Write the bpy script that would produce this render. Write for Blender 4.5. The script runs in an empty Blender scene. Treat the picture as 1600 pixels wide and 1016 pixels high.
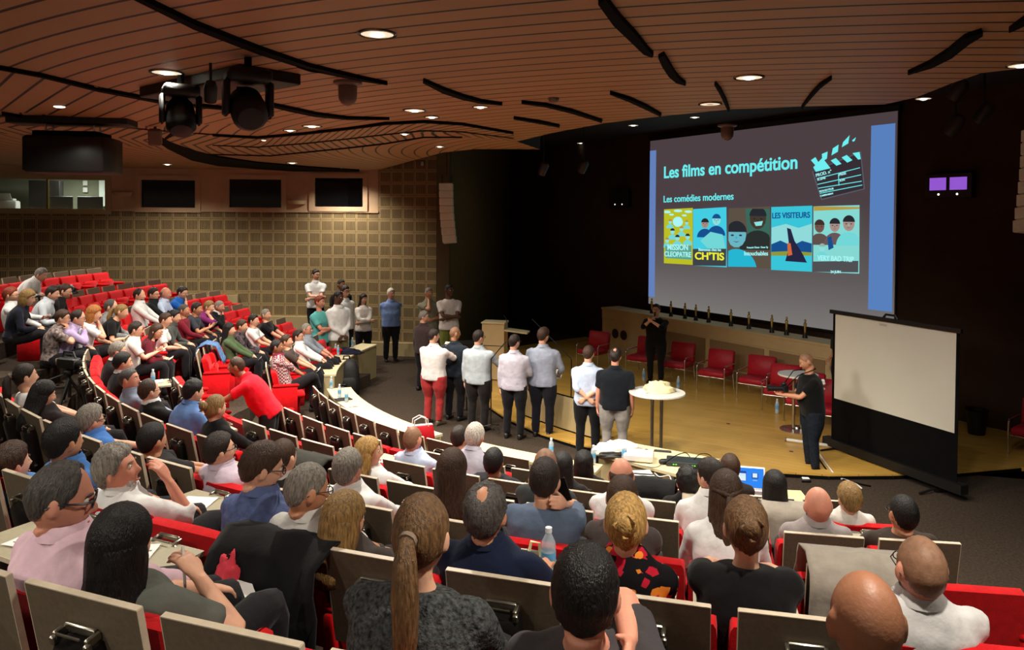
import bpy, bmesh, math, random
from math import sin, cos, pi, radians, sqrt, atan2, hypot
from mathutils import Vector, Matrix, noise
random.seed(7)
SC = bpy.context.scene
COL = SC.collection
V = Vector

# ------------------------------------------------------------------ camera
CAMZ = 3.78
FPX = 1200.0
PITCH, ROLL = radians(1.3), radians(.4)
cam_d = bpy.data.cameras.new('camera'); cam = bpy.data.objects.new('camera', cam_d); COL.objects.link(cam)
cam_d.sensor_fit = 'HORIZONTAL'; cam_d.sensor_width = 36; cam_d.lens = 36 * FPX / 1600
cam_d.shift_y = -(508 - 369) / 1600
cam_d.clip_start = .05; cam_d.clip_end = 200
cam.matrix_world = Matrix.Translation((0, 0, CAMZ)) @ Matrix.Rotation(pi/2 - PITCH, 4, 'X') @ Matrix.Rotation(ROLL, 4, 'Z')
SC.camera = cam

# ------------------------------------------------------------------ world, exposure
w = bpy.data.worlds.new('world'); SC.world = w; w.use_nodes = True
w.node_tree.nodes['Background'].inputs[0].default_value = (1, .80, .60, 1)
w.node_tree.nodes['Background'].inputs[1].default_value = .10
SC.view_settings.view_transform = 'Standard'; SC.view_settings.look = 'None'
SC.view_settings.exposure = 0.0; SC.view_settings.gamma = 1.0
SC.cycles.use_denoising = True
SC.cycles.max_bounces = 5; SC.cycles.diffuse_bounces = 3; SC.cycles.glossy_bounces = 2
SC.cycles.sample_clamp_indirect = 3.0
LAMP_W = 430.0          # downlight power
LAMP_COL = (1.0, .92, .80)

# ------------------------------------------------------------------ sight lines of the photograph -> points in the hall
def ray(u, v):
    du, dv = u - 800, v - 369
    c, s = cos(ROLL), sin(ROLL)
    U, W = du*c - dv*s, du*s + dv*c
    a = -W / FPX
    return V((U / FPX, cos(PITCH) + a*sin(PITCH), -sin(PITCH) + a*cos(PITCH)))
def P(u, v, Z):
    d = ray(u, v); return d * ((Z - CAMZ) / d.z) + V((0, 0, CAMZ))
def PY(u, v, Y):
    d = ray(u, v); return d * (Y / d.y) + V((0, 0, CAMZ))
def proj(p):
    x, y, z = p[0], p[1], p[2] - CAMZ
    zc = y*cos(PITCH) - z*sin(PITCH); up = z*cos(PITCH) + y*sin(PITCH)
    u, v = FPX*x/zc, -FPX*up/zc
    c, s = cos(ROLL), sin(ROLL)
    return 800 + u*c + v*s, 369 + v*c - u*s

# ------------------------------------------------------------------ materials
MATS = {}
def srgb(r, g, b):
    f = lambda c: (c/255/12.92) if c/255 <= .04045 else ((c/255 + .055)/1.055)**2.4
    return (f(r), f(g), f(b), 1)
def mat(key, rgb=None, rough=.6, metal=0.0, noise_s=0, noise_amt=.25, bump=0, bump_s=60, emit=None, estr=1.0, spec=.5, sheen=0, trans=0, stretch=None, alpha=1):
    """procedural principled material: base colour varied by a noise, optional noise bump"""
    if key in MATS: return MATS[key]
    m = bpy.data.materials.new(key); m.use_nodes = True; MATS[key] = m
    nt = m.node_tree; b = nt.nodes['Principled BSDF']
    col = srgb(*rgb) if rgb else (0, 0, 0, 1)
    b.inputs['Base Color'].default_value = col
    b.inputs['Roughness'].default_value = rough; b.inputs['Metallic'].default_value = metal
    b.inputs['Specular IOR Level'].default_value = spec
    if sheen: b.inputs['Sheen Weight'].default_value = sheen
    if trans: b.inputs['Transmission Weight'].default_value = trans
    if alpha < 1: b.inputs['Alpha'].default_value = alpha
    if emit:
        b.inputs['Emission Color'].default_value = srgb(*emit); b.inputs['Emission Strength'].default_value = estr
    if noise_s or bump:
        tc = nt.nodes.new('ShaderNodeTexCoord'); mp = nt.nodes.new('ShaderNodeMapping')
        nt.links.new(tc.outputs['Object'], mp.inputs[0])
        if stretch: mp.inputs['Scale'].default_value = stretch
    if noise_s:
        n = nt.nodes.new('ShaderNodeTexNoise'); n.inputs['Scale'].default_value = noise_s; n.inputs['Detail'].default_value = 4
        r = nt.nodes.new('ShaderNodeValToRGB')
        r.color_ramp.elements[0].position = .3; r.color_ramp.elements[1].position = .7
        r.color_ramp.elements[0].color = [c*(1-noise_amt) for c in col[:3]] + [1]
        r.color_ramp.elements[1].color = [min(1, c*(1+noise_amt)) for c in col[:3]] + [1]
        nt.links.new(mp.outputs[0], n.inputs[0]); nt.links.new(n.outputs[0], r.inputs[0]); nt.links.new(r.outputs[0], b.inputs['Base Color'])
    if bump:
        n2 = nt.nodes.new('ShaderNodeTexNoise'); n2.inputs['Scale'].default_value = bump_s; n2.inputs['Detail'].default_value = 3
        bp = nt.nodes.new('ShaderNodeBump'); bp.inputs['Strength'].default_value = bump; bp.inputs['Distance'].default_value = .01
        nt.links.new(mp.outputs[0], n2.inputs[0]); nt.links.new(n2.outputs[0], bp.inputs['Height']); nt.links.new(bp.outputs[0], b.inputs['Normal'])
    return m

# ------------------------------------------------------------------ mesh builder
class MB:
    def __init__(s): s.v = []; s.f = []; s.mi = []; s.uv = None; s.cur = 0
    def add(s, vs, fs):
        o = len(s.v); s.v += [tuple(p) for p in vs]; s.f += [tuple(i + o for i in f) for f in fs]; s.mi += [s.cur]*len(fs); return s
    def box(s, c, d, M=None, bev=0):
        x, y, z = d[0]/2, d[1]/2, d[2]/2
        if bev:
            b = min(bev, x*.9, y*.9, z*.9); vs = []; 
            rings = [(-z, b), (-z + b, 0), (z - b, 0), (z, b)]
            for zz, i in rings:
                X, Y = x - i, y - i
                k = b*.6
                vs += [V((X-k, -Y, zz)), V((X, -Y+k, zz)), V((X, Y-k, zz)), V((X-k, Y, zz)), V((-X+k, Y, zz)), V((-X, Y-k, zz)), V((-X, -Y+k, zz)), V((-X+k, -Y, zz))]
            fs = [tuple(range(7, -1, -1)), tuple(range(24, 32))]
            for r in range(3):
                for i in range(8):
                    j = (i+1) % 8; fs.append((r*8+i, r*8+j, r*8+8+j, r*8+8+i))
        else:
            vs = [V((a, b, e)) for e in (-z, z) for b in (-y, y) for a in (-x, x)]
            fs = [(0, 2, 3, 1), (4, 5, 7, 6), (0, 1, 5, 4), (2, 6, 7, 3), (0, 4, 6, 2), (1, 3, 7, 5)]
        c = V(c)
        vs = [(M @ p if M else p) + c for p in vs]
        return s.add(vs, fs)
    def loft(s, rings, cap=True, close=True):
        n = len(rings[0]); vs = [p for r in rings for p in r]; fs = []
        for i in range(len(rings)-1):
            for j in range(n if close else n-1):
                k = (j+1) % n; fs.append((i*n+j, i*n+k, (i+1)*n+k, (i+1)*n+j))
        if cap: fs.append(tuple(range(n-1, -1, -1))); fs.append(tuple(range((len(rings)-1)*n, len(rings)*n)))
        return s.add(vs, fs)
    def tube(s, pts, r, n=8, flat=None):
        pts = [V(p) for p in pts]; m = len(pts)
        if not hasattr(r, '__len__'): r = [r]*m
        rings = []; up = None
        for i, p in enumerate(pts):
            t = (pts[min(i+1, m-1)] - pts[max(i-1, 0)]).normalized()
            if up is None:
                up = V((0, 0, 1)) if abs(t.z) < .9 else V((0, 1, 0))
            x = t.cross(up)
            if x.length < 1e-5: x = t.orthogonal()
            x.normalize(); y = x.cross(t).normalized(); up = y
            ri = r[i]; rx, ry = ri if hasattr(ri, '__len__') else (ri, ri)
            rings.append([p + x*rx*cos(2*pi*k/n) + y*ry*sin(2*pi*k/n) for k in range(n)])
        return s.loft(rings)
    def lathe(s, prof, c=(0, 0, 0), n=20, M=None, cap=True):
        rings = []
        c = V(c)
        for r, z in prof:
            ring = [V((r*cos(2*pi*k/n), r*sin(2*pi*k/n), z)) for k in range(n)]
            rings.append([(M @ p if M else p) + c for p in ring])
        return s.loft(rings, cap=cap)
    def prism(s, poly, z0, z1):
        n = len(poly)
        lo = [V((p[0], p[1], z0)) for p in poly]; hi = [V((p[0], p[1], z1)) for p in poly]
        fs = [tuple(range(n-1, -1, -1)), tuple(range(n, 2*n))] + [(i, (i+1) % n, n+(i+1) % n, n+i) for i in range(n)]
        return s.add(lo+hi, fs)
    def plate(s, poly3, off):
        """thin slab: 3-D polygon pushed along off"""
        n = len(poly3); off = V(off)
        a = [V(p) for p in poly3]; b = [p + off for p in a]
        return s.add(a+b, [tuple(range(n-1, -1, -1)), tuple(range(n, 2*n))] + [(i, (i+1) % n, n+(i+1) % n, n+i) for i in range(n)])
    def ball(s, c, r, n=12, m=8, M=None):
        c = V(c); r = V(r) if hasattr(r, '__len__') else V((r, r, r)); vs = []; fs = []
        vs.append(V((0, 0, r.z)))
        for i in range(1, m):
            a = pi*i/m
            vs += [V((r.x*sin(a)*cos(2*pi*k/n), r.y*sin(a)*sin(2*pi*k/n), r.z*cos(a))) for k in range(n)]
        vs.append(V((0, 0, -r.z))); L = len(vs)-1
        for k in range(n):
            fs.append((0, 1+k, 1+(k+1) % n)); fs.append((L, L-n+(k+1) % n, L-n+k))
        for i in range(m-2):
            for k in range(n):
                fs.append((1+i*n+k, 1+(i+1)*n+k, 1+(i+1)*n+(k+1) % n, 1+i*n+(k+1) % n))
        return s.add([(M @ p if M else p) + c for p in vs], fs)
    def mesh(s, name, mats, smooth=False, sharp=40):
        me = bpy.data.meshes.new(name); me.from_pydata(s.v, [], s.f)
        for m in (mats if isinstance(mats, (list, tuple)) else [mats]): me.materials.append(m)
        if any(s.mi): me.polygons.foreach_set('material_index', s.mi)
        bm = bmesh.new(); bm.from_mesh(me); bmesh.ops.recalc_face_normals(bm, faces=bm.faces); 
        if smooth:
            for f in bm.faces: f.smooth = True
            if sharp < 180:
                for e in bm.edges:
                    if len(e.link_faces) == 2 and e.calc_face_angle(0) > radians(sharp): e.smooth = False
        bm.to_mesh(me); bm.free()
        if s.uv:
            ul = me.uv_layers.new(name='UVMap')
            for l in me.loops: ul.data[l.index].uv = s.uv[l.vertex_index]
        return me
    def build(s, name, mats, parent=None, smooth=False, sharp=40, M=None):
        o = bpy.data.objects.new(name, s.mesh(name, mats, smooth, sharp)); COL.objects.link(o)
        if parent: o.parent = parent
        if M is not None: o.matrix_local = M
        return o
def inst(me, name, parent=None, M=None):
    o = bpy.data.objects.new(name, me); COL.objects.link(o)
    if parent: o.parent = parent
    if M is not None: o.matrix_local = M
    return o
def tag(o, label, cat, group=None, kind=None):
    o['label'] = label; o['category'] = cat
    if group: o['group'] = group
    if kind: o['kind'] = kind
    return o
def empty(name, loc, rz, label, cat, group=None):
    o = bpy.data.objects.new(name, None); COL.objects.link(o); o.empty_display_size = .1
    o.location = loc; o.rotation_euler = (0, 0, rz); return tag(o, label, cat, group)
def struct(mb, name, m, smooth=False, sharp=40, parent=None):
    o = mb.build(name, m, parent, smooth, sharp)
    if not parent: o['kind'] = 'structure'
    return o
def smoothstep(a, b, x):
    t = max(0., min(1., (x-a)/(b-a))); return t*t*(3-2*t)   # works for a > b too

# ------------------------------------------------------------------ plan of the rows (arcs around one centre)
SCL = 1.17
CX, CY = 3.43710938*SCL, 13.68825881*SCL
def RR(r): return (11.53312391 - (r-1)*.95)*SCL
def HB(r): return CAMZ + (-1.24281438 - (r-1)*.23632195)*SCL
def FL(r): return HB(r) - .94
def RX(r, deg):                                   # the far block bends inwards a little more than the near one
    t = smoothstep(204, 199, deg) if deg < 204 else 0
    return RR(r) - t*(.35 + .02*max(0, 200-deg) + (.4 if r <= 2 else 0))
def arc(R, deg, z=0): return V((CX + R*cos(radians(deg)), CY + R*sin(radians(deg)), z))
# ------------------------------------------------------------------ node helpers for patterned surfaces
def nmath(nt, op, a, b=None, c=None):
    n = nt.nodes.new('ShaderNodeMath'); n.operation = op
    for i, x in enumerate((a, b, c)):
        if x is None: continue
        if isinstance(x, (int, float)): n.inputs[i].default_value = x
        else: nt.links.new(x, n.inputs[i])
    return n.outputs[0]
def nmix(nt, fac, a, b):
    n = nt.nodes.new('ShaderNodeMix'); n.data_type = 'RGBA'
    nt.links.new(fac, n.inputs[0])
    for i, x in ((6, a), (7, b)):
        if isinstance(x, tuple): n.inputs[i].default_value = x
        else: nt.links.new(x, n.inputs[i])
    return n.outputs[2]
def pattern_mat(key, rough=.6, spec=.4):
    m = bpy.data.materials.new(key); m.use_nodes = True; MATS[key] = m
    nt = m.node_tree; b = nt.nodes['Principled BSDF']; b.inputs['Roughness'].default_value = rough; b.inputs['Specular IOR Level'].default_value = spec
    return m, nt, b
def band(nt, x, lo, hi):
    return nmath(nt, 'MULTIPLY', nmath(nt, 'GREATER_THAN', x, lo), nmath(nt, 'LESS_THAN', x, hi))
def nnoise(nt, vec, scale, detail=3):
    n = nt.nodes.new('ShaderNodeTexNoise'); n.inputs['Scale'].default_value = scale; n.inputs['Detail'].default_value = detail
    nt.links.new(vec, n.inputs[0]); return n.outputs[0]
def uvxy(nt):
    t = nt.nodes.new('ShaderNodeUVMap'); s = nt.nodes.new('ShaderNodeSeparateXYZ'); nt.links.new(t.outputs[0], s.inputs[0]); return t.outputs[0], s.outputs[0], s.outputs[1]
def objxy(nt):
    t = nt.nodes.new('ShaderNodeTexCoord'); s = nt.nodes.new('ShaderNodeSeparateXYZ'); nt.links.new(t.outputs['Object'], s.inputs[0]); return t.outputs['Object'], s.outputs[0], s.outputs[1]
CEIL_A, CEIL_B, CEIL_GAP = srgb(172, 130, 90), srgb(190, 148, 104), srgb(14, 6, 4)
def slat_mat(key, coord, pitch=.25, gap=.032):
    m, nt, b = pattern_mat(key, .5, .35)
    vec, x, y = objxy(nt) if coord != 'uv' else uvxy(nt)
    if coord == 'arc':
        dx, dy = nmath(nt, 'SUBTRACT', x, CX), nmath(nt, 'SUBTRACT', y, CY)
        q = nmath(nt, 'SQRT', nmath(nt, 'ADD', nmath(nt, 'MULTIPLY', dx, dx), nmath(nt, 'MULTIPLY', dy, dy)))
    elif coord == 'uv': q = x
    else:
        q = nmath(nt, 'ADD', nmath(nt, 'MULTIPLY', x, coord[0]), nmath(nt, 'MULTIPLY', y, coord[1]))
    fr = nmath(nt, 'FRACT', nmath(nt, 'DIVIDE', q, pitch))
    g = nmath(nt, 'LESS_THAN', fr, gap/pitch)
    n = nnoise(nt, vec, 1.3); n2 = nnoise(nt, vec, 40)
    idx = nmath(nt, 'FRACT', nmath(nt, 'MULTIPLY', nmath(nt, 'FLOOR', nmath(nt, 'DIVIDE', q, pitch)), .377))
    fac = nmath(nt, 'MULTIPLY_ADD', n2, .35, nmath(nt, 'MULTIPLY_ADD', idx, .35, nmath(nt, 'MULTIPLY', n, .4)))
    wood = nmix(nt, fac, CEIL_A, CEIL_B)
    nt.links.new(nmix(nt, g, wood, CEIL_GAP), b.inputs['Base Color'])
    return m
# ------------------------------------------------------------------ the hall
CARPET = mat('carpet', (66, 56, 47), .95, noise_s=35, noise_amt=.35, bump=.4, bump_s=300, spec=.1)
CREAM = mat('cream_laminate', (176, 158, 116), .55, noise_s=3, noise_amt=.06)
CREAM_TOP = mat('cream_top', (214, 200, 158), .4, noise_s=3, noise_amt=.05)
DARKWALL = mat('brown_wall', (58, 42, 30), .85, noise_s=2.5, noise_amt=.15, spec=.15)
BLACK = mat('black', (16, 15, 14), .5, noise_s=8, noise_amt=.2)
BLACKM = mat('black_matte', (11, 10, 10), .9, noise_s=8, noise_amt=.2, spec=.1)
CHROME = mat('chrome', (200, 195, 185), .25, 1.0, noise_s=12, noise_amt=.08)
WHITE = mat('white_plastic', (225, 222, 214), .45, noise_s=5, noise_amt=.04)
STAGE_Z, CEIL_Z, VOID_Z = .07, CAMZ + 1.30, CAMZ + 2.42

# stepped carpet: one ring per row, sloping aisle at the right, flat floor in front
mb = MB()
A0, A1 = 150, 264.6
def ringpts(r, off, z, a0=A0, a1=A1, n=76): return [arc((RX(r, a0 + (a1-a0)*i/n) + off) if r < 7 else .3, a0 + (a1-a0)*i/n, z) for i in range(n+1)]
RA0 = {6: 150, 5: 171, 4: 168, 3: 165.5, 2: 164.5, 1: 168, 0: 171, -1: 205, -2: 215, -3: 220, -4: 225}
for r in range(6, -5, -1):
    Ro, Ri = RR(r) + .26, (RR(r+1) + .26 if r < 6 else .3)
    z = FL(r)
    o, i_ = ringpts(r, .26, z, RA0[r]), ringpts(r+1, .26, z, RA0[r]); lo = [p - V((0, 0, .2768)) for p in i_]
    if r < 6: mb.add([o[0], i_[0], i_[0] - V((0, 0, z)), o[0] - V((0, 0, z))], [(0, 1, 2, 3)]); ob_ = [p - V((0, 0, .55)) for p in o]; mb.add(o + ob_, [(k, k+1, len(o)+k+1, len(o)+k) for k in range(len(o)-1)])
    n = len(o)
    mb.add(o + i_, [(k, k+1, n+k+1, n+k) for k in range(n-1)])
    if r < 6: mb.add(i_ + lo, [(k, k+1, n+k+1, n+k) for k in range(n-1)])
    if r < 6: mb.add([arc(Ro, A1, z), arc(Ri, A1, z), arc(Ri, A1, z-.6), arc(Ro, A1, z-.6)], [(0, 1, 2, 3)])
# aisle ramp
R6o = RR(6) + .26
slope = (FL(0) - FL(6)) / (RR(0) - RR(6))
rr = [(R6o - .6, 0)] + [(R6o + .5 + .5*k, .5*k*slope) for k in range(26)]
ra = [264.6 + 4.6*k for k in range(9)]
for (Ra, za), (Rb, zb) in zip(rr, rr[1:]):
    for a, b in zip(ra, ra[1:]):
        mb.add([arc(Ra, a, za), arc(Rb, a, zb), arc(Rb, b, zb), arc(Ra, b, za)], [(0, 1, 2, 3)])
mb.add([(-16, 3, -.004), (14, 3, -.004), (14, 34, -.004), (-16, 34, -.004)], [(0, 1, 2, 3)])
struct(mb, 'floor', CARPET)

# wooden stage floor, a low platform with a curved front edge
m, nt, b = pattern_mat('stage_wood', .28, .5)
vec, x, y = objxy(nt)
q = nmath(nt, 'ADD', nmath(nt, 'MULTIPLY', x, .52), nmath(nt, 'MULTIPLY', y, .854)); p_ = nmath(nt, 'SUBTRACT', nmath(nt, 'MULTIPLY', x, .854), nmath(nt, 'MULTIPLY', y, .52))
row = nmath(nt, 'FLOOR', nmath(nt, 'DIVIDE', q, .14))
cell = nmath(nt, 'FLOOR', nmath(nt, 'ADD', nmath(nt, 'DIVIDE', p_, 1.6), nmath(nt, 'MULTIPLY', row, .37)))
h = nmath(nt, 'FRACT', nmath(nt, 'MULTIPLY', nmath(nt, 'SINE', nmath(nt, 'ADD', nmath(nt, 'MULTIPLY', row, 12.98), nmath(nt, 'MULTIPLY', cell, 78.2))), 437.5))
gr = nnoise(nt, vec, 6)
colr = nmix(nt, nmath(nt, 'MULTIPLY_ADD', h, .45, nmath(nt, 'MULTIPLY', gr, .5)), srgb(192, 148, 62), srgb(218, 174, 88))
seam = nmath(nt, 'LESS_THAN', nmath(nt, 'FRACT', nmath(nt, 'DIVIDE', q, .14)), .03)
nt.links.new(nmix(nt, seam, colr, srgb(130, 88, 28)), b.inputs['Base Color'])
STAGEWOOD = m
edge = [P(1600, 718, STAGE_Z), P(1502, 728, STAGE_Z), P(1400, 733, STAGE_Z), P(1300, 735, STAGE_Z), P(1180, 730, STAGE_Z), P(1060, 716, STAGE_Z), P(985, 705, STAGE_Z), P(905, 693, STAGE_Z), P(850, 677, STAGE_Z), P(795, 653, STAGE_Z), P(765, 633, STAGE_Z), P(748, 610, STAGE_Z), P(742, 590, STAGE_Z)]
SD = V((.52, -.854, 0)).normalized(); SN = V((.854, .52, 0)).normalized()   # along the screen wall, and away behind it
SB = P(942, 545, STAGE_Z); SB.z = 0
WB = SB + SN*1.08                                                             # point on the back wall
poly = [(e.x, e.y) for e in edge] + [(-1.2, 21.0), (WB - SD*2.2)[:2], (WB + SD*14)[:2], (13, 10.5)]
mb = MB(); mb.prism(poly, 0, STAGE_Z)
struct(mb, 'floor_stage', STAGEWOOD)
mb = MB()
ex = [(e.x, e.y) for e in edge]
for (xa, ya), (xb, yb) in zip(ex, ex[1:]):
    nx, ny = (yb-ya), -(xb-xa); l = hypot(nx, ny); nx, ny = -nx/l*.012, -ny/l*.012
    mb.add([(xa+nx, ya+ny, 0), (xb+nx, yb+ny, 0), (xb+nx, yb+ny, STAGE_Z-.02), (xa+nx, ya+ny, STAGE_Z-.02)], [(0, 1, 2, 3)])
struct(mb, 'trim_1', BLACKM)

# slotted block wall on the left, gently curved
m, nt, b = pattern_mat('slotted_blocks', .85, .2)
uv, x, y = uvxy(nt)
TW, TH = .333, .338
u1, v1 = nmath(nt, 'FRACT', nmath(nt, 'DIVIDE', x, TW)), nmath(nt, 'FRACT', nmath(nt, 'DIVIDE', y, TH))
sl = nmath(nt, 'MULTIPLY', band(nt, u1, .10, .90), band(nt, v1, .14, .86))
s1 = nmath(nt, 'LESS_THAN', nmath(nt, 'FRACT', nmath(nt, 'DIVIDE', nmath(nt, 'SUBTRACT', u1, .10), .1143)), .46)
slot = nmath(nt, 'MULTIPLY', sl, s1)
joint = nmath(nt, 'MAXIMUM', nmath(nt, 'LESS_THAN', u1, .03), nmath(nt, 'LESS_THAN', v1, .03))
base = nmix(nt, nnoise(nt, uv, 3), srgb(148, 128, 90), srgb(166, 144, 104))
base = nmix(nt, joint, base, srgb(112, 92, 64))
nt.links.new(nmix(nt, slot, base, srgb(46, 34, 22)), b.inputs['Base Color'])
bp = nt.nodes.new('ShaderNodeBump'); bp.inputs['Distance'].default_value = .03; bp.inputs['Strength'].default_value = .6; bp.invert = True
nt.links.new(slot, bp.inputs['Height']); nt.links.new(bp.outputs[0], b.inputs['Normal'])
SLOT = m
PLASTER = mat('plaster', (196, 164, 130), .8, noise_s=2, noise_amt=.08)
WLP = [(-17.5, 18.4), (-13.4, 19.9), (-10.5, 20.8), (-7.2, 21.35), (-4.6, 21.3), (-2.02, 20.9)]
def wline(t):                                     # smooth wall line, t in metres from the right end
    pts = WLP[::-1]
    for (xa, ya), (xb, yb) in zip(pts, pts[1:]):
        l = hypot(xb-xa, yb-ya)
        if t <= l or (xb, yb) == pts[-1]: return V((xa + (xb-xa)*t/l, ya + (yb-ya)*t/l, 0))
        t -= l
def wall_at(u, v=330):                            # t on the wall line under image column u
    best = min(range(0, 1700), key=lambda k: abs(proj(wline(k*.01) + V((0, 0, 3.8)))[0] - u)); return best*.01
def wall_strip(name, t0, t1, z0, z1, m, off=0, thick=.0):
    mb = MB(); n = max(2, int((t1-t0)/.4)); uvs = []
    vs = []
    for i in range(n+1):
        t = t0 + (t1-t0)*i/n; p = wline(t); q = wline(min(t+.05, 16.9)); d = (q-p).normalized(); nr = V((-d.y, d.x, 0)); nr = nr if nr.y < 0 else -nr
        for z in (z0, z1):
            vs.append(p + nr*off + V((0, 0, z))); uvs.append((t, z))
        if thick:
            for z in (z1, z0): vs.append(p + nr*(off-thick) + V((0, 0, z))); uvs.append((t, z))
    k = 4 if thick else 2
    fs = []
    for i in range(n):
        for j in range(k if thick else 1):
            a, b_ = i*k+j, i*k+(j+1) % k; fs.append((a, b_, b_+k, a+k))
    if thick: fs += [(0, 1, 2, 3), (n*4, n*4+3, n*4+2, n*4+1)]
    mb.add(vs, fs); mb.uv = uvs
    return struct(mb, name, m)
zband = CAMZ + .16                                 # foot of the plaster band
T590 = wall_at(590)
wall_strip('wall_left', 0, 16.9, -.01, zband, SLOT)
wall_strip('wall_left_upper', 0, T590, zband, CEIL_Z + .4, SLOT)
# plaster band with its four windows cut out (strips above, below and between)
WIN = [(220, 305, 289, 332, 'dark'), (358, 440, 286, 330, 'dark'), (491, 567, 282, 327, 'dark'), (-140, 164, 290, 337, 'lit')]
edges_t = sorted([(wall_at(b_), wall_at(a)) for a, b_, _, _, _ in WIN])
zw = {}
for a, b_, c_, d_, k in WIN:
    t0, t1 = wall_at(b_), min(wall_at(a), 16.8); ym = wline((t0+t1)/2).y
    zw[(t0, t1)] = (PY((a+b_)/2, d_, ym).z, PY((a+b_)/2, c_, ym).z, k)
prev = T590
nn = 0
for (t0, t1), (z0, z1, k) in sorted(zw.items()):
    nn += 1
    wall_strip('wall_left_plaster', prev, t0, zband, CEIL_Z + .4, PLASTER)
    wall_strip('wall_left_plaster', t0, t1, z1, CEIL_Z + .4, PLASTER)
    if z0 > zband: wall_strip('wall_left_plaster', t0, t1, zband, z0, PLASTER)
    prev = t1
    # frame, reveal and pane
    fr = wall_strip('window_%d' % nn, t0-.14, t1+.14, z1, z1+.13, PLASTER if k == 'dark' else CREAM, .05, .12)
    for nm, (ta, tb, za, zb) in {'sill': (t0-.14, t1+.14, z0-.13, z0), 'jamb': (t0-.14, t0, z0, z1), 'jamb ': (t1, t1+.14, z0, z1)}.items():
        c = wall_strip(nm.strip(), ta, tb, za, zb, PLASTER if k == 'dark' else CREAM, .05, .12); c.parent = fr; del c['kind']
    if k == 'dark':
        g = wall_strip('pane', t0, t1, z0, z1, mat('dark_glass', (8, 8, 9), .06, noise_s=2, noise_amt=.1), -.07); g.parent = fr; del g['kind']
        bk = wall_strip('reveal', t0-.02, t1+.02, z0-.02, z1+.02, BLACKM, -.12); bk.parent = fr; del bk['kind']
    else:
        BOOTH = (t0, t1, z0, z1)
        gm = mat('clear_glass', (235, 245, 240), .03, alpha=.14); g = wall_strip('pane', t0, t1, z0, z1, gm, -.05); g.parent = fr; del g['kind']
wall_strip('wall_left_plaster', prev, 16.9, zband, CEIL_Z + .4, PLASTER)
wall_strip('trim_2', T590-.02, 16.9, zband-.03, zband+.02, PLASTER, .03, .05)
# stepped cream plinth along the foot of the wall
for n_, (ua, ub, zt) in enumerate([(-60, 163, 2.14), (163, 372, 1.62), (372, 490, 1.03), (490, 684, .36)]):
    ta, tb = wall_at(ub), min(wall_at(ua), 16.8)
    wall_strip('baseboard_left', ta, tb, 0, zt, CREAM, .16, .15)

# pillar, dark stage walls
mb = MB(); pl = wline(0); mb.box((pl.x + .17, pl.y - .1, 3.2), (.34, .6, 6.6)); struct(mb, 'wall_pillar', mat('olive_wall', (92, 78, 50), .85, noise_s=3, noise_amt=.1))
WALL_OL = mat('olive_fabric', (112, 94, 58), .9, noise_s=4, noise_amt=.08)
cr_ = ray(796, 480); corner = cr_*((WB - V((0, 0, CAMZ))).dot(SN)/cr_.dot(SN)); corner.z = 0
def vwall(name, a, b_, z0, z1, m):
    mb = MB(); d = V((b_[0]-a[0], b_[1]-a[1], 0)); d.normalize(); nr = V((-d.y, d.x, 0))
    if nr.y < 0: nr = -nr
    a, b_ = V((a[0], a[1], 0)), V((b_[0], b_[1], 0))
    mb.plate([a + V((0, 0, z0)), b_ + V((0, 0, z0)), b_ + V((0, 0, z1)), a + V((0, 0, z1))], nr*.12)
    return struct(mb, name, m)
pb = V((pl.x + .3, pl.y + .55, 0))
vwall('wall_stage_left', pb, (corner.x - .0, corner.y + .0), 0, 6.4, WALL_OL)
vwall('wall_stage_back', corner, WB + SD*13.0, 0, 6.4, DARKWALL)
wr = WB + SD*13.0
vwall('wall_right', (wr.x, wr.y), (12.2, -4), 0, 6.4, DARKWALL)
vwall('wall_far_left', (-17.4, 18.4), (-17.4, -4), 0, 6.4, DARKWALL)

# ceilings
cedge = [(590, 269), (640, 254), (690, 240), (740, 234), (800, 233), (842, 233), (806, 221), (860, 207), (940, 191), (1010, 181), (1140, 166), (1280, 159), (1380, 155), (1430, 143), (1480, 122), (1530, 104), (1600, 95), (1760, 78)]
ce = [P(u, v, CEIL_Z) for u, v in cedge]
cpoly = [(-17.4, -4), (-17.4, 18.2)] + [(x_, y_ + .15) for x_, y_ in WLP[1:-2]] + [(e.x, e.y) for e in ce] + [(12.2, -4)]
mb = MB(); mb.add([V((x_, y_, CEIL_Z)) for x_, y_ in cpoly], [tuple(range(len(cpoly)))])
SLAT_ARC = slat_mat('ceiling_slats', 'arc')
o = struct(mb, 'ceiling', SLAT_ARC)
mb = MB(); lo = [V((e.x, e.y, CEIL_Z - .002)) for e in ce]
k = len(lo); mb.add(lo + [p + V((0, 0, 1.0)) for p in lo], [(i, i+1, k+i+1, k+i) for i in range(k-1)]); struct(mb, 'ceiling_edge', mat('dark_fascia', (24, 21, 20), .8, noise_s=4, noise_amt=.1))
mb = MB(); mb.add([(-6, 3, VOID_Z), (14, 3, VOID_Z), (14, 34, VOID_Z), (-6, 34, VOID_Z)], [(0, 3, 2, 1)]); struct(mb, 'ceiling_stage', mat('stage_ceiling', (40, 36, 34), .8, noise_s=4, noise_amt=.1))
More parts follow.
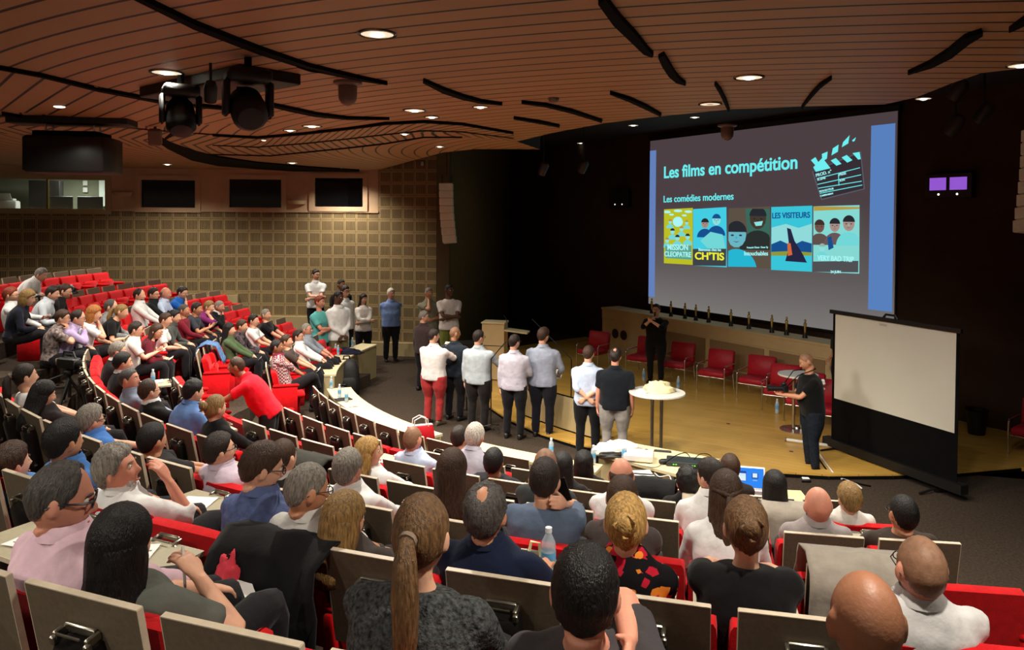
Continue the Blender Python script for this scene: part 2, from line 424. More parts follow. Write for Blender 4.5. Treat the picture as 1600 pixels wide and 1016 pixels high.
# ceiling panels with slats in other directions (left, beyond the long seam) and the herringbone wave
def cpanel(name, pix, z, m, uvline=None):
    pts = [P(u, v, CEIL_Z) for u, v in pix]
    mb = MB(); mb.plate([V((p.x, p.y, CEIL_Z - z)) for p in pts], (0, 0, z - .002)); return struct(mb, name, m)
d2 = V((-.846, 1, 0)).normalized()
cpanel('ceiling_panel', [(-60, 100), (0, 116), (120, 138), (250, 165), (320, 172), (392, 178), (420, 196), (330, 201), (290, 197), (240, 205), (100, 190), (0, 183), (-60, 180)], .012, slat_mat('ceiling_slats_oblique', (d2.y, -d2.x), .26))
def wave(name, inner, outer, z, chev=.35, pitch=.2):
    mb = MB(); n = 60; vs = []; uvs = []
    def samp(pl, t):
        L = [0]
        for a, b_ in zip(pl, pl[1:]): L.append(L[-1] + (b_-a).length)
        s_ = t*L[-1]
        for i in range(len(pl)-1):
            if s_ <= L[i+1] or i == len(pl)-2: return pl[i].lerp(pl[i+1], (s_-L[i])/(L[i+1]-L[i]))
    a, b_ = [P(u, v, CEIL_Z) for u, v in inner], [P(u, v, CEIL_Z) for u, v in outer]
    ln = sum((q-p).length for p, q in zip(a, a[1:])); prev = None
    for i in range(n+1):
        p, q = samp(a, i/n), samp(b_, i/n)
        for j, kf in ((0, 0), (1, .5), (2, 1)):
            r_ = p.lerp(q, kf); vs.append(V((r_.x, r_.y, CEIL_Z - z + (.012 if j != 1 else 0)))); uvs.append((i/n*ln + (chev if j == 1 else 0), kf))
    fs = [(i*3+j, i*3+j+1, i*3+j+4, i*3+j+3) for i in range(n) for j in (0, 1)]
    mb.add(vs, fs); mb.uv = uvs; return struct(mb, name, slat_mat(name + '_slats', 'uv', pitch, .055))
wave('ceiling_wave', [(-60, 186), (60, 196), (180, 206), (260, 212), (330, 216), (400, 219), (470, 212), (540, 203), (600, 194), (660, 190), (720, 193), (800, 206)],
     [(-60, 214), (60, 222), (180, 232), (250, 240), (330, 246), (420, 247), (480, 240), (540, 233), (600, 225), (660, 214), (720, 213), (803, 219)], .03)
# black strips for the shade in air slots and in the gap where the wave meets the flat margin by the booth windows
def slot_strip(pix, name='ceiling_slot'):
    """tapered black strip on the ceiling, coloured for the shade inside a slot or gap: pix = [(u, v, half-width px)]"""
    L = []; Rr_ = []
    for i, (u, v, h_) in enumerate(pix):
        a = pix[max(i-1, 0)]; b_ = pix[min(i+1, len(pix)-1)]; d = V((b_[0]-a[0], b_[1]-a[1])).normalized(); n_ = V((-d.y, d.x))*h_
        L.append(P(u + n_.x, v + n_.y, CEIL_Z)); Rr_.append(P(u - n_.x, v - n_.y, CEIL_Z))
    mb = MB(); k = len(L); dz = V((0, 0, -.035))
    vs = [p + dz for p in L] + [p + dz for p in Rr_] + [p - dz*.5 for p in L] + [p - dz*.5 for p in Rr_]
    fs = []
    for i in range(k-1):
        fs += [(i, i+1, k+i+1, k+i), (i, i+1, 2*k+i+1, 2*k+i), (k+i, k+i+1, 3*k+i+1, 3*k+i)]
    fs += [(0, k, 3*k, 2*k), (k-1, 2*k-1, 4*k-1, 3*k-1)]
    mb.add(vs, fs); return struct(mb, name, BLACKM)
for s_ in [[(200, -6, 3), (300, 42, 4), (400, 80, 4), (480, 106, 3.2), (560, 123, 2), (602, 130, .6)],
           [(935, -8, 7), (960, 25, 8), (985, 50, 7), (1005, 72, 5), (1016, 79, 2)],
           [(1029, 79, 5), (1036, 92, 6), (1046, 108, 5.5), (1056, 118, 4), (1068, 124, 1)],
           [(658, 125, 1.6), (690, 140, 3), (720, 150, 2.6), (750, 157, 1.6), (782, 160, .5)],
           [(414, 165, 1.6), (450, 173, 2.4), (490, 181, 2.2), (540, 186, 1.2), (606, 186, .4)],
           [(812, 157, .8), (850, 161, 1.6), (890, 170, 2), (938, 185, 1.4)],
           [(800, 182, .8), (840, 188, 1.4), (872, 194, 1)],
           [(950, 140, .8), (980, 150, 2.2), (1005, 161, 2.4), (1030, 174, 1.4)],
           [(1114, 123, 1.4), (1122, 134, 2.4), (1130, 150, 2.4), (1136, 165, 1.4)],
           [(1296, 111, 1), (1278, 124, 2), (1264, 140, 2), (1250, 159, 1)],
           [(1530, 36, 3), (1506, 48, 6), (1480, 70, 6), (1450, 88, 4), (1415, 102, 1)],
           [(1604, 12, 5), (1585, 24, 3), (1572, 32, 1)],
           [(-10, 113, 1), (60, 125, 1.2), (150, 146, 1.6), (250, 164, 1.8), (300, 169, 1.6), (360, 174, 1.2)],
           [(460, 103, 1), (482, 109, 2), (500, 112, 1)],
           [(292, 196, 1), (270, 212, 2.6), (256, 222, 1.5)],
           [(236, 216, 3), (262, 232, 6), (300, 248, 8), (340, 257, 7), (400, 263, 5), (480, 268, 4), (560, 270, 2)],
           [(0, 186, .8), (60, 196, .8), (150, 204, .8)],
           [(330, 216, .5), (400, 219, .7), (470, 212, .7), (540, 203, .7), (600, 194, .7), (660, 190, .7), (720, 193, .6), (800, 206, .4)],
           [(330, 231, .5), (400, 233, .7), (475, 226, .8), (540, 218, .8), (600, 210, .8), (660, 203, .8), (720, 204, .7), (800, 213, .5)],
           [(330, 246, .4), (420, 247, .5), (480, 240, .6), (540, 233, .6), (600, 225, .6), (660, 214, .5), (720, 213, .4)]]:
    slot_strip(s_)

# ------------------------------------------------------------------ recessed downlights: trim ring, reflector, lamp
DLABEL = [((585, 55), 54, 'largest recessed ceiling downlight, alone at top centre of the slatted ceiling'),
 ((257, 120), 46, 'recessed downlight just above the cluster of black moving heads'),
 ((90, 175), 38, 'recessed downlight above the big black ceiling projector'),
 ((60, 211), 26, 'recessed downlight half hidden at the left flank of the black projector'),
 ((1167, 115), 42, 'recessed downlight in the slatted ceiling above the projection screen'),
 ((1592, 90), 38, 'recessed downlight at the right frame edge of the slatted ceiling'),
 ((645, 174), 33, 'recessed downlight between the two dark ceiling slots, left one of a pair'),
 ((672, 184), 22, 'small recessed downlight right of and behind a larger one above the wave'),
 ((748, 167), 24, 'small recessed downlight just right of the curved ceiling slot tip'),
 ((485, 201), 28, 'recessed downlight right of the glaring small lamp, mid ceiling'),
 ((451, 208), 20, 'glaring bright downlight pointing at the camera, mid left ceiling'),
 ((410, 223), 22, 'recessed downlight at the left end of the herringbone wave'),
 ((393, 238), 17, 'small recessed downlight below the wave, under a larger one'),
 ((455, 259), 18, 'recessed downlight above the gap between second and third dark window'),
 ((528, 267), 15, 'recessed downlight just above the third dark window frame'),
 ((685, 230), 15, 'recessed downlight near the curved ceiling edge above the speaker column'),
 ((630, 211), 13, 'tiny dim downlight inside the herringbone wave'),
 ((179, 254), 9, 'tiny downlight above the right edge of the lit control booth'),
 ((260, 264), 16, 'recessed downlight above the first dark window'),
 ((1440, 144), 12, 'dim downlight beneath the dark right end of the ceiling edge')]
def downlight(u, v, wpx, label, z=CEIL_Z, power=1.0, up=False):
    p = P(u, v, z); rad = max(.08, min(.16, wpx/1200*p.y/2))
    e = empty('downlight', (p.x, p.y, z - .012), 0, label, 'ceiling light', 'recessed ceiling downlights')
    MB().lathe([(rad*1.12, .0), (rad*1.14, .008), (rad*1.02, .012), (rad*.98, .004), (rad*.94, -.0)], n=24, cap=False).build('trim_ring', CHROME, e, True)
    MB().lathe([(rad*.96, .006), (rad*.7, .002), (rad*.4, .0005)], n=20, cap=False).build('reflector', mat('lamp_reflector', (255, 240, 210), .3, emit=(255, 238, 205), estr=.8*power, noise_s=14, noise_amt=.3), e, True)
    MB().ball((0, 0, -.002), (rad*.42, rad*.42, .012)).build('lamp', mat('lamp_glow', (255, 244, 225), .4, emit=(255, 244, 222), estr=6*power, noise_s=4, noise_amt=.02), e, True)
    ld = bpy.data.lights.new('lamp_light', 'SPOT'); ld.energy = LAMP_W*power; ld.color = LAMP_COL; ld.spot_size = radians(140); ld.spot_blend = 1.0; ld.shadow_soft_size = .07
    lo_ = bpy.data.objects.new('lamp_light', ld); COL.objects.link(lo_); lo_.parent = e; lo_.location = (0, 0, -.06)
    return e
for (u_, v_), w_, lab in DLABEL:
    pw = 1.0
    if 'glaring' in lab: pw = 1.6
    if 'tiny' in lab or 'dim' in lab: pw = .35
    if 'control booth' in lab: pw = 1.0
    downlight(u_, v_, w_, lab, CEIL_Z - (.03 if 'wave' in lab and 'inside' in lab else 0), pw)
for (u_, v_), lab in [((835, 212), 'dim stage downlight nearest the pointed ceiling tip'), ((907, 222), 'dim stage downlight, second from the pointed ceiling tip'), ((987, 193), 'dim stage downlight just left of the projection screen top'), ((1083, 179), 'dim stage downlight above the top edge of the projection screen')]:
    downlight(u_, v_, 16, lab, VOID_Z, .03)
# extra downlights added for front and fill light, nearly all out of view
for x_, y_ in [(-4.5, 2.6), (1.2, 2.0), (-1.6, -1.0), (4.2, 2.6), (-7.6, 4.6), (-9.5, 8.2), (-12.5, 11.5), (-11.5, 15.2), (2.2, 8.6), (-10.8, 13.4), (-3.2, .4)]:
    p_ = V((x_, y_, CEIL_Z)); u_, v_ = proj(p_) if y_ > .5 else (9999, 9999)
    e = empty('downlight', (x_, y_, CEIL_Z - .012), 0, 'round recessed downlight added to the slatted ceiling as fill light', 'ceiling light', 'recessed ceiling downlights')
    MB().lathe([(.13, .0), (.132, .008), (.118, .012), (.11, -.0)], n=24, cap=False).build('trim_ring', CHROME, e, True)
    MB().lathe([(.112, .006), (.08, .002), (.04, .0005)], n=20, cap=False).build('reflector', MATS['lamp_reflector'], e, True)
    ld = bpy.data.lights.new('lamp_light', 'SPOT'); ld.energy = LAMP_W; ld.color = LAMP_COL; ld.spot_size = radians(140); ld.spot_blend = 1.0; ld.shadow_soft_size = .07
    lo_ = bpy.data.objects.new('lamp_light', ld); COL.objects.link(lo_); lo_.parent = e; lo_.location = (0, 0, -.06)

# ------------------------------------------------------------------ theatre seats with writing boards
RED = mat('red_velour', (196, 10, 18), .9, noise_s=22, noise_amt=.12, bump=.25, bump_s=220, sheen=.08, spec=.12)
REDSIDE = mat('red_side', (190, 16, 24), .7, noise_s=10, noise_amt=.1, spec=.2)
BOARD = mat('board_laminate', (98, 86, 70), .5, noise_s=60, noise_amt=.12, spec=.35)
BOARD_EDGE = mat('board_edge', (196, 182, 158), .45, noise_s=30, noise_amt=.06)
BOXM = mat('black_arm_box', (22, 20, 19), .32, noise_s=15, noise_amt=.2)
BRACKET = mat('bracket_metal', (150, 144, 130), .3, .9, noise_s=20, noise_amt=.15)
TILT = radians(11)
def tilt(p, y0=-.04, z0=.94):      # lean a point of the backrest back about its top edge
    y, z = p.y - y0, p.z - z0
    return V((p.x, y0 + y*cos(TILT) - z*sin(TILT)*1.0, z0 + z*cos(TILT) + y*sin(TILT)))
TM = lambda mb: setattr(mb, 'v', [tuple(tilt(V(p))) for p in mb.v])
def seat_meshes():
    M = {}
    mb = MB(); n = 9; rings = []
    for z, t, xw in [(.36, .03, .25), (.40, .045, .262), (.6, .055, .266), (.76, .05, .266), (.80, .035, .262), (.82, .012, .25)]:
        ring = []
        for a, b in [(-1, -1), (-.92, -1), (0, -1), (.92, -1), (1, -1), (1, 1), (.92, 1), (0, 1.15), (-.92, 1), (-1, 1)]:
            ring.append(V((xw*a, .045 + (t*b if b > 0 else -.045 + (.05 - t*.5)*0), z)))
        rings.append(ring)
    mb.loft(rings); TM(mb); M['back'] = mb.mesh('seat_back', RED, True, 60)
    mb = MB(); mb.box((0, .36, .41), (.50, .46, .11), bev=.04); M['cushion'] = mb.mesh('seat_cushion', RED, True, 60)
    mb = MB(); mb.box((0, .20, .50), (.50, .11, .40), Matrix.Rotation(-.10, 3, 'X'), bev=.04); M['cushion_up'] = mb.mesh('seat_cushion', RED, True, 60)
    mb = MB(); mb.box((0, .25, .29), (.045, .42, .58), bev=.012); mb.box((0, .27, .60), (.062, .44, .06), bev=.022); M['arm'] = mb.mesh('armrest', RED, True, 50)
    def board(M_=None):
        mb = MB(); w, h, t = .24, .46, .011
        c = .012
        pr = [(-w, 0), (w - .0, 0), (w, 0), (w, -h), (-w, -h)]
        mb.box((0, -.055, .94 - h/2), (2*w, 2*t, h)); 
        mb.cur = 1
        mb.box((0, -.055, .9405), (2*w, 2*t + .0006, .004)); mb.box((w + .001, -.055, .94 - h/2), (.003, 2*t + .0006, h)); mb.box((-w - .001, -.055, .94 - h/2), (.003, 2*t + .0006, h))
        return mb
    mb = board(); TM(mb); M['board'] = mb.mesh('writing_board', [BOARD, BOARD_EDGE])
    mb = MB(); mb.box((0, -.30, .80), (.48, .46, .022)); mb.cur = 1; mb.box((0, -.53, .80), (.482, .004, .0226)); mb.box((0, -.07, .80), (.482, .004, .0226)); mb.box((.241, -.3, .8), (.003, .46, .0226)); mb.box((-.241, -.3, .8), (.003, .46, .0226))
    M['board_open'] = mb.mesh('writing_board', [mat('board_face', (168, 160, 134), .45, noise_s=40, noise_amt=.06), BOARD_EDGE])
    mb = MB(); rings = []
    for z, wx, d in [(.795, .075, .055), (.80, .078, .075), (.77, .082, .092), (.55, .080, .088), (.36, .074, .075), (.34, .066, .06)]:
        rings.append([V((wx*a, -.067 - d*b, z - .06*b*0)) for a, b in [(-1, 0), (-1, .55), (-.75, .88), (-.35, 1), (.35, 1), (.75, .88), (1, .55), (1, 0)]])
    mb.loft(rings); TM(mb); M['box'] = mb.mesh('arm_box', BOXM, True, 45)
    mb = MB(); mb.box((0, -.078, .835), (.13, .014, .026), bev=.004); 
    for s in (-1, 1):
        mb.box((s*.068, -.095, .825), (.016, .05, .03), bev=.004); mb.box((s*.072, -.12, .812), (.02, .02, .034), bev=.005)
    mb.box((0, -.125, .842), (.10, .006, .006)); TM(mb); M['bracket'] = mb.mesh('board_bracket', BRACKET, True, 40)
    mb = MB(); mb.lathe([(.012, 0), (.012, .02), (.007, .026)], (.078, -.14, .50), 10, Matrix.Rotation(-pi/2, 3, 'X')); TM(mb); M['lock'] = mb.mesh('lock_knob', CHROME, True)
    mb = MB(); mb.box((0, .012, 0), (.05, .002, .035)); M['plate'] = mb.mesh('number_plate', WHITE)
    mb = MB()
    mb.box((0, .16, .18), (.06, .20, .36), bev=.01); mb.box((0, .16, .012), (.30, .24, .024), bev=.006); M['foot'] = mb.mesh('pedestal', BLACK, True, 50)
    return M
SM = seat_meshes()
# row: (pitch deg, board left-edge reference angle, near-block first angle, far-block angles)
ROWS = {0: (2.23, 249.84, 238, 260.0), 1: (2.46, 256.47, 229, 264.3), 2: (2.565, 237.76, 219.5, 264.3), 3: (2.905, 243.99, 204, 264.8), 4: (3.21, 239.19, 207.5, 264.8), 5: (3.55, 222.54, 212, 264.8)}
FAR = {0: (172, 194), 1: (171, 196), 2: (167, 198), 3: (168, 199), 4: (170, 199.5), 5: (173, 200)}
ROWNAME = {5: 'front row behind the cream desk', 4: 'second row up from the cream desk', 3: 'third row up from the cream desk', 2: 'fourth row up from the desk', 1: 'fifth row up from the desk', 0: 'the nearest row', -1: 'highest row'}
ORD = ['first', 'second', 'third', 'fourth', 'fifth', 'sixth', 'seventh', 'eighth', 'ninth', 'tenth', 'eleventh', 'twelfth', 'thirteenth', 'fourteenth', 'fifteenth', 'sixteenth', 'seventeenth', 'eighteenth', 'nineteenth', 'twentieth', 'twenty-first', 'twenty-second', 'twenty-third', 'twenty-fourth', 'twenty-fifth']
SEATS = []      # dicts: row, ang, block
for r, (pt, ref, a0, a1) in ROWS.items():
    cref = ref + math.degrees(.245/RR(r))
    k0 = math.ceil((a0 - cref)/pt); k1 = math.floor((a1 - cref)/pt)
    for k in range(k0, k1+1): SEATS.append(dict(r=r, a=cref + k*pt, blk='near'))
for r, (a0, a1) in FAR.items():
    pt = math.degrees(.565/RR(r)); n = int((a1-a0)/pt)
    for k in range(n): SEATS.append(dict(r=r, a=a1 - pt*(k+.5), blk='far'))
for s in SEATS:
    s['p'] = arc(RX(s['r'], s['a']), s['a'], FL(s['r'])); s['rz'] = radians(s['a']) + pi/2   # +y looks at the centre
    s['uv'] = proj(s['p'] + V((0, 0, .9))) if s['p'].y > .4 else (-9999, 0)
    s['occ'] = None; s['open'] = False
for s in SEATS: s['noboard'] = s['blk'] == 'near' and (s['r'] == 2 and s['a'] > 260.6 or s['r'] == 1 and s['a'] > 258.7)
SEATS = [s for s in SEATS if -70 < s['uv'][0] < 1680 and s['uv'][1] < 1120]
def nearest_seat(u, v):
    return min(SEATS, key=lambda s: (s['uv'][0]-u)**2 + (s['uv'][1]-v)**2)
def build_boards():
    # writing boards on posts behind the long curved desk, for the first row of seats
    k = 0
    for i in range(13):
        a = 214.69 + math.degrees(.245/RR(6)) + 3.9*(i-3)
        if a > 246: break
        e = empty('writing_board_stand', arc(RR(6), a, 0), radians(a) + pi/2, 'wooden writing board behind the long curved desk, %s from its far end' % ORD[i], 'writing board', 'boards behind the front desk')
        inst(SM['board'], 'board', e); inst(SM['box'], 'arm_box', e); inst(SM['bracket'], 'board_bracket', e); inst(SM['foot'], 'pedestal', e); inst(SM['lock'], 'lock_knob', e)
def build_seats():
    for blk in ('near', 'far'):
        for r in range(-1, 7):
            L = sorted([s for s in SEATS if s['blk'] == blk and s['r'] == r], key=lambda s: s['a'] if blk == 'near' else -s['a'])
            for i, s in enumerate(L):
                side = 'from the left' if blk == 'near' else 'from the aisle end'
                who = ('taken' if s['occ'] else 'empty')
                nm = ROWNAME[r] if blk == 'near' else {5: 'lowest row of the far block', 4: 'second row of the far block', 3: 'third row of the far block', 2: 'fourth row of the far block', 1: 'fifth row of the far block', 0: 'top row of the far block'}[r]
                lab = '%s red seat%s, %s %s in %s' % (who, ' without board' if s['noboard'] else '', ORD[i], side, nm)
                e = empty('theatre_seat', s['p'], s['rz'], lab, 'seat', 'red theatre seats')
                sb_ = inst(SM['back'], 'seat_back', e); inst(SM['cushion' if s['occ'] or s.get('down') else 'cushion_up'], 'seat_cushion', e)
                inst(SM['arm'], 'armrest', e, Matrix.Translation((.275, 0, 0)))
                if i == 0 or i == len(L)-1: inst(SM['arm'], 'armrest', e, Matrix.Translation((-.275, 0, 0)))
                s.get('noboard') or inst(SM['board_open' if s['open'] else 'board'], 'writing_board', e)
                if s.get('noboard'): inst(SM['foot'], 'pedestal', e); s['obj'] = e; continue
                bx_ = inst(SM['box'], 'arm_box', e); inst(SM['bracket'], 'board_bracket', bx_)
                inst(SM['foot'], 'pedestal', e)
                if blk == 'near' and r <= 3: inst(SM['lock'], 'lock_knob', bx_)
                if blk == 'far' and r == 5 and not s['occ']: inst(SM['plate'], 'number_plate', sb_, Matrix.Translation((0, .055, .74)) @ Matrix.Rotation(-.2, 4, 'X'))
                s['obj'] = e

# ------------------------------------------------------------------ cream curved desks
def desk_arc(name, R0_, R1_, a0, a1, z, label, front=True, ends=True):
    n = max(6, int(abs(a1-a0)/2.5)); A = [a0 + (a1-a0)*i/n for i in range(n+1)]
    e = empty(name, arc((R0_+R1_)/2, (a0+a1)/2), 0, label, 'desk', None); o = e.location.copy()
    mb = MB(); poly = [arc(R0_, a) - o for a in A] + [arc(R1_, a) - o for a in reversed(A)]
    mb.prism(poly, z-.035, z); mb.build('desk_top', CREAM_TOP, e)
    if front:
        mb = MB(); Rf = min(R0_, R1_) + .03
        poly = [arc(Rf, a) - o for a in A] + [arc(Rf + .03, a) - o for a in reversed(A)]
        mb.prism(poly, .0, z-.036); mb.build('front_panel', CREAM, e)
    if ends:
        for a in (a0, a1):
            s = 1 if a == a0 else -1
            mb = MB(); da = math.degrees(.03/R0_)*(1 if a1 > a0 else -1)*s
            aa, ab = a + da*.3, a + da*1.3
            lo, hi = min(R0_, R1_)+.061, max(R0_, R1_)-.03
            mb.prism([arc(lo, aa) - o, arc(hi, aa) - o, arc(hi, ab) - o, arc(lo, ab) - o], 0, z-.036); mb.build('end_panel', CREAM, e)
    return e
# ------------------------------------------------------------------ big screen on the stage wall
def spt(u, v, off=0):                             # point of the screen plane under a pixel
    r = ray(u, v); t = ((SB + SN*(.95 - off) - V((0, 0, CAMZ))).dot(SN)) / r.dot(SN); return r*t + V((0, 0, CAMZ))
s00 = spt(1015, 472); sTL = spt(1011, 218); sTR = spt(1400, 165)
SX0 = (s00 - SB).dot(SD); SX1 = (sTR - SB).dot(SD) ; SZ0, SZ1 = s00.z, (sTL.z + sTR.z)/2
def sp(s, z, off): return SB + SN*(.95 - off) + SD*s + V((0, 0, z))
def sz(u, v): p = spt(u, v); return (p - SB).dot(SD), p.z
scr = empty('projection_screen', sp((SX0+SX1)/2, SZ0, 0), 0, 'large projection screen on the dark stage wall showing five film posters', 'projection screen')
def flat(name, pts, off, m, parent, th=.004):
    o = parent.matrix_world.translation if parent.type == 'EMPTY' else V((0, 0, 0))
    mb = MB(); mb.plate([sp(s, z, off) - scr.location for s, z in pts], SN*th); ob = mb.build(name, m, scr); return ob
def rect(a, b, c, d): return [(a, c), (b, c), (b, d), (a, d)]
def em(key, rgb, st=.9, n=6, amt=.08): return mat(key, (10, 10, 10), .8, emit=rgb, estr=st, spec=.1)
flat('screen_cloth', rect(SX0, SX1, SZ0, SZ1), 0, mat('screen_cloth', (190, 185, 180), .9, noise_s=2, noise_amt=.03), scr, .03)
flat('roller_case', rect(SX0-.05, SX1+.05, SZ1, SZ1+.12), .03, BLACK, scr, .12)
flat('bottom_bar', rect(SX0, SX1, SZ0-.04, SZ0+.01), .015, BLACK, scr, .03)
# the slide: mauve-black ground that pales downwards, blue margins
m, nt, b = pattern_mat('slide_ground', .9, .05); b.inputs['Base Color'].default_value = (.02, .02, .02, 1)
t = nt.nodes.new('ShaderNodeTexCoord'); s_ = nt.nodes.new('ShaderNodeSeparateXYZ'); nt.links.new(t.outputs['Object'], s_.inputs[0])
fz = nmath(nt, 'DIVIDE', s_.outputs[2], SZ1-SZ0)
mr = nt.nodes.new('ShaderNodeValToRGB'); nt.links.new(fz, mr.inputs[0])
mr.color_ramp.elements[0].position = .0; mr.color_ramp.elements[0].color = srgb(126, 122, 120)
e1 = mr.color_ramp.elements.new(.25); e1.color = srgb(98, 92, 92)
mr.color_ramp.elements[-1].position = .6; mr.color_ramp.elements[-1].color = srgb(78, 66, 70)
nt.links.new(mr.outputs[0], b.inputs['Emission Color']); b.inputs['Emission Strength'].default_value = .9
flat('slide', rect(SX0, SX1, SZ0+.012, SZ1), .006, m, scr)
bl = sz(1013, 233)[1]
xl = sz(1024, 300)[0]; xr = sz(1359, 300)[0]
flat('slide_margin', rect(SX0, xl, sz(1014, 460)[1], sz(1013, 233)[1]), .012, em('slide_blue', (104, 134, 196)), scr)
flat('slide_margin', rect(xr, SX1-.04, sz(1362, 476)[1], sz(1358, 189)[1]), .012, em('slide_blue2', (92, 134, 198)), scr)
CY_ = em('slide_cyan', (110, 238, 240), 1.0); CYP = em('slide_cyan_pale', (170, 245, 245), 1.0)
FONT = bpy.data.fonts.load if False else None
def text(body, p0, width, m, off, name='lettering', bold=.0, hgt=None, parent=None, weight=1.0):
    c = bpy.data.curves.new(name, 'FONT'); c.body = body; c.size = 1; c.extrude = .004; c.offset = bold
    o = bpy.data.objects.new(name, c); COL.objects.link(o)
    bpy.context.view_layer.update()
    dg = bpy.context.evaluated_depsgraph_get(); me = bpy.data.meshes.new_from_object(o.evaluated_get(dg))
    bpy.data.objects.remove(o)
    xs = [v.co.x for v in me.vertices]; ys = [v.co.y for v in me.vertices]
    kx = width/(max(xs)-min(xs)); ky = (hgt/(max(ys)-min(ys))) if hgt else kx
    for v in me.vertices:
        v.co = V(((v.co.x-min(xs))*kx, (v.co.y-min(ys) if hgt else v.co.y)*ky, v.co.z))
    me.materials.clear(); me.materials.append(m)
    return me
SLN = [0]
def stext(body, u0, v0, u1, v1, m, off, bold=0, vtop=None):
    SLN[0] += 2; off = .012 + SLN[0]*.0004 + .003
    a, b_ = V((*sz(u0, v0), 0)), V((*sz(u1, v1), 0)); d = b_ - a
    h = (sz(u0, vtop)[1] - a.y) if vtop else None
    me = text(body, None, d.length, m, off, bold=bold, hgt=h)
    an = atan2(d.y, d.x)
    R = Matrix((SD, V((0, 0, 1)), -SN)).transposed().to_4x4()
    Mx = Matrix.Translation(sp(a.x, a.y, off) - scr.location) @ R @ Matrix.Rotation(an, 4, 'Z')
    bm = bmesh.new(); bm.from_mesh(me); left = set(bm.verts); isl = []
    while left:
        st = [left.pop()]; comp = []
        while st:
            v = st.pop(); comp.append(v)
            for e in v.link_edges:
                q = e.other_vert(v)
                if q in left: left.discard(q); st.append(q)
        isl.append((min(v.co.x for v in comp), max(v.co.x for v in comp), comp))
    isl.sort(key=lambda t: t[0]); words = []; hh = max(v.co.y for v in bm.verts) - min(v.co.y for v in bm.verts)
    for x0, x1, comp in isl:                       # one part per word
        if words and x0 - words[-1][0] < hh*.17: words[-1][0] = max(words[-1][0], x1); words[-1][1] += comp
        else: words.append([x1, list(comp)])
    for _, vs in words:
        idx = {v: i for i, v in enumerate(vs)}; w_ = bpy.data.meshes.new('lettering')
        w_.from_pydata([v.co for v in vs], [], [tuple(idx[v] for v in f.verts) for f in bm.faces if f.verts[0] in idx]); w_.materials.append(m)
        inst(w_, 'lettering', scr, Mx)
    bm.free()
stext('Les films en comp\u00e9tition', 1037, 275, 1245, 257, CY_, .014, .02)
stext('Les com\u00e9dies modernes', 1037, 313, 1146, 307, CY_, .014, .01)
PBOX = [None]
def spoly(name, pix, m, off):
    SLN[0] += 1; b = PBOX[0]
    if b: pix = [(min(max(u, b[0]), b[1]), min(max(v, b[2]), b[3])) for u, v in pix]
    return flat(name, [sz(u, v) for u, v in pix], .012 + SLN[0]*.0004, m, scr, .0003)
# clapperboard drawing
BK = em('slide_black', (56, 48, 54), .9)
spoly('clapper_board', [(1268, 262), (1344, 229), (1351, 288), (1283, 306)], em('slide_edge', (96, 96, 110)), .009)
spoly('clapper_board', [(1270, 262), (1343, 231), (1349, 287), (1284, 304)], BK, .0105)
for q in [[(1266, 244), (1273, 239), (1279, 249), (1276, 255)], [(1283, 234), (1292, 230), (1291, 241), (1284, 246)], [(1300, 225), (1309, 219), (1308, 230), (1298, 236)], [(1316, 215), (1326, 204), (1324, 217), (1314, 223)], [(1330, 212), (1336, 207), (1334, 213), (1331, 214)],
          [(1297, 244), (1305, 240), (1314, 249), (1306, 252)], [(1314, 239), (1322, 235), (1331, 243), (1323, 247)], [(1331, 232), (1342, 230), (1344, 241), (1340, 242)], [(1270, 255), (1284, 240), (1297, 256), (1274, 262)]]:
    spoly('clapper_stripe', q, CY_, .013)
for (a, b_) in [((1276, 272), (1343, 254)), ((1277, 281), (1345, 265)), ((1278, 287), (1346, 275)), ((1281, 295), (1347, 281)), ((1309, 265), (1310, 283))]:
    (ua, va), (ub, vb) = a, b_
    spoly('clapper_rule', [(ua, va), (ub, vb), (ub + (1.2 if ua > 1300 else 0), vb + (0 if ua > 1300 else 1.2)), (ua + (1.2 if ua > 1300 else 0), va + (0 if ua > 1300 else 1.2))], CY_, .013)
for bd, a in [('PROD. n\u00b0', (1275, 270, 1299, 263)), ('SCENE', (1277, 276, 1290, 272.5)), ('PRISE', (1311, 268, 1322, 265)), ('SON', (1312, 277, 1320, 275)), ('REALISATEUR', (1281, 294, 1303, 289)), ('CAMERAMAN', (1282, 301, 1302, 296.5))]:
    stext(bd, *a, CYP, .013, .01)
# five posters: plain stand-ins in similar colours, titles as projected
def poster(pix, ground):
    PBOX[0] = None; spoly('poster', pix, ground, .010); us = [p[0] for p in pix]; vs = [p[1] for p in pix]; PBOX[0] = (min(us)+.5, max(us)-1, sorted(vs)[1], sorted(vs)[2])
def bust(cx, cy, h, skin, hair, coat, off=.0125, tilt_=0):
    """head and shoulders in flat colour, h = head height in px"""
    def ell(x, y, a, b_, m, o, t0=0, t1=2*pi): spoly('poster_figure', [(x + a*cos(t0+(t1-t0)*k/14), y + b_*sin(t0+(t1-t0)*k/14)) for k in range(14 if t1-t0 > 6 else 15)], m, o)
    ell(cx, cy + h*1.45, h*.82, h*.9, coat, off, pi, 2*pi); ell(cx, cy, h*.38, h*.5, skin, off+.0015); ell(cx, cy - h*.08, h*.40, h*.46, hair, off+.003, pi*1.02, pi*1.98)
    if h > 11:
        for sx in (-1, 1): spoly('poster_figure', [(cx + sx*h*.16 + h*.07*cos(k), cy + h*.02 + h*.035*sin(k)) for k in (0, 1, 2, 3, 4, 5)], hair, off)
        spoly('poster_figure', [(cx - h*.14, cy + h*.25), (cx, cy + h*.30), (cx + h*.14, cy + h*.25), (cx, cy + h*.27)], hair, off); spoly('poster_figure', [(cx - h*.02, cy + h*.03), (cx + h*.06, cy + h*.15), (cx - h*.04, cy + h*.15)], coat, off)
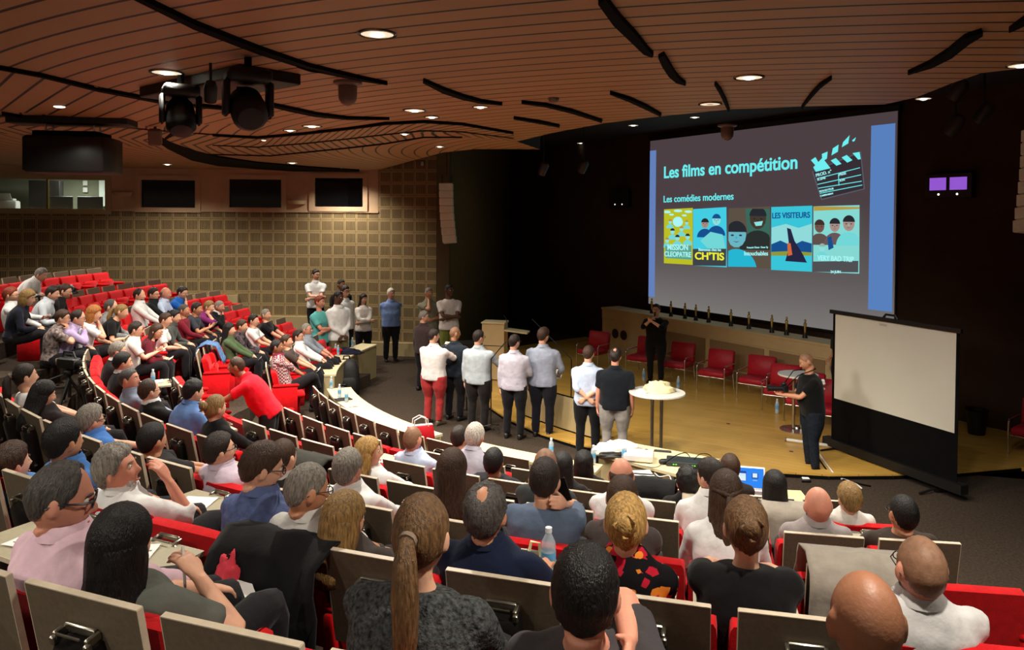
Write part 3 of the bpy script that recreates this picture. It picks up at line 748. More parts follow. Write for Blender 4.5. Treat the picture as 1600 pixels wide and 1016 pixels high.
SK1, SK2, SK3 = em('pskin', (150, 235, 232)), em('pskin_dark', (70, 60, 50)), em('pskin_warm', (176, 150, 140))
HB_, HC_, HD_ = em('phair', (40, 44, 50)), em('pcoat_blue', (24, 84, 150)), em('pcoat_teal', (120, 225, 225))
poster([(1038, 324), (1083, 321), (1084, 410), (1039, 408)], em('poster_yellow', (196, 200, 40)))
for x, y, a, b_ in [(1043, 328, 6, 2), (1060, 326, 7, 2), (1076, 327, 6, 2), (1050, 332, 4, 1.5), (1070, 333, 4, 1.5)]:
    spoly('poster_figure', [(x + a*cos(k*.6), y + b_*sin(k*.6)) for k in range(10)], CYP, .0125)
spoly('poster_figure', [(1060 + 8*cos(k*.5), 343 + 8*sin(k*.5)) for k in range(12)], CYP, .0125)
for x, y, h in [(1048, 343, 7), (1074, 344, 7), (1052, 358, 9), (1066, 354, 8), (1044, 372, 8), (1060, 368, 9), (1076, 366, 9)]: bust(x, y, h, SK1, HB_ if h > 8 else em('phair_o', (190, 150, 60)), HD_)
spoly('poster_figure', [(1041, 381), (1082, 380), (1083, 402), (1042, 400)], em('poster_teal2', (96, 170, 150)), .0165)
stext('CLEOPATRE', 1040.5, 397, 1082, 398, CYP, .0185, .02)
stext('MISSION', 1045, 387, 1077, 387, CYP, .0185, .02)
poster([(1084, 323), (1136, 319), (1138, 413), (1085, 411)], em('poster_cyan', (70, 215, 238)))
bust(1103, 345, 15, SK3, HB_, HC_); bust(1121, 339, 17, SK1, HC_, HC_)
spoly('poster_figure', [(1096, 372), (1112, 358), (1131, 362), (1136, 384), (1108, 384)], HD_, .0175)
spoly('poster_figure', [(1085, 385), (1138, 384), (1138, 413), (1085, 411)], em('poster_ground', (66, 70, 74)), .0185)
stext('Bienvenue chez les', 1094, 388, 1129, 388, CYP, .0205, .015)
stext("CH'TIS", 1088.5, 401.5, 1134, 402.5, em('title_yellow', (240, 240, 60), 1.0), .0205, .025, vtop=389.5)
poster([(1140, 321), (1205, 317), (1206, 414), (1141, 412)], em('poster_brown', (96, 84, 72)))
spoly('poster_figure', [(1166, 320), (1204, 318), (1205, 372), (1172, 380)], em('poster_green', (60, 110, 96)), .0115)
bust(1186, 336, 34, SK2, HB_, em('pcoat_dark', (44, 50, 48)), .0125)
spoly('poster_figure', [(1180, 342), (1194, 340), (1192, 347), (1183, 348)], SK1, .0175)
bust(1153, 362, 40, em('pskin_blue', (110, 190, 205)), HB_, em('pcoat_cyan', (40, 190, 220)), .0185)
stext('Intouchables', 1166, 394, 1203, 393.5, CYP, .0245, .012)
stext('Fran\u00e7ois Cluzet  Omar Sy', 1170, 383, 1203, 382, CYP, .0245, .005)
poster([(1207, 318), (1271, 315), (1272, 418), (1208, 416)], em('poster_sky', (60, 205, 226)))
spoly('poster_figure', [(1208, 350), (1230, 344), (1250, 350), (1271, 343), (1271, 384), (1208, 386)], em('poster_cloud', (150, 228, 228)), .0115)
spoly('poster_figure', [(1208, 376), (1222, 370), (1240, 378), (1256, 370), (1271, 374), (1271, 388), (1208, 390)], HC_, .013)
spoly('poster_figure', [(1208, 388), (1240, 386), (1271, 388), (1271, 393), (1208, 394)], em('poster_olive', (150, 160, 60)), .0145)
spoly('poster_figure', [(1232, 350), (1238, 352), (1244, 370), (1258, 392), (1264, 404), (1230, 402), (1236, 380)], em('poster_navy', (40, 40, 70)), .016)
spoly('poster_figure', [(1233, 374), (1238, 374), (1241, 392), (1234, 394)], em('poster_orange', (220, 110, 60)), .0175)
stext('LES VISITEURS', 1209, 336, 1268, 334, HC_, .0185, .02, vtop=327)
poster([(1273, 316), (1345, 313), (1346, 420), (1274, 418)], em('poster_mint', (140, 226, 220)))
spoly('poster_figure', [(1273, 316), (1345, 313), (1345, 319), (1274, 323)], em('poster_gold', (190, 160, 70)), .0115)
bust(1283, 347, 20, em('pskin_bronze', (120, 90, 80)), em('phair_brown', (70, 50, 44)), em('pcoat_taupe', (100, 84, 80))); bust(1307, 345, 21, SK3, HB_, em('pcoat_mauve', (110, 90, 92))); bust(1329, 342, 24, SK3, HB_, HD_)
spoly('poster_figure', [(1296, 364), (1302, 362), (1306, 380), (1298, 384)], HC_, .0185)
bust(1288, 380, 12, SK1, em('phair_light', (150, 190, 180)), HD_, .019)
spoly('poster_figure', [(1274, 402), (1345, 400), (1346, 420), (1274, 418)], em('poster_grey', (84, 84, 88)), .022)
stext('VERY BAD TRIP', 1281, 400, 1338, 402, CYP, .0245, .02, vtop=392)
stext('24 JUIN', 1302, 419.5, 1318, 419.5, CYP, .0245, .015)

# ------------------------------------------------------------------ long low desk in front of it
dk = empty('stage_desk', SB + SD*3.5 + SN*.3, 0, 'long beige desk along the stage wall under the big screen', 'desk')
o_ = dk.location
def db(name, s0, s1, n0, n1, z0, z1, m, bev=0):
    mb = MB(); mb.prism([(SB + SD*s + SN*n_ - V((o_.x, o_.y, 0)))[:2] for s, n_ in ((s0, n0), (s1, n0), (s1, n1), (s0, n1))], z0, z1); return mb.build(name, m, dk)
dz = PY(942, 478, P(942, 545, STAGE_Z).y).z
DESK_Z = dz
M_DESK = mat('desk_veneer', (204, 178, 130), .5, noise_s=5, noise_amt=.05); M_DPANEL = mat('desk_panel', (150, 122, 84), .6, noise_s=90, noise_amt=.15)
db('desk_top', -.0, 8.2, -.02, .62, dz-.05, dz, M_DESK); db('upper_panel', .02, 8.18, 0, .03, dz-.30, dz-.056, M_DESK); db('lower_panel', .02, 8.18, .012, .04, STAGE_Z, dz-.306, M_DESK)
db('end_panel', 0, .04, .031, .6, STAGE_Z, dz-.051, M_DESK)
for s0, s1 in [(2.35, 4.0), (4.15, 5.75), (5.9, 7.3)]: db('inset_panel', s0, s1, -.004, .01, STAGE_Z+.28, dz-.34, M_DPANEL)
for s0 in (2.35, 4.15): db('inset_panel', s0, s0+1.6, -.004, .01, STAGE_Z+.03, STAGE_Z+.24, M_DPANEL)

for s_v in (.62, .98):
    q = SB + SD*s_v - SN*.006 - o_; MB().lathe([(.13, 0), (.13, .012), (.001, .013)], (q.x, q.y, .62), 22, Matrix((SD, V((0, 0, 1)), -SN)).transposed()).build('round_vent', mat('vent_brown', (46, 34, 24), .7, noise_s=60, noise_amt=.3), dk)
# ------------------------------------------------------------------ free-standing pull-up screen
fa, fb = P(1303, 692, STAGE_Z), P(1500, 765, 0.05)
fd = V((fb.x-fa.x, fb.y-fa.y, 0)); fw = fd.length; fd.normalize(); fn = V((-fd.y, fd.x, 0)); fn = fn if fn.y > 0 else -fn
htop = PY(1297, 477, fa.y).z
htr = PY(1492, 505, fb.y).z
fs = empty('pull_up_screen', (fa.x, fa.y, 0), 0, 'free standing pull-up screen, white above black, at the right of the stage', 'screen')
def fsr(name, a, b_, z0, z1, n0, n1, m):
    mb = MB(); f_ = lambda s, n_, z: fd*s + fn*n_ + V((0, 0, z)); vs = []
    sk = .0
    mb.plate([f_(a, n0, z0), f_(b_, n0, z0), f_(b_, n0, z1), f_(a, n0, z1)], fn*(n1-n0)); return mb.build(name, m, fs)
zs = (PY(1303, 615, fa.y).z, PY(1495, 668, fb.y).z)
print('pullup', htop, htr, zs, fw)
HT = (htop+htr)/2; ZS = (zs[0]+zs[1])/2
fsr('cloth', .05, fw-.05, ZS, HT-.06, 0, .006, mat('screen_white', (206, 203, 188), .85, noise_s=1.2, noise_amt=.03)); fsr('black_skirt', 0, fw, STAGE_Z+.16, ZS, .001, .007, BLACKM)
fsr('border', 0, .05, ZS, HT-.06, .001, .008, BLACKM); fsr('border', fw-.05, fw, ZS, HT-.06, .001, .008, BLACKM)
fsr('top_bar', -.06, fw+.03, HT-.06, HT, -.02, .03, BLACK); fsr('case', -.12, fw+.12, STAGE_Z+.03, STAGE_Z+.16, -.07, .07, BLACK)
mb = MB(); c_ = fd*(fw*.5) + V((0, 0, HT)); mb.tube([c_ - fd*.13, c_ - fd*.09 + V((0, 0, .05)), c_ + fd*.09 + V((0, 0, .05)), c_ + fd*.13], .018, 6); mb.build('handle', BLACK, fs)
for s in (.12, fw-.3):
    mb = MB(); mb.box(fd*s + V((0, 0, STAGE_Z*.5 + .015 + (.0 if s < 1 else -.02))), (.06, .06, STAGE_Z*.9)); mb.tube([fd*s - fn*.33 + V((0, 0, STAGE_Z+.015 if s < 1 else .02)), fd*s + fn*.33 + V((0, 0, STAGE_Z+.02))], .016, 6); mb.build('foot', BLACK, fs)
mb = MB(); mb.tube([fd*(fw*.5) + fn*.04 + V((0, 0, STAGE_Z+.1)), fd*(fw*.5) + fn*.04 + V((0, 0, HT-.02))], .014, 8); mb.build('support_pole', CHROME, fs)
mb = MB(); c_ = fd*(fw*.44) + V((0, 0, HT-.13)); mb.plate([c_ - fd*.07 - fn*.002, c_ + fd*.07 - fn*.002, c_ + fd*.07 - fn*.002 + V((0, 0, .035)), c_ - fd*.07 - fn*.002 + V((0, 0, .035))], fn*.001); mb.build('printed_label', mat('faint_grey', (176, 172, 160), .8, noise_s=50, noise_amt=.1), fs)

# ------------------------------------------------------------------ audience desks
desk_arc('curved_desk', 7.50, 7.92, 190.8, 163.5, .78, 'cream curved desk farthest left, dark jacket and bottles lying on it')
desk_arc('curved_desk', 7.28, 7.70, 199.3, 226.9, .76, 'long cream curved desk in front of the left seats, red handbag on its end')
desk_arc('curved_desk', 7.22, 7.55, 232, 246.5, .76, 'narrow cream front desk between the bottles and the white projector', front=False)
desk_arc('curved_desk', 7.35, 7.75, 254, 264.5, .70, 'front desk strip carrying the open laptop', front=True)
tb = empty('table', P(1030, 715, .78), 0, 'cream rectangular table holding the white projector and black network box', 'table'); o_ = tb.location; tb.location.z = 0
cs = [P(u, v, .78) for u, v in ((929, 705), (995, 690), (1130, 713), (1064, 738))]
mb = MB(); mb.prism([(c.x-o_.x, c.y-o_.y) for c in cs], .745, .78); mb.build('table_top', CREAM_TOP, tb)
cc = sum(cs, V((0, 0, 0)))/4
for c in cs:
    d_ = (cc-c)*.08; mb = MB(); mb.box((c.x-o_.x+d_.x, c.y-o_.y+d_.y, .372), (.04, .04, .744)); mb.build('leg', BLACK, tb)
d_ = (cs[3]-cs[0])
mb = MB(); a_ = cs[0].lerp(cs[3], .06) - o_; b_ = cs[0].lerp(cs[3], .94) - o_
mb.plate([V((a_.x, a_.y+.06, .1)), V((b_.x, b_.y+.06, .1)), V((b_.x, b_.y+.06, .74)), V((a_.x, a_.y+.06, .74))], (0, .02, 0)); mb.build('modesty_panel', CREAM, tb)
# ------------------------------------------------------------------ people
def interp(tab, x):
    if x <= tab[0][0]: return tab[0][1]
    for (a, u), (b_, v) in zip(tab, tab[1:]):
        if x <= b_: return u + (v-u)*(x-a)/(b_-a)
    return tab[-1][1]
def headpt(phi, lat):
    d = V((sin(phi)*cos(lat), cos(phi)*cos(lat), sin(lat)))
    x, y, z = d.x*.075, d.y*.097, d.z*.118
    if z < 0:
        t = -z/.118
        x *= 1 - .30*t**1.6
        y *= (1 - .05*t) if y > 0 else (1 - .40*t**1.25)
    else:
        x *= 1 + .05*sin(pi*min(1, z/.118)); y *= 1.03 if y < 0 else 1
    if y > .06: y = .06 + (y-.06)*.86
    if d.y > 0:
        g = lambda x0, z0, sx, sz: math.exp(-((x-x0)/sx)**2 - ((z-z0)/sz)**2)
        y += .026*g(0, -.024, .012, .014) + .014*g(0, .000, .009, .024) + .005*g(0, .034, .045, .009)
        y -= .011*(g(.031, .013, .016, .011) + g(-.031, .013, .016, .011))
        y += .007*g(0, -.061, .022, .005) + .007*g(0, -.071, .02, .006) - .003*g(0, -.066, .024, .0025) + .010*g(0, -.100, .024, .014) + .004*(g(.04, -.028, .02, .02) + g(-.04, -.028, .02, .02))
    return V((x, y, z)), d
NL, NT = 44, 30
def hgrid(fn):
    vs = []; fs = []
    vs.append(fn(0, pi/2))
    for i in range(1, NT):
        lat = pi/2 - pi*i/NT
        for k in range(NL):
            a = 2*pi*k/NL - pi; vs.append(fn(a - .42*sin(a), lat))
    vs.append(fn(0, -pi/2)); L = len(vs)-1
    for k in range(NL):
        fs.append((0, 1+(k+1) % NL, 1+k)); fs.append((L, L-NL+k, L-NL+(k+1) % NL))
    for i in range(NT-2):
        for k in range(NL): fs.append((1+i*NL+k, 1+i*NL+(k+1) % NL, 1+(i+1)*NL+(k+1) % NL, 1+(i+1)*NL+k))
    return vs, fs
HEADV, HEADF = hgrid(lambda p_, l_: headpt(p_, l_)[0])
ZL = [(0, .070), (35, .068), (55, .050), (72, .015), (86, -.015), (94, .012), (106, -.012), (125, -.045), (150, -.062), (180, -.066)]
def hair_cap(style, seed):
    th = {'crew': .006, 'short': .013, 'side': .017, 'wavy': .024, 'curly': .024, 'long': .018, 'bob': .026, 'pony': .010, 'bun': .012, 'half': .016, 'ring': .009, 'recede': .011, 'crown': .016, 'stubble': .0022}[style]
    rough = {'curly': .009, 'wavy': .008, 'short': .0035, 'side': .004, 'bob': .004, 'crown': .009, 'recede': .003}.get(style, .002)
    def fn(phi, lat):
        p_, d = headpt(phi, lat); a = abs(math.degrees(phi)) % 360; a = 360-a if a > 180 else a
        zl = interp(ZL, a); sft = 0
        if style in ('long', 'bob', 'half', 'pony', 'bun') and a > 80: zl = min(zl, interp([(80, .01), (95, -.03), (180, -.085)], a))
        if style in ('bob', 'long') and a < 80: zl -= .012
        cov = smoothstep(-.006, .007, p_.z - zl)
        if style == 'ring': cov *= 1 - smoothstep(.025, .052, p_.z + (.0 if a > 100 else .03)); cov *= smoothstep(58, 80, a)
        if style == 'recede': cov *= smoothstep(.0, .22, .62 - d.y*1.0 - (.12 if abs(d.x) < .3 else 0)) if p_.z > .03 else 1
        if style == 'crown': cov *= 1 - min(1, 1.4*math.exp(-(((d.y+.36)/.45)**2 + (d.x/.42)**2)*1.3)*(1 + .5*noise.noise(d*6))) if p_.z > .03 else 1
        n = noise.noise(V((d.x*7 + seed, d.y*7, d.z*5)))*rough + noise.noise(V((d.x*22 + seed, d.y*22, d.z*9)))*rough*.6
        top = smoothstep(.0, 1, d.z)
        t = th*(.65 + .5*top) + n
        if style == 'side': t += .008*top*smoothstep(-.2, .6, d.y)
        if style in ('short', 'wavy') : t += .004*top*max(0, d.y)
        nr = V((d.x/.075, d.y/.097, d.z/.118)).normalized()
        return p_ + nr*(-.007 + cov*(.007 + t))
    return hgrid(fn)
def crescent(mb, levels, seed, n=16):
    """hair falling round the back of the head: levels = (z, rx, ry, cy, phi0deg, thick)"""
    rings = []
    for i, (z, rx, ry, cy, p0, tk) in enumerate(levels):
        o_, i_ = [], []
        for k in range(n+1):
            a = radians(p0) + (2*pi - 2*radians(p0))*k/n
            w_ = 1 + .07*noise.noise(V((a*2.2 + seed, z*5, seed))) + .05*noise.noise(V((a*6 + seed, z*3, 3)))
            e = sin(pi*k/n)**.5 if 0 < k < n else 0
            o_.append(V((rx*w_*sin(a), cy + ry*w_*cos(a), z + .02*noise.noise(V((a*5, seed, 7)))*(1 if i == len(levels)-1 else 0)))); 
            t_ = tk*(.25 + .75*e)
            i_.append(V(((rx-t_)*sin(a), cy + (ry-t_)*cos(a), z)))
        rings.append(o_ + i_[::-1])
    mb.loft(rings)
def hair_parts(style, seed, L=.3):
    """[(name, MB, mat suffix)] in head space"""
    mb = MB(); vs, fs = hair_cap(style, seed); mb.add(vs, fs)
    extra = []
    if style in ('long', 'half'):
        crescent(mb, [(.095, .045, .058, -.004, 84, .03), (.06, .074, .092, -.005, 80, .03), (.02, .088, .107, -.006, 76, .035), (-.03, .092, .109, -.008, 74, .035), (-.09, .094, .105, -.016, 78, .045), (-.16, .106, .095, -.036, 88, .05), (-.16-.45*(L-.16), .115, .085, -.062, 98, .05), (-L, .095, .07, -.07, 105, .045)], seed)
    if style == 'bob':
        crescent(mb, [(.098, .05, .06, -.004, 80, .03), (.06, .082, .10, -.004, 78, .03), (0, .097, .114, -.006, 68, .035), (-.06, .10, .112, -.008, 66, .045), (-.115, .092, .098, -.012, 72, .045), (-.14, .075, .08, -.02, 84, .03)], seed)
    if style == 'pony':
        sx = .02*sin(seed)
        mb.tube([(0, -.098, .03), (0, -.125, .025), (sx, -.148, -.02), (sx*1.5, -.15, -.11), (sx*2, -.145, -.22), (sx*2, -.135, -L), (sx*2.5, -.13, -L-.05)], [.02, .024, .034, .040, .036, .024, .008], 12)
        t = MB(); t.tube([(0, -.108, .03), (0, -.124, .025)], .027, 12); extra.append(('hair_tie', t))
    if style in ('bun',):
        bv = MB(); bv.ball((0, 0, 0), 1, 18, 12); mb.add([V((0, -.116, .045)) + V((V(p).x*.046, V(p).y*.036, V(p).z*.044))*(1 + .16*noise.noise(V(p)*2.6 + V((seed, 0, 0))) + .06*sin(9*atan2(p[2], p[0]) + 5*V(p).y)) for p in bv.v], bv.f)
        for k in range(3):
            a = k*2.3 + seed; mb.tube([(.03*cos(a), -.12 + .0*k, .045 + .03*sin(a)), (.045*cos(a+.5), -.15, .045 + .04*sin(a+.5)), (.03*cos(a+1.1), -.135, .045 + .05*sin(a+1.1))], [.004, .007, .002], 6)
        t = MB(); t.tube([(0, -.098, .045), (0, -.106, .045)], .034, 12); extra.append(('hair_tie', t))
    if style == 'half':
        mb.tube([(-.07, -.05, .035), (-.03, -.105, .03), (0, -.118, .02), (.03, -.105, .03), (.07, -.05, .035)], .014, 8); mb.tube([(0, -.118, .02), (0, -.135, -.06), (0, -.13, -.16)], [.018, .022, .008], 10)
    return mb, extra
SKIN = {'l': (222, 168, 138), 't': (196, 138, 104), 'r': (214, 146, 120), 'd': (92, 60, 44), 'm': (150, 100, 72)}
def skin_mat(k): return mat('skin_'+k, SKIN[k], .5, noise_s=9, noise_amt=.10, bump=.12, bump_s=90, spec=.4)
HAIRC = {'black': (20, 17, 16), 'dark': (38, 28, 22), 'brown': (62, 42, 28), 'lbrown': (104, 76, 48), 'blond': (176, 138, 78), 'dblond': (136, 106, 62), 'red': (130, 58, 34), 'grey': (128, 122, 112), 'white': (196, 190, 178), 'dgrey': (74, 70, 66), 'rblond': (164, 104, 50), 'stub': (134, 98, 74)}
def hair_mat(k):
    if k == 'stub': return mat('hair_stub', HAIRC[k], .55, noise_s=45, noise_amt=.18, bump=.12, bump_s=140, spec=.35)
    return mat('hair_'+k, HAIRC[k], .45, noise_s=30, noise_amt=.55, bump=.7, bump_s=60, stretch=(4, 4, .7), spec=.35)
def cloth_mat(rgb, kind='plain'):
    key = 'cloth_%d_%d_%d_%s' % (*rgb, kind)
    if key in MATS: return MATS[key]
    if kind == 'plain': return mat(key, rgb, .88, noise_s=14, noise_amt=.10, bump=.55, bump_s=17, spec=.12, sheen=.08)
    if kind == 'knit': return mat(key, rgb, .92, noise_s=70, noise_amt=.75, bump=.9, bump_s=90, spec=.12)
    if kind == 'denim': return mat(key, rgb, .9, noise_s=26, noise_amt=.3, bump=.4, bump_s=40, spec=.12)
    if kind == 'print': return mat(key, rgb, .85, noise_s=24, noise_amt=.95, bump=.2, bump_s=30, spec=.12)
    if kind == 'check':
        m, nt, b = pattern_mat(key, .85, .1); t = nt.nodes.new('ShaderNodeTexCoord'); k = nt.nodes.new('ShaderNodeTexChecker'); k.inputs['Scale'].default_value = 34
        nt.links.new(t.outputs['Object'], k.inputs[0]); k.inputs[1].default_value = srgb(*rgb); k.inputs[2].default_value = srgb(190, 180, 176); nt.links.new(k.outputs[0], b.inputs['Base Color']); return m
    if kind == 'floral':
        m, nt, b = pattern_mat(key, .85, .1); t = nt.nodes.new('ShaderNodeTexCoord'); k = nt.nodes.new('ShaderNodeTexVoronoi'); k.inputs['Scale'].default_value = 30
        nt.links.new(t.outputs['Object'], k.inputs[0]); r = nt.nodes.new('ShaderNodeValToRGB'); r.color_ramp.interpolation = 'CONSTANT'
        r.color_ramp.elements[0].color = srgb(18, 16, 18); r.color_ramp.elements[1].position = .62; r.color_ramp.elements[1].color = srgb(170, 24, 44)
        e = r.color_ramp.elements.new(.85); e.color = srgb(206, 120, 40)
        s = nt.nodes.new('ShaderNodeSeparateColor'); nt.links.new(k.outputs['Color'], s.inputs[0]); nt.links.new(s.outputs[0], r.inputs[0]); nt.links.new(r.outputs[0], b.inputs['Base Color']); return m
def ering(c, X, Y, rx, ry, n=16, e=.9):
    out = []
    for k in range(n):
        a = 2*pi*k/n; ca, sa = cos(a), sin(a)
        out.append(c + X*(rx*math.copysign(abs(ca)**e, ca)) + Y*(ry*math.copysign(abs(sa)**e, sa)))
    return out
def limb(mb, pts, rs, n=12): mb.tube(pts, rs, n)
def dense(pts, rs, m=4):
    """Catmull-Rom resample of a limb so bends are round"""
    P_ = [V(p) for p in pts]; out = []; ro = []
    for i in range(len(P_)-1):
        p0, p1, p2, p3 = P_[max(i-1, 0)], P_[i], P_[i+1], P_[min(i+2, len(P_)-1)]
        for k in range(m):
            t = k/m
            out.append(.5*((2*p1) + (p2-p0)*t + (2*p0-5*p1+4*p2-p3)*t*t + (3*p1-p0-3*p2+p3)*t**3)); ro.append(rs[i] + (rs[i+1]-rs[i])*t)
    out.append(P_[-1]); ro.append(rs[-1]); return out, ro
def ik(S, T, a, b_, pole):
    d = T - S; L = d.length; 
    if L > (a+b_)*.995: T = S + d*((a+b_)*.995/L); d = T - S; L = d.length
    x = (a*a - b_*b_ + L*L)/(2*L); h = sqrt(max(0, a*a - x*x)); u = d/L
    p_ = pole - u*pole.dot(u)
    p_ = p_.normalized() if p_.length > 1e-4 else u.orthogonal().normalized()
    return S + u*x + p_*h, T
def hand(mb, W, d, n, side, curl=.5, spread=.0):
    """palm, four jointed fingers and a thumb; W wrist, d along the palm, n palm normal (curl direction)"""
    d = d.normalized(); n = (n - d*n.dot(d)); n = n.normalized() if n.length > 1e-4 else d.orthogonal(); l = d.cross(n)*side
    def R(c, rx, ry): return ering(c, l, n, rx, ry, 10, .8)
    mb.loft([R(W - d*.02, .024, .019), R(W + d*.012, .028, .018), R(W + d*.05, .040, .016), R(W + d*.085, .042, .0135), R(W + d*.095, .036, .010)])
    for i, (off, L) in enumerate([(-.031, .072), (-.010, .082), (.011, .076), (.031, .060)]):
        b_ = W + d*(.085 - abs(off)*.15) + l*off; pts = [b_ - d*.02, b_]; ang = 0; dirv = (d + l*off*2*spread)
        for j, f in enumerate((.45, .32, .23)):
            ang += curl*(.7 + .25*i*.3)
            pts.append(pts[-1] + (dirv*cos(ang) + n*sin(ang)).normalized()*L*f)
        mb.tube(pts, [.0085, .0092, .0088, .008, .0062], 8)
    t0 = W + d*.028 - l*.026; td = (d*.75 - l*.62 + n*.35).normalized(); t1 = t0 + td*.036; t2 = t1 + (td + d*.35 + n*curl*.5).normalized()*.032
    mb.tube([t0 - td*.012, t0, t1, t2, t2 + (t2-t1)*.25], [.013, .0135, .0105, .009, .006], 8)
HEADK, HEADS = 1.06, 1.13
class Fig: pass
def person(label, root, yaw, hd, hip_z, sit, floor_dz=0, look=(0, 0, 0), hair=('short', 'dark'), skin='l', top=((200, 200, 200), 'shirt', 'long', 'plain'), pants=(28, 27, 30), shoes=(22, 20, 19), arms=('lap', 'lap'),
           build=1.0, belly=1.0, glasses=None, beard=None, lod=1, fem=False, hairL=.3, face=True, sc=1.0, group='seated audience', extra=None, pkind='plain', leg=None, curl=.5):
    """root: ground point under the hips; yaw: heading (radians, 0 = +x); hd: head centre in the local frame (x right, y forward, z up)"""
    M0 = Matrix.Translation(root) @ Matrix.Rotation(yaw - pi/2, 4, 'Z')
    H = V((0, 0, hip_z)); hd = V(hd); ax = hd - H; Ls = ax.length
    k = max(.96, min(1.04, Ls/.70)) if sit else Ls/.70    # figure scale from hip-to-head length
    sp_dir = ax.normalized()
    bow = V((0, -.035*k if sit else -.012*k, 0))
    def spine(s):                                          # s in 0..1 -> point, from hip to head
        return H + ax*s + bow*sin(pi*min(1, s/.85)) if s < .85 else H + ax*s
    def frame(s):
        t = (spine(min(1, s+.04)) - spine(max(-.2, s-.04))).normalized(); X = V((1, 0, 0)); X = (X - t*X.dot(t)).normalized(); return X, t.cross(X)*1.0, t
    NOD = [(-.13, .170, .122), (-.02, .170, .124), (.16, .155, .114), (.34, .164, .118), (.48, .176, .122), (.58, .182, .114), (.66, .160, .098), (.71, .122, .082), (.75, .088, .070), (.785, .070, .062)]
    if fem: NOD = [(-.13, .178, .125), (-.02, .174, .124), (.16, .138, .100), (.34, .148, .112), (.48, .160, .128), (.58, .160, .108), (.66, .140, .092), (.71, .108, .076), (.75, .078, .064), (.785, .062, .056)]
    if sit: NOD = [(s*(1 + .075*smoothstep(.2, .66, s)), rx, ry) for s, rx, ry in NOD]
    def torso(mb, grow, s0, s1, n=18):
        rings = []
        for s, rx, ry in NOD:
            if s < s0 - 1e-6 or s > s1 + 1e-6: continue
            X, Y, t = frame(s); f = build if s < .68 else 1
            b_ = belly if .0 <= s <= .4 else 1
            c = spine(s) + Y*(.02*(b_-1)*5*k)
            rings.append(ering(c, X, Y, (rx*f*k + grow)*(1+(b_-1)*.3), ry*(.5+.5*f)*b_*k + grow, n, .88))
        mb.loft(rings)
    X, Y, t = frame(.66); sh = spine(.675 if not sit else .728)
    wf = (.165 if not fem else .148)*build*k
    Ssh = {1: sh + X*wf - t*.045, -1: sh - X*wf - t*.045}
    ua, fa = .285*k, .25*k
    # arm targets
    def target(spec, sd):
        S = Ssh[sd]
        if spec[0] == 'px':
            Wp = PY(spec[1], spec[2], (M0 @ hd).y + spec[3]); return M0.inverted() @ Wp, V(spec[4]) if len(spec) > 4 else V((sd*.6, -.4, -.7)), (V(spec[5]) if len(spec) > 5 else None)
        if not isinstance(spec, str): return V(spec[0]), V(spec[1]) if len(spec) > 1 else V((sd*.6, -.5, -.4)), (spec[2] if len(spec) > 2 else None)
        if spec == 'lap': return V((sd*.09, .36, hip_z + .13)), V((sd*.7, -.5, -.3)), V((0, 0, -1))
        if spec == 'table': return V((sd*.13, .46, hip_z + .27)), V((sd*.8, -.3, -.3)), V((0, 0, -1))
        if spec == 'phone': return V((sd*.05, .34, hip_z + .26)), V((sd*.8, -.3, -.5)), V((0, .3, 1))
        if spec == 'down': return S + V((sd*.05, .03, -.535*k)), V((sd*.3, -1, 0)), V((-sd, 0, 0))
        if spec == 'cross': return V((-sd*.13, .15*k + .06*belly, S.z - .27*k + (.03 if sd > 0 else -.01))) + V((0, sh.y, 0)), V((sd*1.2, .35, -.5)), V((0, -1, 0))
        if spec == 'back': return V((-sd*.03, -.17, hip_z + .03)), V((sd*1.0, -.5, 0)), V((0, 1, 0))
        if spec == 'chin': return hd + V((sd*.02, .085, -.165)), V((sd*.5, .5, -1)), V((0, -1, .2))
        if spec == 'cheek': return hd + V((sd*.115, .035, -.13)), V((sd*.6, .5, -1)), V((-sd, -.2, .0))
        if spec == 'front': return V((sd*.04, .24, hip_z + .16)), V((sd*1, -.5, -.3)), V((0, -1, 0))
        if spec == 'clasp': return V((-sd*.02, .21, hip_z + .02)), V((sd*1, -.3, 0)), V((0, -1, 0))
    bm_ = MB(); hv = Matrix.Translation(hd) @ Matrix.Rotation(radians(look[0]), 4, 'Z') @ Matrix.Rotation(radians(look[1]) - max(-.5, min(.6, atan2(ax.y, ax.z)*.35)), 4, 'X') @ Matrix.Rotation(radians(look[2]), 4, 'Y') @ Matrix.Scale(k*(.97 if fem else 1.0)*(HEADK if not sit else HEADS), 4)
    bm_.add([hv @ p for p in HEADV], HEADF)
    for sd in (1, -1):
        if face: bm_.ball(hv @ V((sd*.078, -.010, -.002)), 1, 10, 8, hv.to_3x3() @ Matrix.Rotation(sd*-.35, 3, 'Z') @ Matrix.Diagonal((.010, .021, .033)))
    X6, Y6, t6 = frame(.70)
    nb = spine(.70 if not sit else .745); ne = hv @ V((0, -.022, -.07)); nr_ = (.058 if not fem else .049)*k
    pts, rs = dense([nb, nb.lerp(ne, .5) - Y6*.004, ne], [nr_*1.25, nr_*1.0, nr_*.98], 3); limb(bm_, pts, rs, 14)
    torso(bm_, -.028, -.02, .70*(1.07 if sit else 1))
    col, kind, slv, ck = (list(top) + ['plain'])[:4]
    sm_ = MB(); torso(sm_, .014, -.13 if not sit else -.05, .752*(1.07 if sit else 1) if kind in ('tee', 'scoop', 'knit') else .79*(1.07 if sit else 1))
    out = Fig(); out.hands = {}
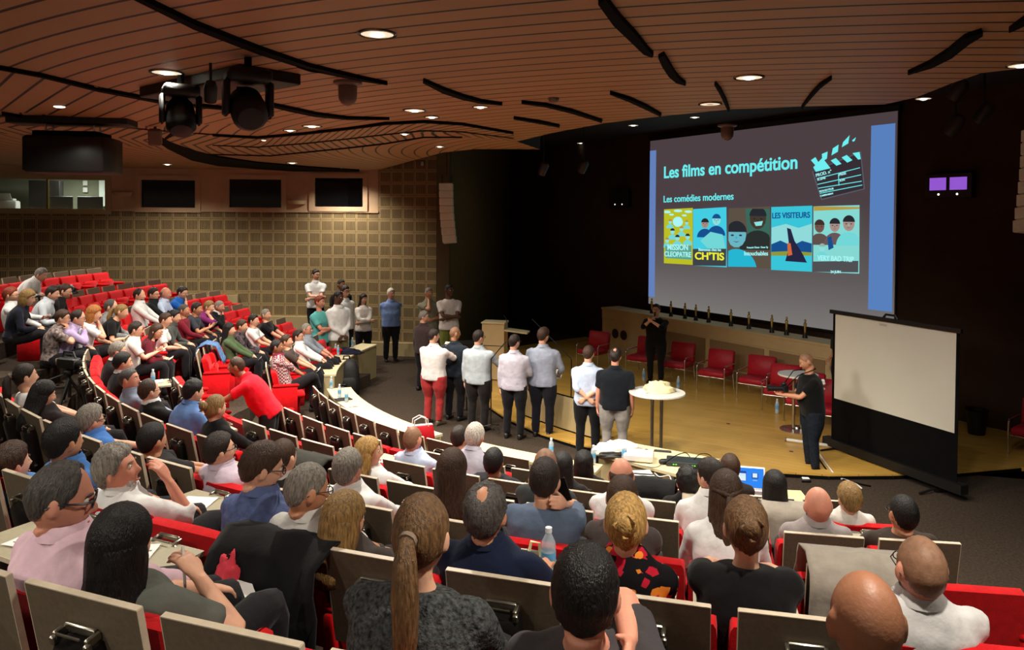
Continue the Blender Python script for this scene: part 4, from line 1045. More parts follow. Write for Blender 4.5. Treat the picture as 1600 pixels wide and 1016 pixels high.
    for sd in (1, -1):
        T, pole, pn = target(arms[0 if sd < 0 else 1], sd)
        S = Ssh[sd]; E_, T = ik(S, T, ua, fa, pole); d = (T - E_).normalized(); Sin = S - X*sd*.06*k - t*.01
        pts, rs = dense([Sin, S, S.lerp(E_, .5), E_, E_.lerp(T, .35), T - d*.01], [.036*k, .044*k, .045*k, .038*k, .039*k, .026*k], 3); limb(bm_, pts, rs, 12)
        pn = pn if pn else V((0, 0, -1))
        hand(bm_, T, d + V(pn)*.12, V(pn), sd, curl)
        out.hands[sd] = (T, d, V(pn))
        if slv != 'none':
            if slv == 'long': seq, rr_ = [Sin, S, S.lerp(E_, .5), E_, E_.lerp(T, .5), E_.lerp(T, .97)], [.066, .068, .060, .052, .046, .036]
            elif slv == 'roll': seq, rr_ = [Sin, S, S.lerp(E_, .5), E_, E_.lerp(T, .25)], [.066, .068, .060, .053, .052]
            else: seq, rr_ = [Sin, S, S.lerp(E_, .4), S.lerp(E_, .72)], [.066, .070, .066, .067]
            pts, rs = dense(seq, [q*k for q in rr_], 3); limb(sm_, pts, rs, 14)
    # meshes -> objects
    vox = {0: .0068, 1: .0105, 2: 0}[lod]
    root_o = bm_.build('person', skin_mat(skin), None, True, 180); root_o.matrix_world = M0
    tag(root_o, label, 'person', group)
    def fuse(o, v, it=4, disp=0):
        if v:
            m = o.modifiers.new('fuse', 'REMESH'); m.mode = 'VOXEL'; m.voxel_size = v; m.use_smooth_shade = True
            m = o.modifiers.new('smooth', 'SMOOTH'); m.iterations = it; m.factor = .5
        if disp and v:
            tx = bpy.data.textures.get('folds')
            if not tx: tx = bpy.data.textures.new('folds', 'CLOUDS'); tx.noise_scale = .11; tx.noise_depth = 2
            m = o.modifiers.new('folds', 'DISPLACE'); m.texture = tx; m.strength = disp; m.mid_level = .32; m.texture_coords = 'LOCAL'
    fuse(root_o, vox, 2)
    so = sm_.build({'shirt': 'shirt', 'polo': 'polo_shirt', 'tee': 't_shirt', 'suit': 'jacket', 'knit': 'sweater', 'scoop': 'top', 'cardigan': 'cardigan', 'blouse': 'blouse'}[kind], cloth_mat(col, ck), root_o, True, 180)
    fuse(so, {0: .014, 1: .019, 2: 0}[lod], 5, .016 if kind not in ('tee',) else .010)
    if kind in ('shirt', 'polo', 'suit') and lod < 2 or kind in ('shirt', 'suit'):
        c = MB(); X_, Y_, t_ = frame(.77); rings = []
        cc = spine(.765 if not sit else .82)
        for dz, r_, n_ in ((-.015, 1.30, 0), (.03, 1.22, 0), (.038, 1.26, 0), (.012, 1.5, 0), (-.012, 1.62, 0)):
            rings.append(ering(cc + t_*dz*k*(1.0), X_, Y_, nr_*r_*1.02, nr_*r_*1.08, 16, 1))
        c.loft(rings, cap=False); c.build('collar', cloth_mat(tuple(min(255, int(q*1.0)) for q in (col if kind != 'suit' else (222, 220, 216))), 'plain'), so, True, 60)
    # trousers and shoes
    tm = MB(); feet = []
    torso(tm, .006, -.13, .17) if not sit else None
    if sit:
        tm.ball(H + V((0, .03, -.01)), (.185*build, .17, .105), 14, 8)
    for sd in (1, -1):
        hj = H + V((sd*.09*build, 0 if not sit else .03, -.02))
        if sit:
            kn = V((sd*.11, .45, hip_z + .05)); an = V((sd*.10, .47, floor_dz + .09))
            if leg == 'crossed' and sd > 0: kn = V((-.02, .46, hip_z + .16)); an = V((-.22, .56, hip_z - .10))
        else:
            st = 0.0 if leg is None else leg
            an = V((sd*(.095 + (.03 if leg is None else 0)), -.01 + sd*st, .085)); kn = hj.lerp(an, .5) + V((0, .025, 0))
        pts, rs = dense([hj, hj.lerp(kn, .5), kn, kn.lerp(an, .45), an], [.098*build*k, .092*build*k, .074*k, .070*k, .060*k], 3); limb(tm, pts, rs, 12)
        fd_ = V((sd*.12, 1, 0)).normalized() if not (leg == 'crossed' and sd > 0) else V((-.6, .5, -.6)).normalized()
        f_ = MB(); F = Matrix.Translation(an); up = V((0, 0, 1)); lx = fd_.cross(up).normalized(); uz = lx.cross(fd_)
        rings = [ering(an + fd_*a + uz*(z_), lx, uz, w_, h_, 10, .8) for a, z_, w_, h_ in ((-.075, -.045, .026, .032), (-.06, -.035, .036, .046), (.0, -.03, .04, .052), (.07, -.052, .045, .032), (.14, -.058, .044, .025), (.18, -.062, .028, .018))]
        f_.loft(rings); f_.build('shoe', mat('shoe_%d_%d_%d' % shoes, shoes, .45, noise_s=12, noise_amt=.2), root_o, True, 60)
    to = tm.build('trousers', cloth_mat(pants, pkind), root_o, True, 180)
    fuse(to, 0 if (lod == 2 or sit) else .017, 4, .016)
    # hair and face
    seed = (abs(hash(label)) % 1000)*.1 if False else sum(ord(c_)*(i+1) for i, c_ in enumerate(label)) % 997*.1
    if hair:
        hm, ex = hair_parts(hair[0], seed, hairL)
        o = hm.build('hair', hair_mat(hair[1]), root_o, True, 180); o.matrix_local = hv
        for nm, m_ in ex:
            o = m_.build(nm, mat('hair_tie', (120, 100, 84), .7, noise_s=30, noise_amt=.3), o, True)
    if beard:
        vs, fs = hgrid(lambda p_, l_: (lambda q, d: q + V((d.x/.075, d.y/.097, d.z/.118)).normalized()*(-.006 + (.0095*smoothstep(-.036, -.075, q.z)*(1-.5*smoothstep(40, 85, abs(math.degrees(p_))))*(1 + .5*noise.noise(d*14))*(1-smoothstep(95, 110, abs(math.degrees(p_)))) * (0 if (abs(q.x) < .018 and -.073 < q.z < -.057) else 1))))(*headpt(p_, l_)))
        m_ = MB(); m_.add(vs, fs); o = m_.build('beard', hair_mat(beard), root_o, True, 180); o.matrix_local = hv
    if face:
        for sd in (1, -1):
            o = inst(EYE, 'eye', root_o); o.matrix_local = hv @ Matrix.Translation((sd*.031, .0735, .012))
            if lod < 2 and (not hair or hair[1] is not None):
                bk = hair[1] if hair else 'lbrown'
                o = inst(BROW[bk], 'eyebrow', root_o); o.matrix_local = hv @ Matrix.Translation((sd*.031, .0865, .032)) @ Matrix.Rotation(sd*-.35, 4, 'Z')
        o = inst(MOUTH, 'lips', root_o); o.matrix_local = hv @ Matrix.Translation((0, .0905, -.066))
        if lod < 2: o.matrix_local = hv @ Matrix.Translation((0, .0893, -.066))
    if glasses:
        g = MB()
        for sd in (1, -1):
            pts = [(sd*.033 + .023*cos(a*pi/6), .099 - abs(.023*cos(a*pi/6))*0, .010 + .017*sin(a*pi/6)) for a in range(13)]; g.tube(pts, .0022 if glasses != 'thick' else .0035, 6)
            g.tube([(sd*.056, .097, .016), (sd*.076, .07, .016), (sd*.083, -.005, .012), (sd*.080, -.03, -.004)], .0022 if glasses != 'thick' else .0035, 6)
        g.tube([(-.011, .100, .014), (0, .103, .017), (.011, .100, .014)], .0022, 6)
        o = g.build('glasses', mat('glasses_frame', (18, 16, 16), .35, noise_s=10, noise_amt=.1), root_o, True); o.matrix_local = hv
    out.obj = root_o; out.M = M0; out.hv = M0 @ hv; out.hd = hd
    out.hw = {sd: (M0 @ T, (M0.to_3x3() @ d), (M0.to_3x3() @ n_)) for sd, (T, d, n_) in out.hands.items()}
    return out
e_ = MB(); e_.cur = 0; e_.ball((0, 0, 0), .0125, 10, 8); e_.cur = 1; e_.ball((0, .0085, 0), (.0055, .0052, .0058), 8, 6)
EYE = e_.mesh('eye', [mat('eye_white', (216, 206, 196), .3, noise_s=20, noise_amt=.04), mat('iris', (30, 20, 14), .3, noise_s=20, noise_amt=.2)], True, 180)
e_ = MB(); e_.tube([(-.019, 0, -.002), (-.006, .002, .003), (.008, .002, .003), (.019, -.002, -.002)], [.002, .0038, .0038, .002], 6)
BROW = {k_: e_.mesh('eyebrow', hair_mat(k_), True, 180) for k_ in HAIRC}
e_ = MB(); e_.tube([(-.022, -.006, 0), (-.01, .001, .001), (0, .0025, 0), (.01, .001, .001), (.022, -.006, 0)], [.002, .0048, .0055, .0048, .002], 8)
MOUTH = e_.mesh('lips', mat('lips', (168, 92, 80), .5, noise_s=30, noise_amt=.1), True, 180)
LOOK = V((2.4, 14.6, 1.3))
def aim(root, yaw, headz, look, tgt=None):
    if look is not None and len(look) == 3: return look
    tgt = tgt or LOOK; d = V((tgt.x - root.x, tgt.y - root.y)); a = atan2(d.y, d.x) - yaw
    a = (a + pi) % (2*pi) - pi; a = max(-1.1, min(1.1, a)); pit = math.degrees(atan2(tgt.z - headz, d.length))
    dl = look or (0, 0); return (math.degrees(a) + dl[0], pit*.6 + dl[1], 0)
SEATED = []
DBG = False
def bests(hx, hy, r):
    best = None
    for k_ in range(2200):
        Yd = .7 + k_*.01; Q = PY(hx, hy, Yd); rho = hypot(Q.x-CX, Q.y-CY); an = math.degrees(atan2(Q.y-CY, Q.x-CX)) % 360; d = (RX(r, an) - .27) - rho
        if not -.16 < d < .5: continue
        ex = FL(r) + .47 + sqrt(max(.1, .66**2 - d*d)); err = abs(Q.z - ex) + .12*abs(d - .06)
        if best is None or err < best[0]: best = (err, Q, d, Q.z - ex)
    return best
def seated(label, hx, hy, r, look=None, turn=0, **kw):
    """audience member: head centre seen at pixel (hx, hy), sitting in row r"""
    best = bests(hx, hy, r)
    if best is None or DBG:
        alt = sorted([(b[0], q, b) for q in range(-1, 7) for b in [bests(hx, hy, q)] if b], key=lambda x: x[0])
        if best is None or abs(best[3]) > .08: print('ROW?', label[:50], 'r', r, 'now', best and '%.2f %.2f' % (best[2], best[3]), [(q, '%.2f' % b[2], '%.2f' % b[3]) for e, q, b in alt[:4]])
        if best is None: r = alt[0][1]; best = alt[0][2]
    err, Q, d, dz_ = best
    a = math.degrees(atan2(Q.y-CY, Q.x-CX)) % 360
    root = arc(RX(r, a) - .27, a, FL(r)); yaw = radians(a) + pi + radians(turn)
    Mi = (Matrix.Translation(root) @ Matrix.Rotation(yaw - pi/2, 4, 'Z')).inverted(); hd = Mi @ Q
    lk = aim(root, yaw, Q.z, look)
    u, v_ = proj(root + V((0, 0, .9)))
    s = min((s for s in SEATS if s['r'] == r), key=lambda s: abs(s['a'] - a), default=None)
    if s and abs(s['a']-a)*RR(r)*.0175 < .45: s['occ'] = label
    kw['build'] = kw.get('build', 1.0)*1.07
    kw.setdefault('lod', 0 if Q.y < 5 else (1 if Q.y < 12 else 2))
    f = person(label, root, yaw, hd, .50, True, look=lk, **kw); f.root = root; f.yaw = yaw; f.ang = a; SEATED.append((label, a, r)); return f
def standing(label, hx, hytop, H_, zf, face, Y=None, look=None, hipk=.53, lean=(0, 0), tgt=None, **kw):
    """person on foot: top of head at pixel (hx, hytop), height H_, floor height zf, body turned to the point face"""
    if Y: Q = PY(hx, hytop, Y); H_ = Q.z - zf
    else: Q = P(hx, hytop, zf + H_)
    if DBG: print('STAND', label[:40], 'H %.2f y %.2f x %.2f' % (H_, Q.y, Q.x))
    root = V((Q.x, Q.y, zf)); yaw = atan2(face[1]-Q.y, face[0]-Q.x)
    hd = V((lean[0], lean[1], H_ - .118*H_/1.75))
    hip = H_*hipk
    if lean != (0, 0):
        L_ = hd.z - hip; hd.z = hip + sqrt(max(.01, L_*L_ - lean[1]**2 - lean[0]**2))
        Mi = Matrix.Rotation(yaw - pi/2, 4, 'Z'); root = root - Mi @ V((lean[0], lean[1], 0))
    lk = aim(root, yaw, zf + H_, look, tgt)
    kw['build'] = kw.get('build', 1.0)*1.14
    kw.setdefault('lod', 1); kw.setdefault('arms', ('down', 'down')); kw.setdefault('group', 'people on their feet')
    f = person(label, root, yaw, hd, hip, False, look=lk, **kw); f.root = root; f.yaw = yaw; return f
SH, PO, TE = 'shirt', 'polo', 'tee'
W_ = (222, 222, 220)
# ---- far block, seen from the side
F = {}
def S_(key, label, hx, hy, r, **kw): F[key] = seated(label, hx, hy, r, **kw)
S_('f1', 'grey-haired person in white shirt sitting alone highest up at far left', 65, 440, 0, hair=('short', 'grey'), top=(W_, SH, 'long'), arms=('lap', 'lap'))
S_('f2', 'person with glasses and white shirt looking at a phone, left edge below the highest man', 18, 473, 1, hair=('short', 'red'), top=(W_, SH, 'long'), glasses='thin', arms=('phone', 'lap'))
S_('f3', 'blonde bobbed person in navy top beside the man with phone, far left', 44, 477, 1, hair=('bob', 'dblond'), top=((22, 24, 36), 'blouse', 'long'), fem=True)
S_('f4', 'dark-haired person in pale grey shirt below the highest man, far left', 83, 469, 1, hair=('short', 'dark'), top=((196, 204, 210), SH, 'long'))
S_('f5', 'person with glasses, black jacket and patterned grey scarf, far left', 103, 465, 1, hair=('bun', 'brown'), top=((30, 29, 30), 'cardigan', 'long'), glasses='thin', fem=True)
S_('f6', 'dark bobbed person in grey print blouse, hands raised to mouth', 99, 507, 2, hair=('short', 'brown'), top=((120, 108, 104), 'blouse', 'short', 'print'), glasses='thin', fem=True, arms=('chin', 'chin'))
S_('f7', 'balding person in lilac shirt leaning forward behind the grey print blouse', 123, 507, 2, hair=('recede', 'dark'), top=((176, 158, 198), SH, 'long'), glasses='thin', arms=('lap', 'chin'))
S_('f8', 'red-blonde person in white T-shirt with chin on hand', 148, 500, 2, hair=('bob', 'rblond'), top=(W_, TE, 'short'), fem=True, arms=('lap', 'chin'))
S_('f9', 'person with receding hair and grey shirt behind the woman in black', 175, 489, 2, hair=('recede', 'dgrey'), top=((134, 136, 138), SH, 'long'))
S_('f10', 'fair ponytailed person in black T-shirt sitting upright with paper', 191, 496, 2, hair=('pony', 'dblond'), hairL=.15, top=((20, 20, 21), TE, 'short'), fem=True)
S_('f11', 'person with glasses in white polo, papers on lap, beside the maroon sweater', 214, 524, 3, hair=('short', 'dark'), top=((214, 212, 206), PO, 'short'), glasses='thin', arms=('phone', 'phone'))
S_('f12', 'balding bearded person in white shirt, leftmost of the upper group of four', 219, 470, 2, hair=('recede', 'dark'), beard='brown', top=(W_, SH, 'long'))
S_('f13', 'person with glasses and black shirt between white shirt and pale blue shirt', 241, 468, 2, hair=('short', 'dark'), top=((30, 31, 33), SH, 'long'), glasses='thin')
S_('f14', 'bald elderly person in pale blue shirt beside the bright blue polo', 260, 467, 2, hair=('ring', 'grey'), skin='r', top=((188, 204, 230), SH, 'long'))
S_('f15', 'person in bright blue polo, glasses, hand near face, by the plinth', 286, 465, 2, hair=('short', 'dark'), top=((36, 102, 190), PO, 'short'), glasses='thin', arms=('lap', 'chin'))
S_('f16', 'smiling long-haired person in maroon sweater with glasses', 247, 526, 3, hair=('long', 'brown'), top=((98, 28, 40), 'knit', 'long'), glasses='thin', fem=True, look=(-30, 0, 0), arms=('lap', 'lap'))
S_('f17', 'brown-haired person in white top behind the maroon sweater woman', 260, 508, 3, hair=('short', 'brown'), top=(W_, TE, 'short'), fem=True)
S_('f18', 'dark-haired person in dark grey shirt, left of the maroon jumper man', 274, 503, 3, hair=('short', 'black'), top=((74, 76, 72), SH, 'long'))
S_('f19', 'person in maroon long-sleeved jumper with short greying hair', 289, 493, 3, hair=('crew', 'dgrey'), skin='t', top=((118, 30, 46), 'knit', 'long'))
S_('f20', 'dark-haired person in slate V-neck T-shirt holding a paper', 309, 490, 3, hair=('short', 'dark'), skin='t', top=((58, 62, 70), TE, 'short'), arms=('lap', 'phone'))
S_('f21', 'person in magenta shirt with hand on face, fair short hair', 328, 487, 3, hair=('short', 'dblond'), top=((128, 44, 104), SH, 'roll'), arms=('lap', 'cheek'))
S_('f22', 'bald grey person in black jacket at the upper end of the row', 344, 486, 3, hair=('stubble', 'grey'), skin='r', top=((26, 26, 27), 'suit', 'long'), arms=('lap', 'chin'))
S_('f23', 'long black-haired person in green sleeves reading a sheet', 360, 522, 4, hair=('long', 'black'), top=((74, 92, 62), 'blouse', 'long'), fem=True)
S_('f24', 'short brown-haired person in striped dark top with pink bag on lap', 380, 516, 4, hair=('short', 'brown'), top=((70, 60, 64), 'blouse', 'long', 'print'), fem=True)
S_('f25', 'dark-haired person in white T-shirt looking down, right of striped top', 398, 507, 4, hair=('short', 'dark'), top=(W_, TE, 'short'))
S_('f26', 'grey-haired person in black T-shirt at the end of that row', 417, 498, 4, hair=('crew', 'grey'), top=((24, 24, 26), TE, 'short'))
S_('f27', 'dark-skinned person in checked shirt, hand at mouth, legs crossed', 435, 548, 5, hair=('crew', 'black'), skin='m', top=((120, 40, 60), SH, 'roll', 'check'), arms=('lap', 'chin'), leg='crossed', shoes=(30, 30, 32))
S_('f28', 'brown-haired head just behind the checked shirt', 450, 539, 5, hair=('short', 'brown'), top=((70, 60, 56), TE, 'short'))
S_('f29', 'person with glasses in white shirt leaning on the far curved desk', 468, 531, 5, hair=('short', 'dark'), top=(W_, SH, 'long'), glasses='thin')
S_('f30', 'bald person with glasses in grey shirt, last seat near the bottles', 481, 520, 5, hair=('stubble', 'grey'), skin='r', top=((128, 136, 146), SH, 'roll'), glasses='thin')
# ---- left part of the near block
S_('m1', 'grey-haired person in dark suit, half hidden, top of the curling row', 186, 558, 3, hair=('short', 'grey'), top=((28, 28, 30), 'suit', 'long'))
S_('m2', 'dark-haired person in black suit with white collar in the curling row', 194, 576, 3, hair=('short', 'black'), top=((26, 26, 28), 'suit', 'long'))
S_('m3', 'laughing grey cropped person in blue-grey shirt and tie', 205, 602, 3, hair=('crew', 'dgrey'), skin='r', top=((130, 138, 158), SH, 'long'), look=(-38, 0, 0))
S_('m4', 'balding bearded person in black suit holding a white cup', 236, 620, 3, hair=('recede', 'brown'), beard='grey', top=((26, 25, 25), 'suit', 'long'), glasses='thin', arms=('lap', 'phone'))
S_('m5', 'dark-haired person with headset in blue polo, broad back to us', 305, 620, 3, hair=('short', 'black'), top=((92, 124, 176), PO, 'short'), build=1.12)
S_('m6', 'fair person with bun in black top next to the blue polo', 340, 645, 3, hair=('bun', 'dblond'), top=((18, 18, 19), 'blouse', 'long'), fem=True)
S_('l1', 'dark ponytailed person in white top, left edge by the tripod', 42, 600, 2, hair=('pony', 'dark'), hairL=.12, top=(W_, TE, 'short'), fem=True)
S_('l2', 'long straight black-haired person bent over, beside the ponytail', 70, 628, 2, hair=('long', 'black'), top=((40, 34, 34), 'blouse', 'long'), fem=True, look=(0, -18, 0))
S_('l3', 'grey-fair person with black glasses and blue shirt, hand at chin', 145, 668, 2, hair=('side', 'grey'), top=((70, 120, 190), PO, 'short'), glasses='thick', arms=('lap', 'chin'))
S_('l4', 'dark cropped person in blue collar shirt, profile to the right', 103, 702, 1, hair=('short', 'black'), skin='t', top=((62, 108, 168), PO, 'short'))
S_('l5', 'brown-haired person in light blue T-shirt at the left edge', 22, 738, 1, hair=('side', 'brown'), top=((92, 138, 196), TE, 'short'))
S_('l6', 'large person in pale pink shirt with black glasses, looking down', 100, 792, 0, hair=('recede', 'dgrey'), skin='r', top=((222, 188, 200), SH, 'long'), glasses='thick', build=1.15, look=(-45, -14, 0), arms=('lap', 'lap'))
S_('l7', 'silver wavy-haired bearded person in white shirt, raised hand', 188, 745, 1, hair=('wavy', 'grey'), beard='white', skin='r', top=(W_, SH, 'roll'), look=(-55, 8, 0), arms=('lap', ('px', 268, 758, .10, (.3, .3, -1), (-.6, -.3, .3))))
S_('l8', 'black-haired head sunk low between the boards', 242, 697, 2, hair=('short', 'black'), skin='t', top=((40, 38, 40), TE, 'short'))
S_('l9', 'dark-haired person with glasses in pale lilac shirt, bottle by his side', 347, 712, 2, hair=('short', 'dark'), top=((206, 190, 206), SH, 'long'), glasses='thin', look=(-25, 0, 0))
S_('l10', 'bearded person with glasses in blue shirt bent over his papers', 413, 738, 1, hair=('short', 'brown'), beard='brown', top=((84, 96, 136), SH, 'long', 'denim'), glasses='thin', look=(-35, -16, 0), build=1.05)
S_('l11', 'brown cropped head beside the dark grey jacket', 446, 722, 2, hair=('crew', 'brown'), top=((56, 56, 52), 'suit', 'long'))
S_('l12', 'grey cropped person with glasses in off-white polo, head bowed', 484, 772, 1, hair=('crew', 'grey'), skin='t', top=((204, 202, 196), PO, 'short'), glasses='thin', look=(-30, -16, 0))
S_('l13', 'greying short-haired person in white shirt, seen from behind', 548, 738, 2, hair=('short', 'grey'), skin='r', top=(W_, SH, 'long'))
S_('l14', 'dark blonde streaky long-haired head bowed behind a board', 543, 818, 1, hair=('long', 'dblond'), top=((60, 54, 50), 'blouse', 'long'), fem=True, look=(-20, -10, 0), hairL=.24)
S_('l15', 'golden blonde person in white blouse turned to the right', 580, 712, 3, hair=('long', 'blond'), hairL=.24, top=(W_, 'blouse', 'long'), fem=True, look=(-50, 0, 0))
S_('l16', 'shaven-headed person in pale blue shirt before the red handbag', 649, 690, 4, hair=('stubble', 'stub'), skin='r', top=((190, 204, 232), SH, 'long'), face=True)
S_('l17', 'long brown-haired person in black with a gold necklace chain', 711, 738, 2, hair=('long', 'brown'), hairL=.34, top=((16, 16, 17), 'blouse', 'long'), fem=True)
S_('l18', 'white-haired person in pale grey shirt with a dark strap', 746, 684, 4, hair=('short', 'white'), skin='r', top=((178, 176, 190), SH, 'long'))
S_('l19', 'dark head partly hidden left of the white-haired person', 722, 686, 5, hair=('short', 'dark'), top=((40, 38, 40), TE, 'short'))
S_('l20', 'black-haired head right of the white-haired person', 776, 724, 4, hair=('short', 'black'), skin='m', top=((40, 40, 44), TE, 'short'))
S_('l21', 'curly greying person with bald crown in navy polo', 764, 806, 1, hair=('crown', 'dgrey'), skin='t', top=((24, 32, 54), PO, 'short'), arms=('lap', ('px', 862, 892, .25, (.7, -.2, -.6), (0, .4, -1))), build=1.08)
S_('l22', 'brown-haired person in blue-grey T-shirt holding a phone to the ear', 856, 752, 2, hair=('short', 'dark'), top=((86, 100, 122), TE, 'short'), arms=('lap', 'cheek'), build=1.12)
S_('l23', 'bald person in charcoal sweater in front of the blue-grey T-shirt', 857, 728, 3, hair=('stubble', 'stub'), top=((48, 52, 52), 'knit', 'long'))
S_('l24', 'dark long-haired head right beside the bald charcoal sweater', 884, 730, 4, hair=('long', 'black'), top=((36, 34, 34), 'blouse', 'long'), fem=True)
S_('l25', 'black smooth-haired head before the white projector', 917, 725, 5, hair=('bob', 'black'), top=((36, 34, 34), 'blouse', 'long'), fem=True)
S_('l26', 'balding person with red ears in white shirt, facing the white projector', 976, 742, 3, hair=('ring', 'brown'), skin='r', top=(W_, SH, 'long'))
S_('l27', 'brown hair bun seen just above the blonde in floral scarf', 978, 778, 2, hair=('bun', 'brown'), top=((70, 62, 60), 'blouse', 'long'), fem=True)
S_('l28', 'blonde person with clipped-up hair and floral black and red scarf', 984, 818, 1, hair=('bun', 'blond'), top=((24, 20, 24), 'blouse', 'long', 'floral'), fem=True)
S_('l29', 'dark curly-haired head right of the black network box', 1080, 752, 4, hair=('curly', 'black'), top=((30, 28, 28), 'blouse', 'long'), fem=True)
S_('l30', 'dark-haired person in white shirt leaning left in profile', 1116, 742, 3, hair=('short', 'dark'), top=(W_, SH, 'long'), look=(45, 0, 0))
S_('l31', 'half-up brown-haired person in white blouse', 1140, 768, 2, hair=('half', 'brown'), hairL=.30, top=(W_, 'blouse', 'long'), fem=True)
S_('l32', 'dark brown head just left of the laptop screen', 1146, 727, 5, hair=('short', 'brown'), top=((40, 34, 34), TE, 'short'))
S_('l33', 'straight long black-haired person in pale jacket right of the laptop', 1216, 756, 4, hair=('long', 'black'), hairL=.30, top=((196, 190, 182), 'cardigan', 'long'), fem=True)
S_('l34', 'light brown bun-haired person in plain black top, near row', 1172, 822, 1, hair=('bun', 'lbrown'), top=((15, 15, 16), TE, 'short'), fem=True, arms=('table', 'table'), build=1.1)
S_('l35', 'completely bald person with a grey collar in the fourth row', 1284, 785, 3, hair=None, skin='r', top=((150, 142, 140), SH, 'long'))
S_('l36', 'short fair-haired person left of the dark crew cut, front rows right', 1333, 774, 4, hair=('side', 'dblond'), top=((210, 204, 196), 'blouse', 'long'), fem=True)
S_('l37', 'black crew-cut person with glasses at the right end of a row', 1418, 797, 3, hair=('crew', 'black'), skin='t', top=((60, 50, 44), TE, 'short'), glasses='thin')
S_('l38', 'shaven-headed person with glasses and light grey shirt, lower right', 1447, 884, 1, hair=('stubble', 'stub'), skin='r', top=((196, 194, 192), PO, 'short'), glasses='thin', build=1.1)
S_('l39', 'shiny bald dark-tanned head at the bottom right edge', 1362, 968, 0, hair=None, skin='m', top=((60, 58, 60), TE, 'short'))
S_('l40', 'black spiky-haired person with hand at ear, bottom centre', 922, 930, 0, hair=('short', 'black'), skin='r', top=((60, 56, 58), TE, 'short'), arms=('lap', 'cheek'))
S_('l41', 'person with long light brown ponytail and glittery dark knit sweater', 664, 842, 0, hair=('pony', 'lbrown'), hairL=.36, top=((62, 64, 64), 'knit', 'long', 'knit'), fem=True, build=1.2)
S_('l42', 'person with long straight black hair holding a pen, lower left', 196, 862, 0, hair=('long', 'black'), hairL=.34, top=((90, 92, 84), TE, 'short'), fem=True, arms=('lap', ('px', 318, 908, .16, (.7, -.3, -.6), (0, 0, -1))))
# ---- standing along the slotted wall
ST = {}
def T_(key, label, hx, hy, H_, zf, face, **kw): ST[key] = standing(label, hx, hy, H_, zf, face, **kw)
CAMP = (0, 2); STG = (3, 15)
T_('w1', 'tall person with glasses in white polo, arms crossed, on a step by the wall', 494, 426, 1.82, .50, (-3, 12), Y=20.0, arms=('cross', 'cross'), hair=('short', 'dark'), top=(W_, PO, 'short'), glasses='thin')
T_('w2', 'red-haired person in turquoise T-shirt with crossed arms', 501, 467, 1.66, .0, (1, 14), Y=17.1, arms=('cross', 'cross'), hair=('short', 'red'), top=((92, 176, 172), TE, 'short'), fem=True, skin='r')
T_('w3', 'dark-skinned person in white shirt and khaki trousers, hands clasped', 530, 459, 1.80, .0, (1, 12), Y=17.3, arms=('clasp', 'clasp'), hair=('crew', 'black'), skin='d', top=(W_, SH, 'long'), pants=(108, 96, 66))
T_('w4', 'dark head rising farthest behind the khaki trousers group', 534, 441, 1.80, .22, (1, 13), Y=19.6, arms=('down', 'down'), hair=('crew', 'black'), skin='m', top=((34, 32, 32), TE, 'short'))
T_('w5', 'person with glasses half hidden behind the dark-skinned person, white shirt', 540, 451, 1.76, .10, (2, 14), Y=18.6, arms=('down', 'down'), hair=('short', 'dark'), top=(W_, SH, 'long'), glasses='thin')
T_('w6', 'long-haired person in white cardigan and black trousers, arms folded', 569, 463, 1.66, .0, (1, 9), Y=19.6, arms=('cross', 'cross'), hair=('long', 'dark'), top=((214, 208, 200), 'cardigan', 'long'), fem=True, hairL=.3)
T_('w7', 'white-haired heavy person in blue shirt, hands behind the back', 612, 454, 1.80, .0, (2, 9), Y=20.2, arms=('back', 'back'), hair=('short', 'white'), skin='r', top=((112, 134, 180), SH, 'long'), build=1.12, belly=1.15)
T_('w8', 'person in grey-green polo with hand on the chin by the wall corner', 671, 452, 1.78, .0, (2, 9), Y=19.6, arms=('front', 'chin'), hair=('crew', 'grey'), skin='t', top=((134, 130, 110), PO, 'short'))
T_('w9', 'dark-skinned person in white T-shirt leaning beside the pillar, arms crossed', 703, 446, 1.82, .0, (1, 8), Y=18.9, arms=('cross', 'cross'), hair=('crew', 'black'), skin='d', top=((216, 206, 198), TE, 'short'), pants=(118, 122, 58))
# ---- contestants in a line, backs to us
AWAY = (4, 24); PT = V((3.1, 16.3, 1.6))
T_('s1', 'grey-haired person with glasses in dark plum shirt, leftmost of the line', 664, 489, 1.74, .0, AWAY, tgt=PT, hair=('side', 'grey'), top=((66, 52, 52), SH, 'long'), glasses='thin', arms=('down', 'front'), build=1.1)
T_('s2', 'person in white shirt and red trousers holding papers', 680, 517, 1.74, .0, AWAY, tgt=PT, hair=('short', 'dark'), top=((232, 226, 224), SH, 'roll'), pants=(170, 52, 52), arms=('front', ('px', 705, 548, .25, (.8, -.5, -.6), (-.3, .3, 1))), shoes=(90, 76, 56), build=1.25)
T_('s3', 'bald person in dark navy shirt and black trousers', 713, 513, 1.74, .0, AWAY, tgt=PT, hair=('stubble', 'stub'), skin='t', top=((40, 48, 58), SH, 'long'), arms=('down', 'front'), build=1.2)
T_('s4', 'person in pale blue-white shirt speaking into a microphone', 750, 518, 1.78, .0, AWAY, tgt=PT, hair=('short', 'dark'), top=((184, 196, 202), SH, 'long'), arms=('down', ('px', 774, 560, .25, (.9, -.5, -.6), (-.6, .2, .2))), glasses='thin', pants=(36, 31, 30), build=1.2)
T_('s5', 'person in lilac-white shirt and black trousers, centre of the line', 806, 524, 1.78, .0, AWAY, tgt=PT, hair=('short', 'dark'), top=((200, 198, 212), SH, 'long'), glasses='thin', arms=('down', 'front'), build=1.08)
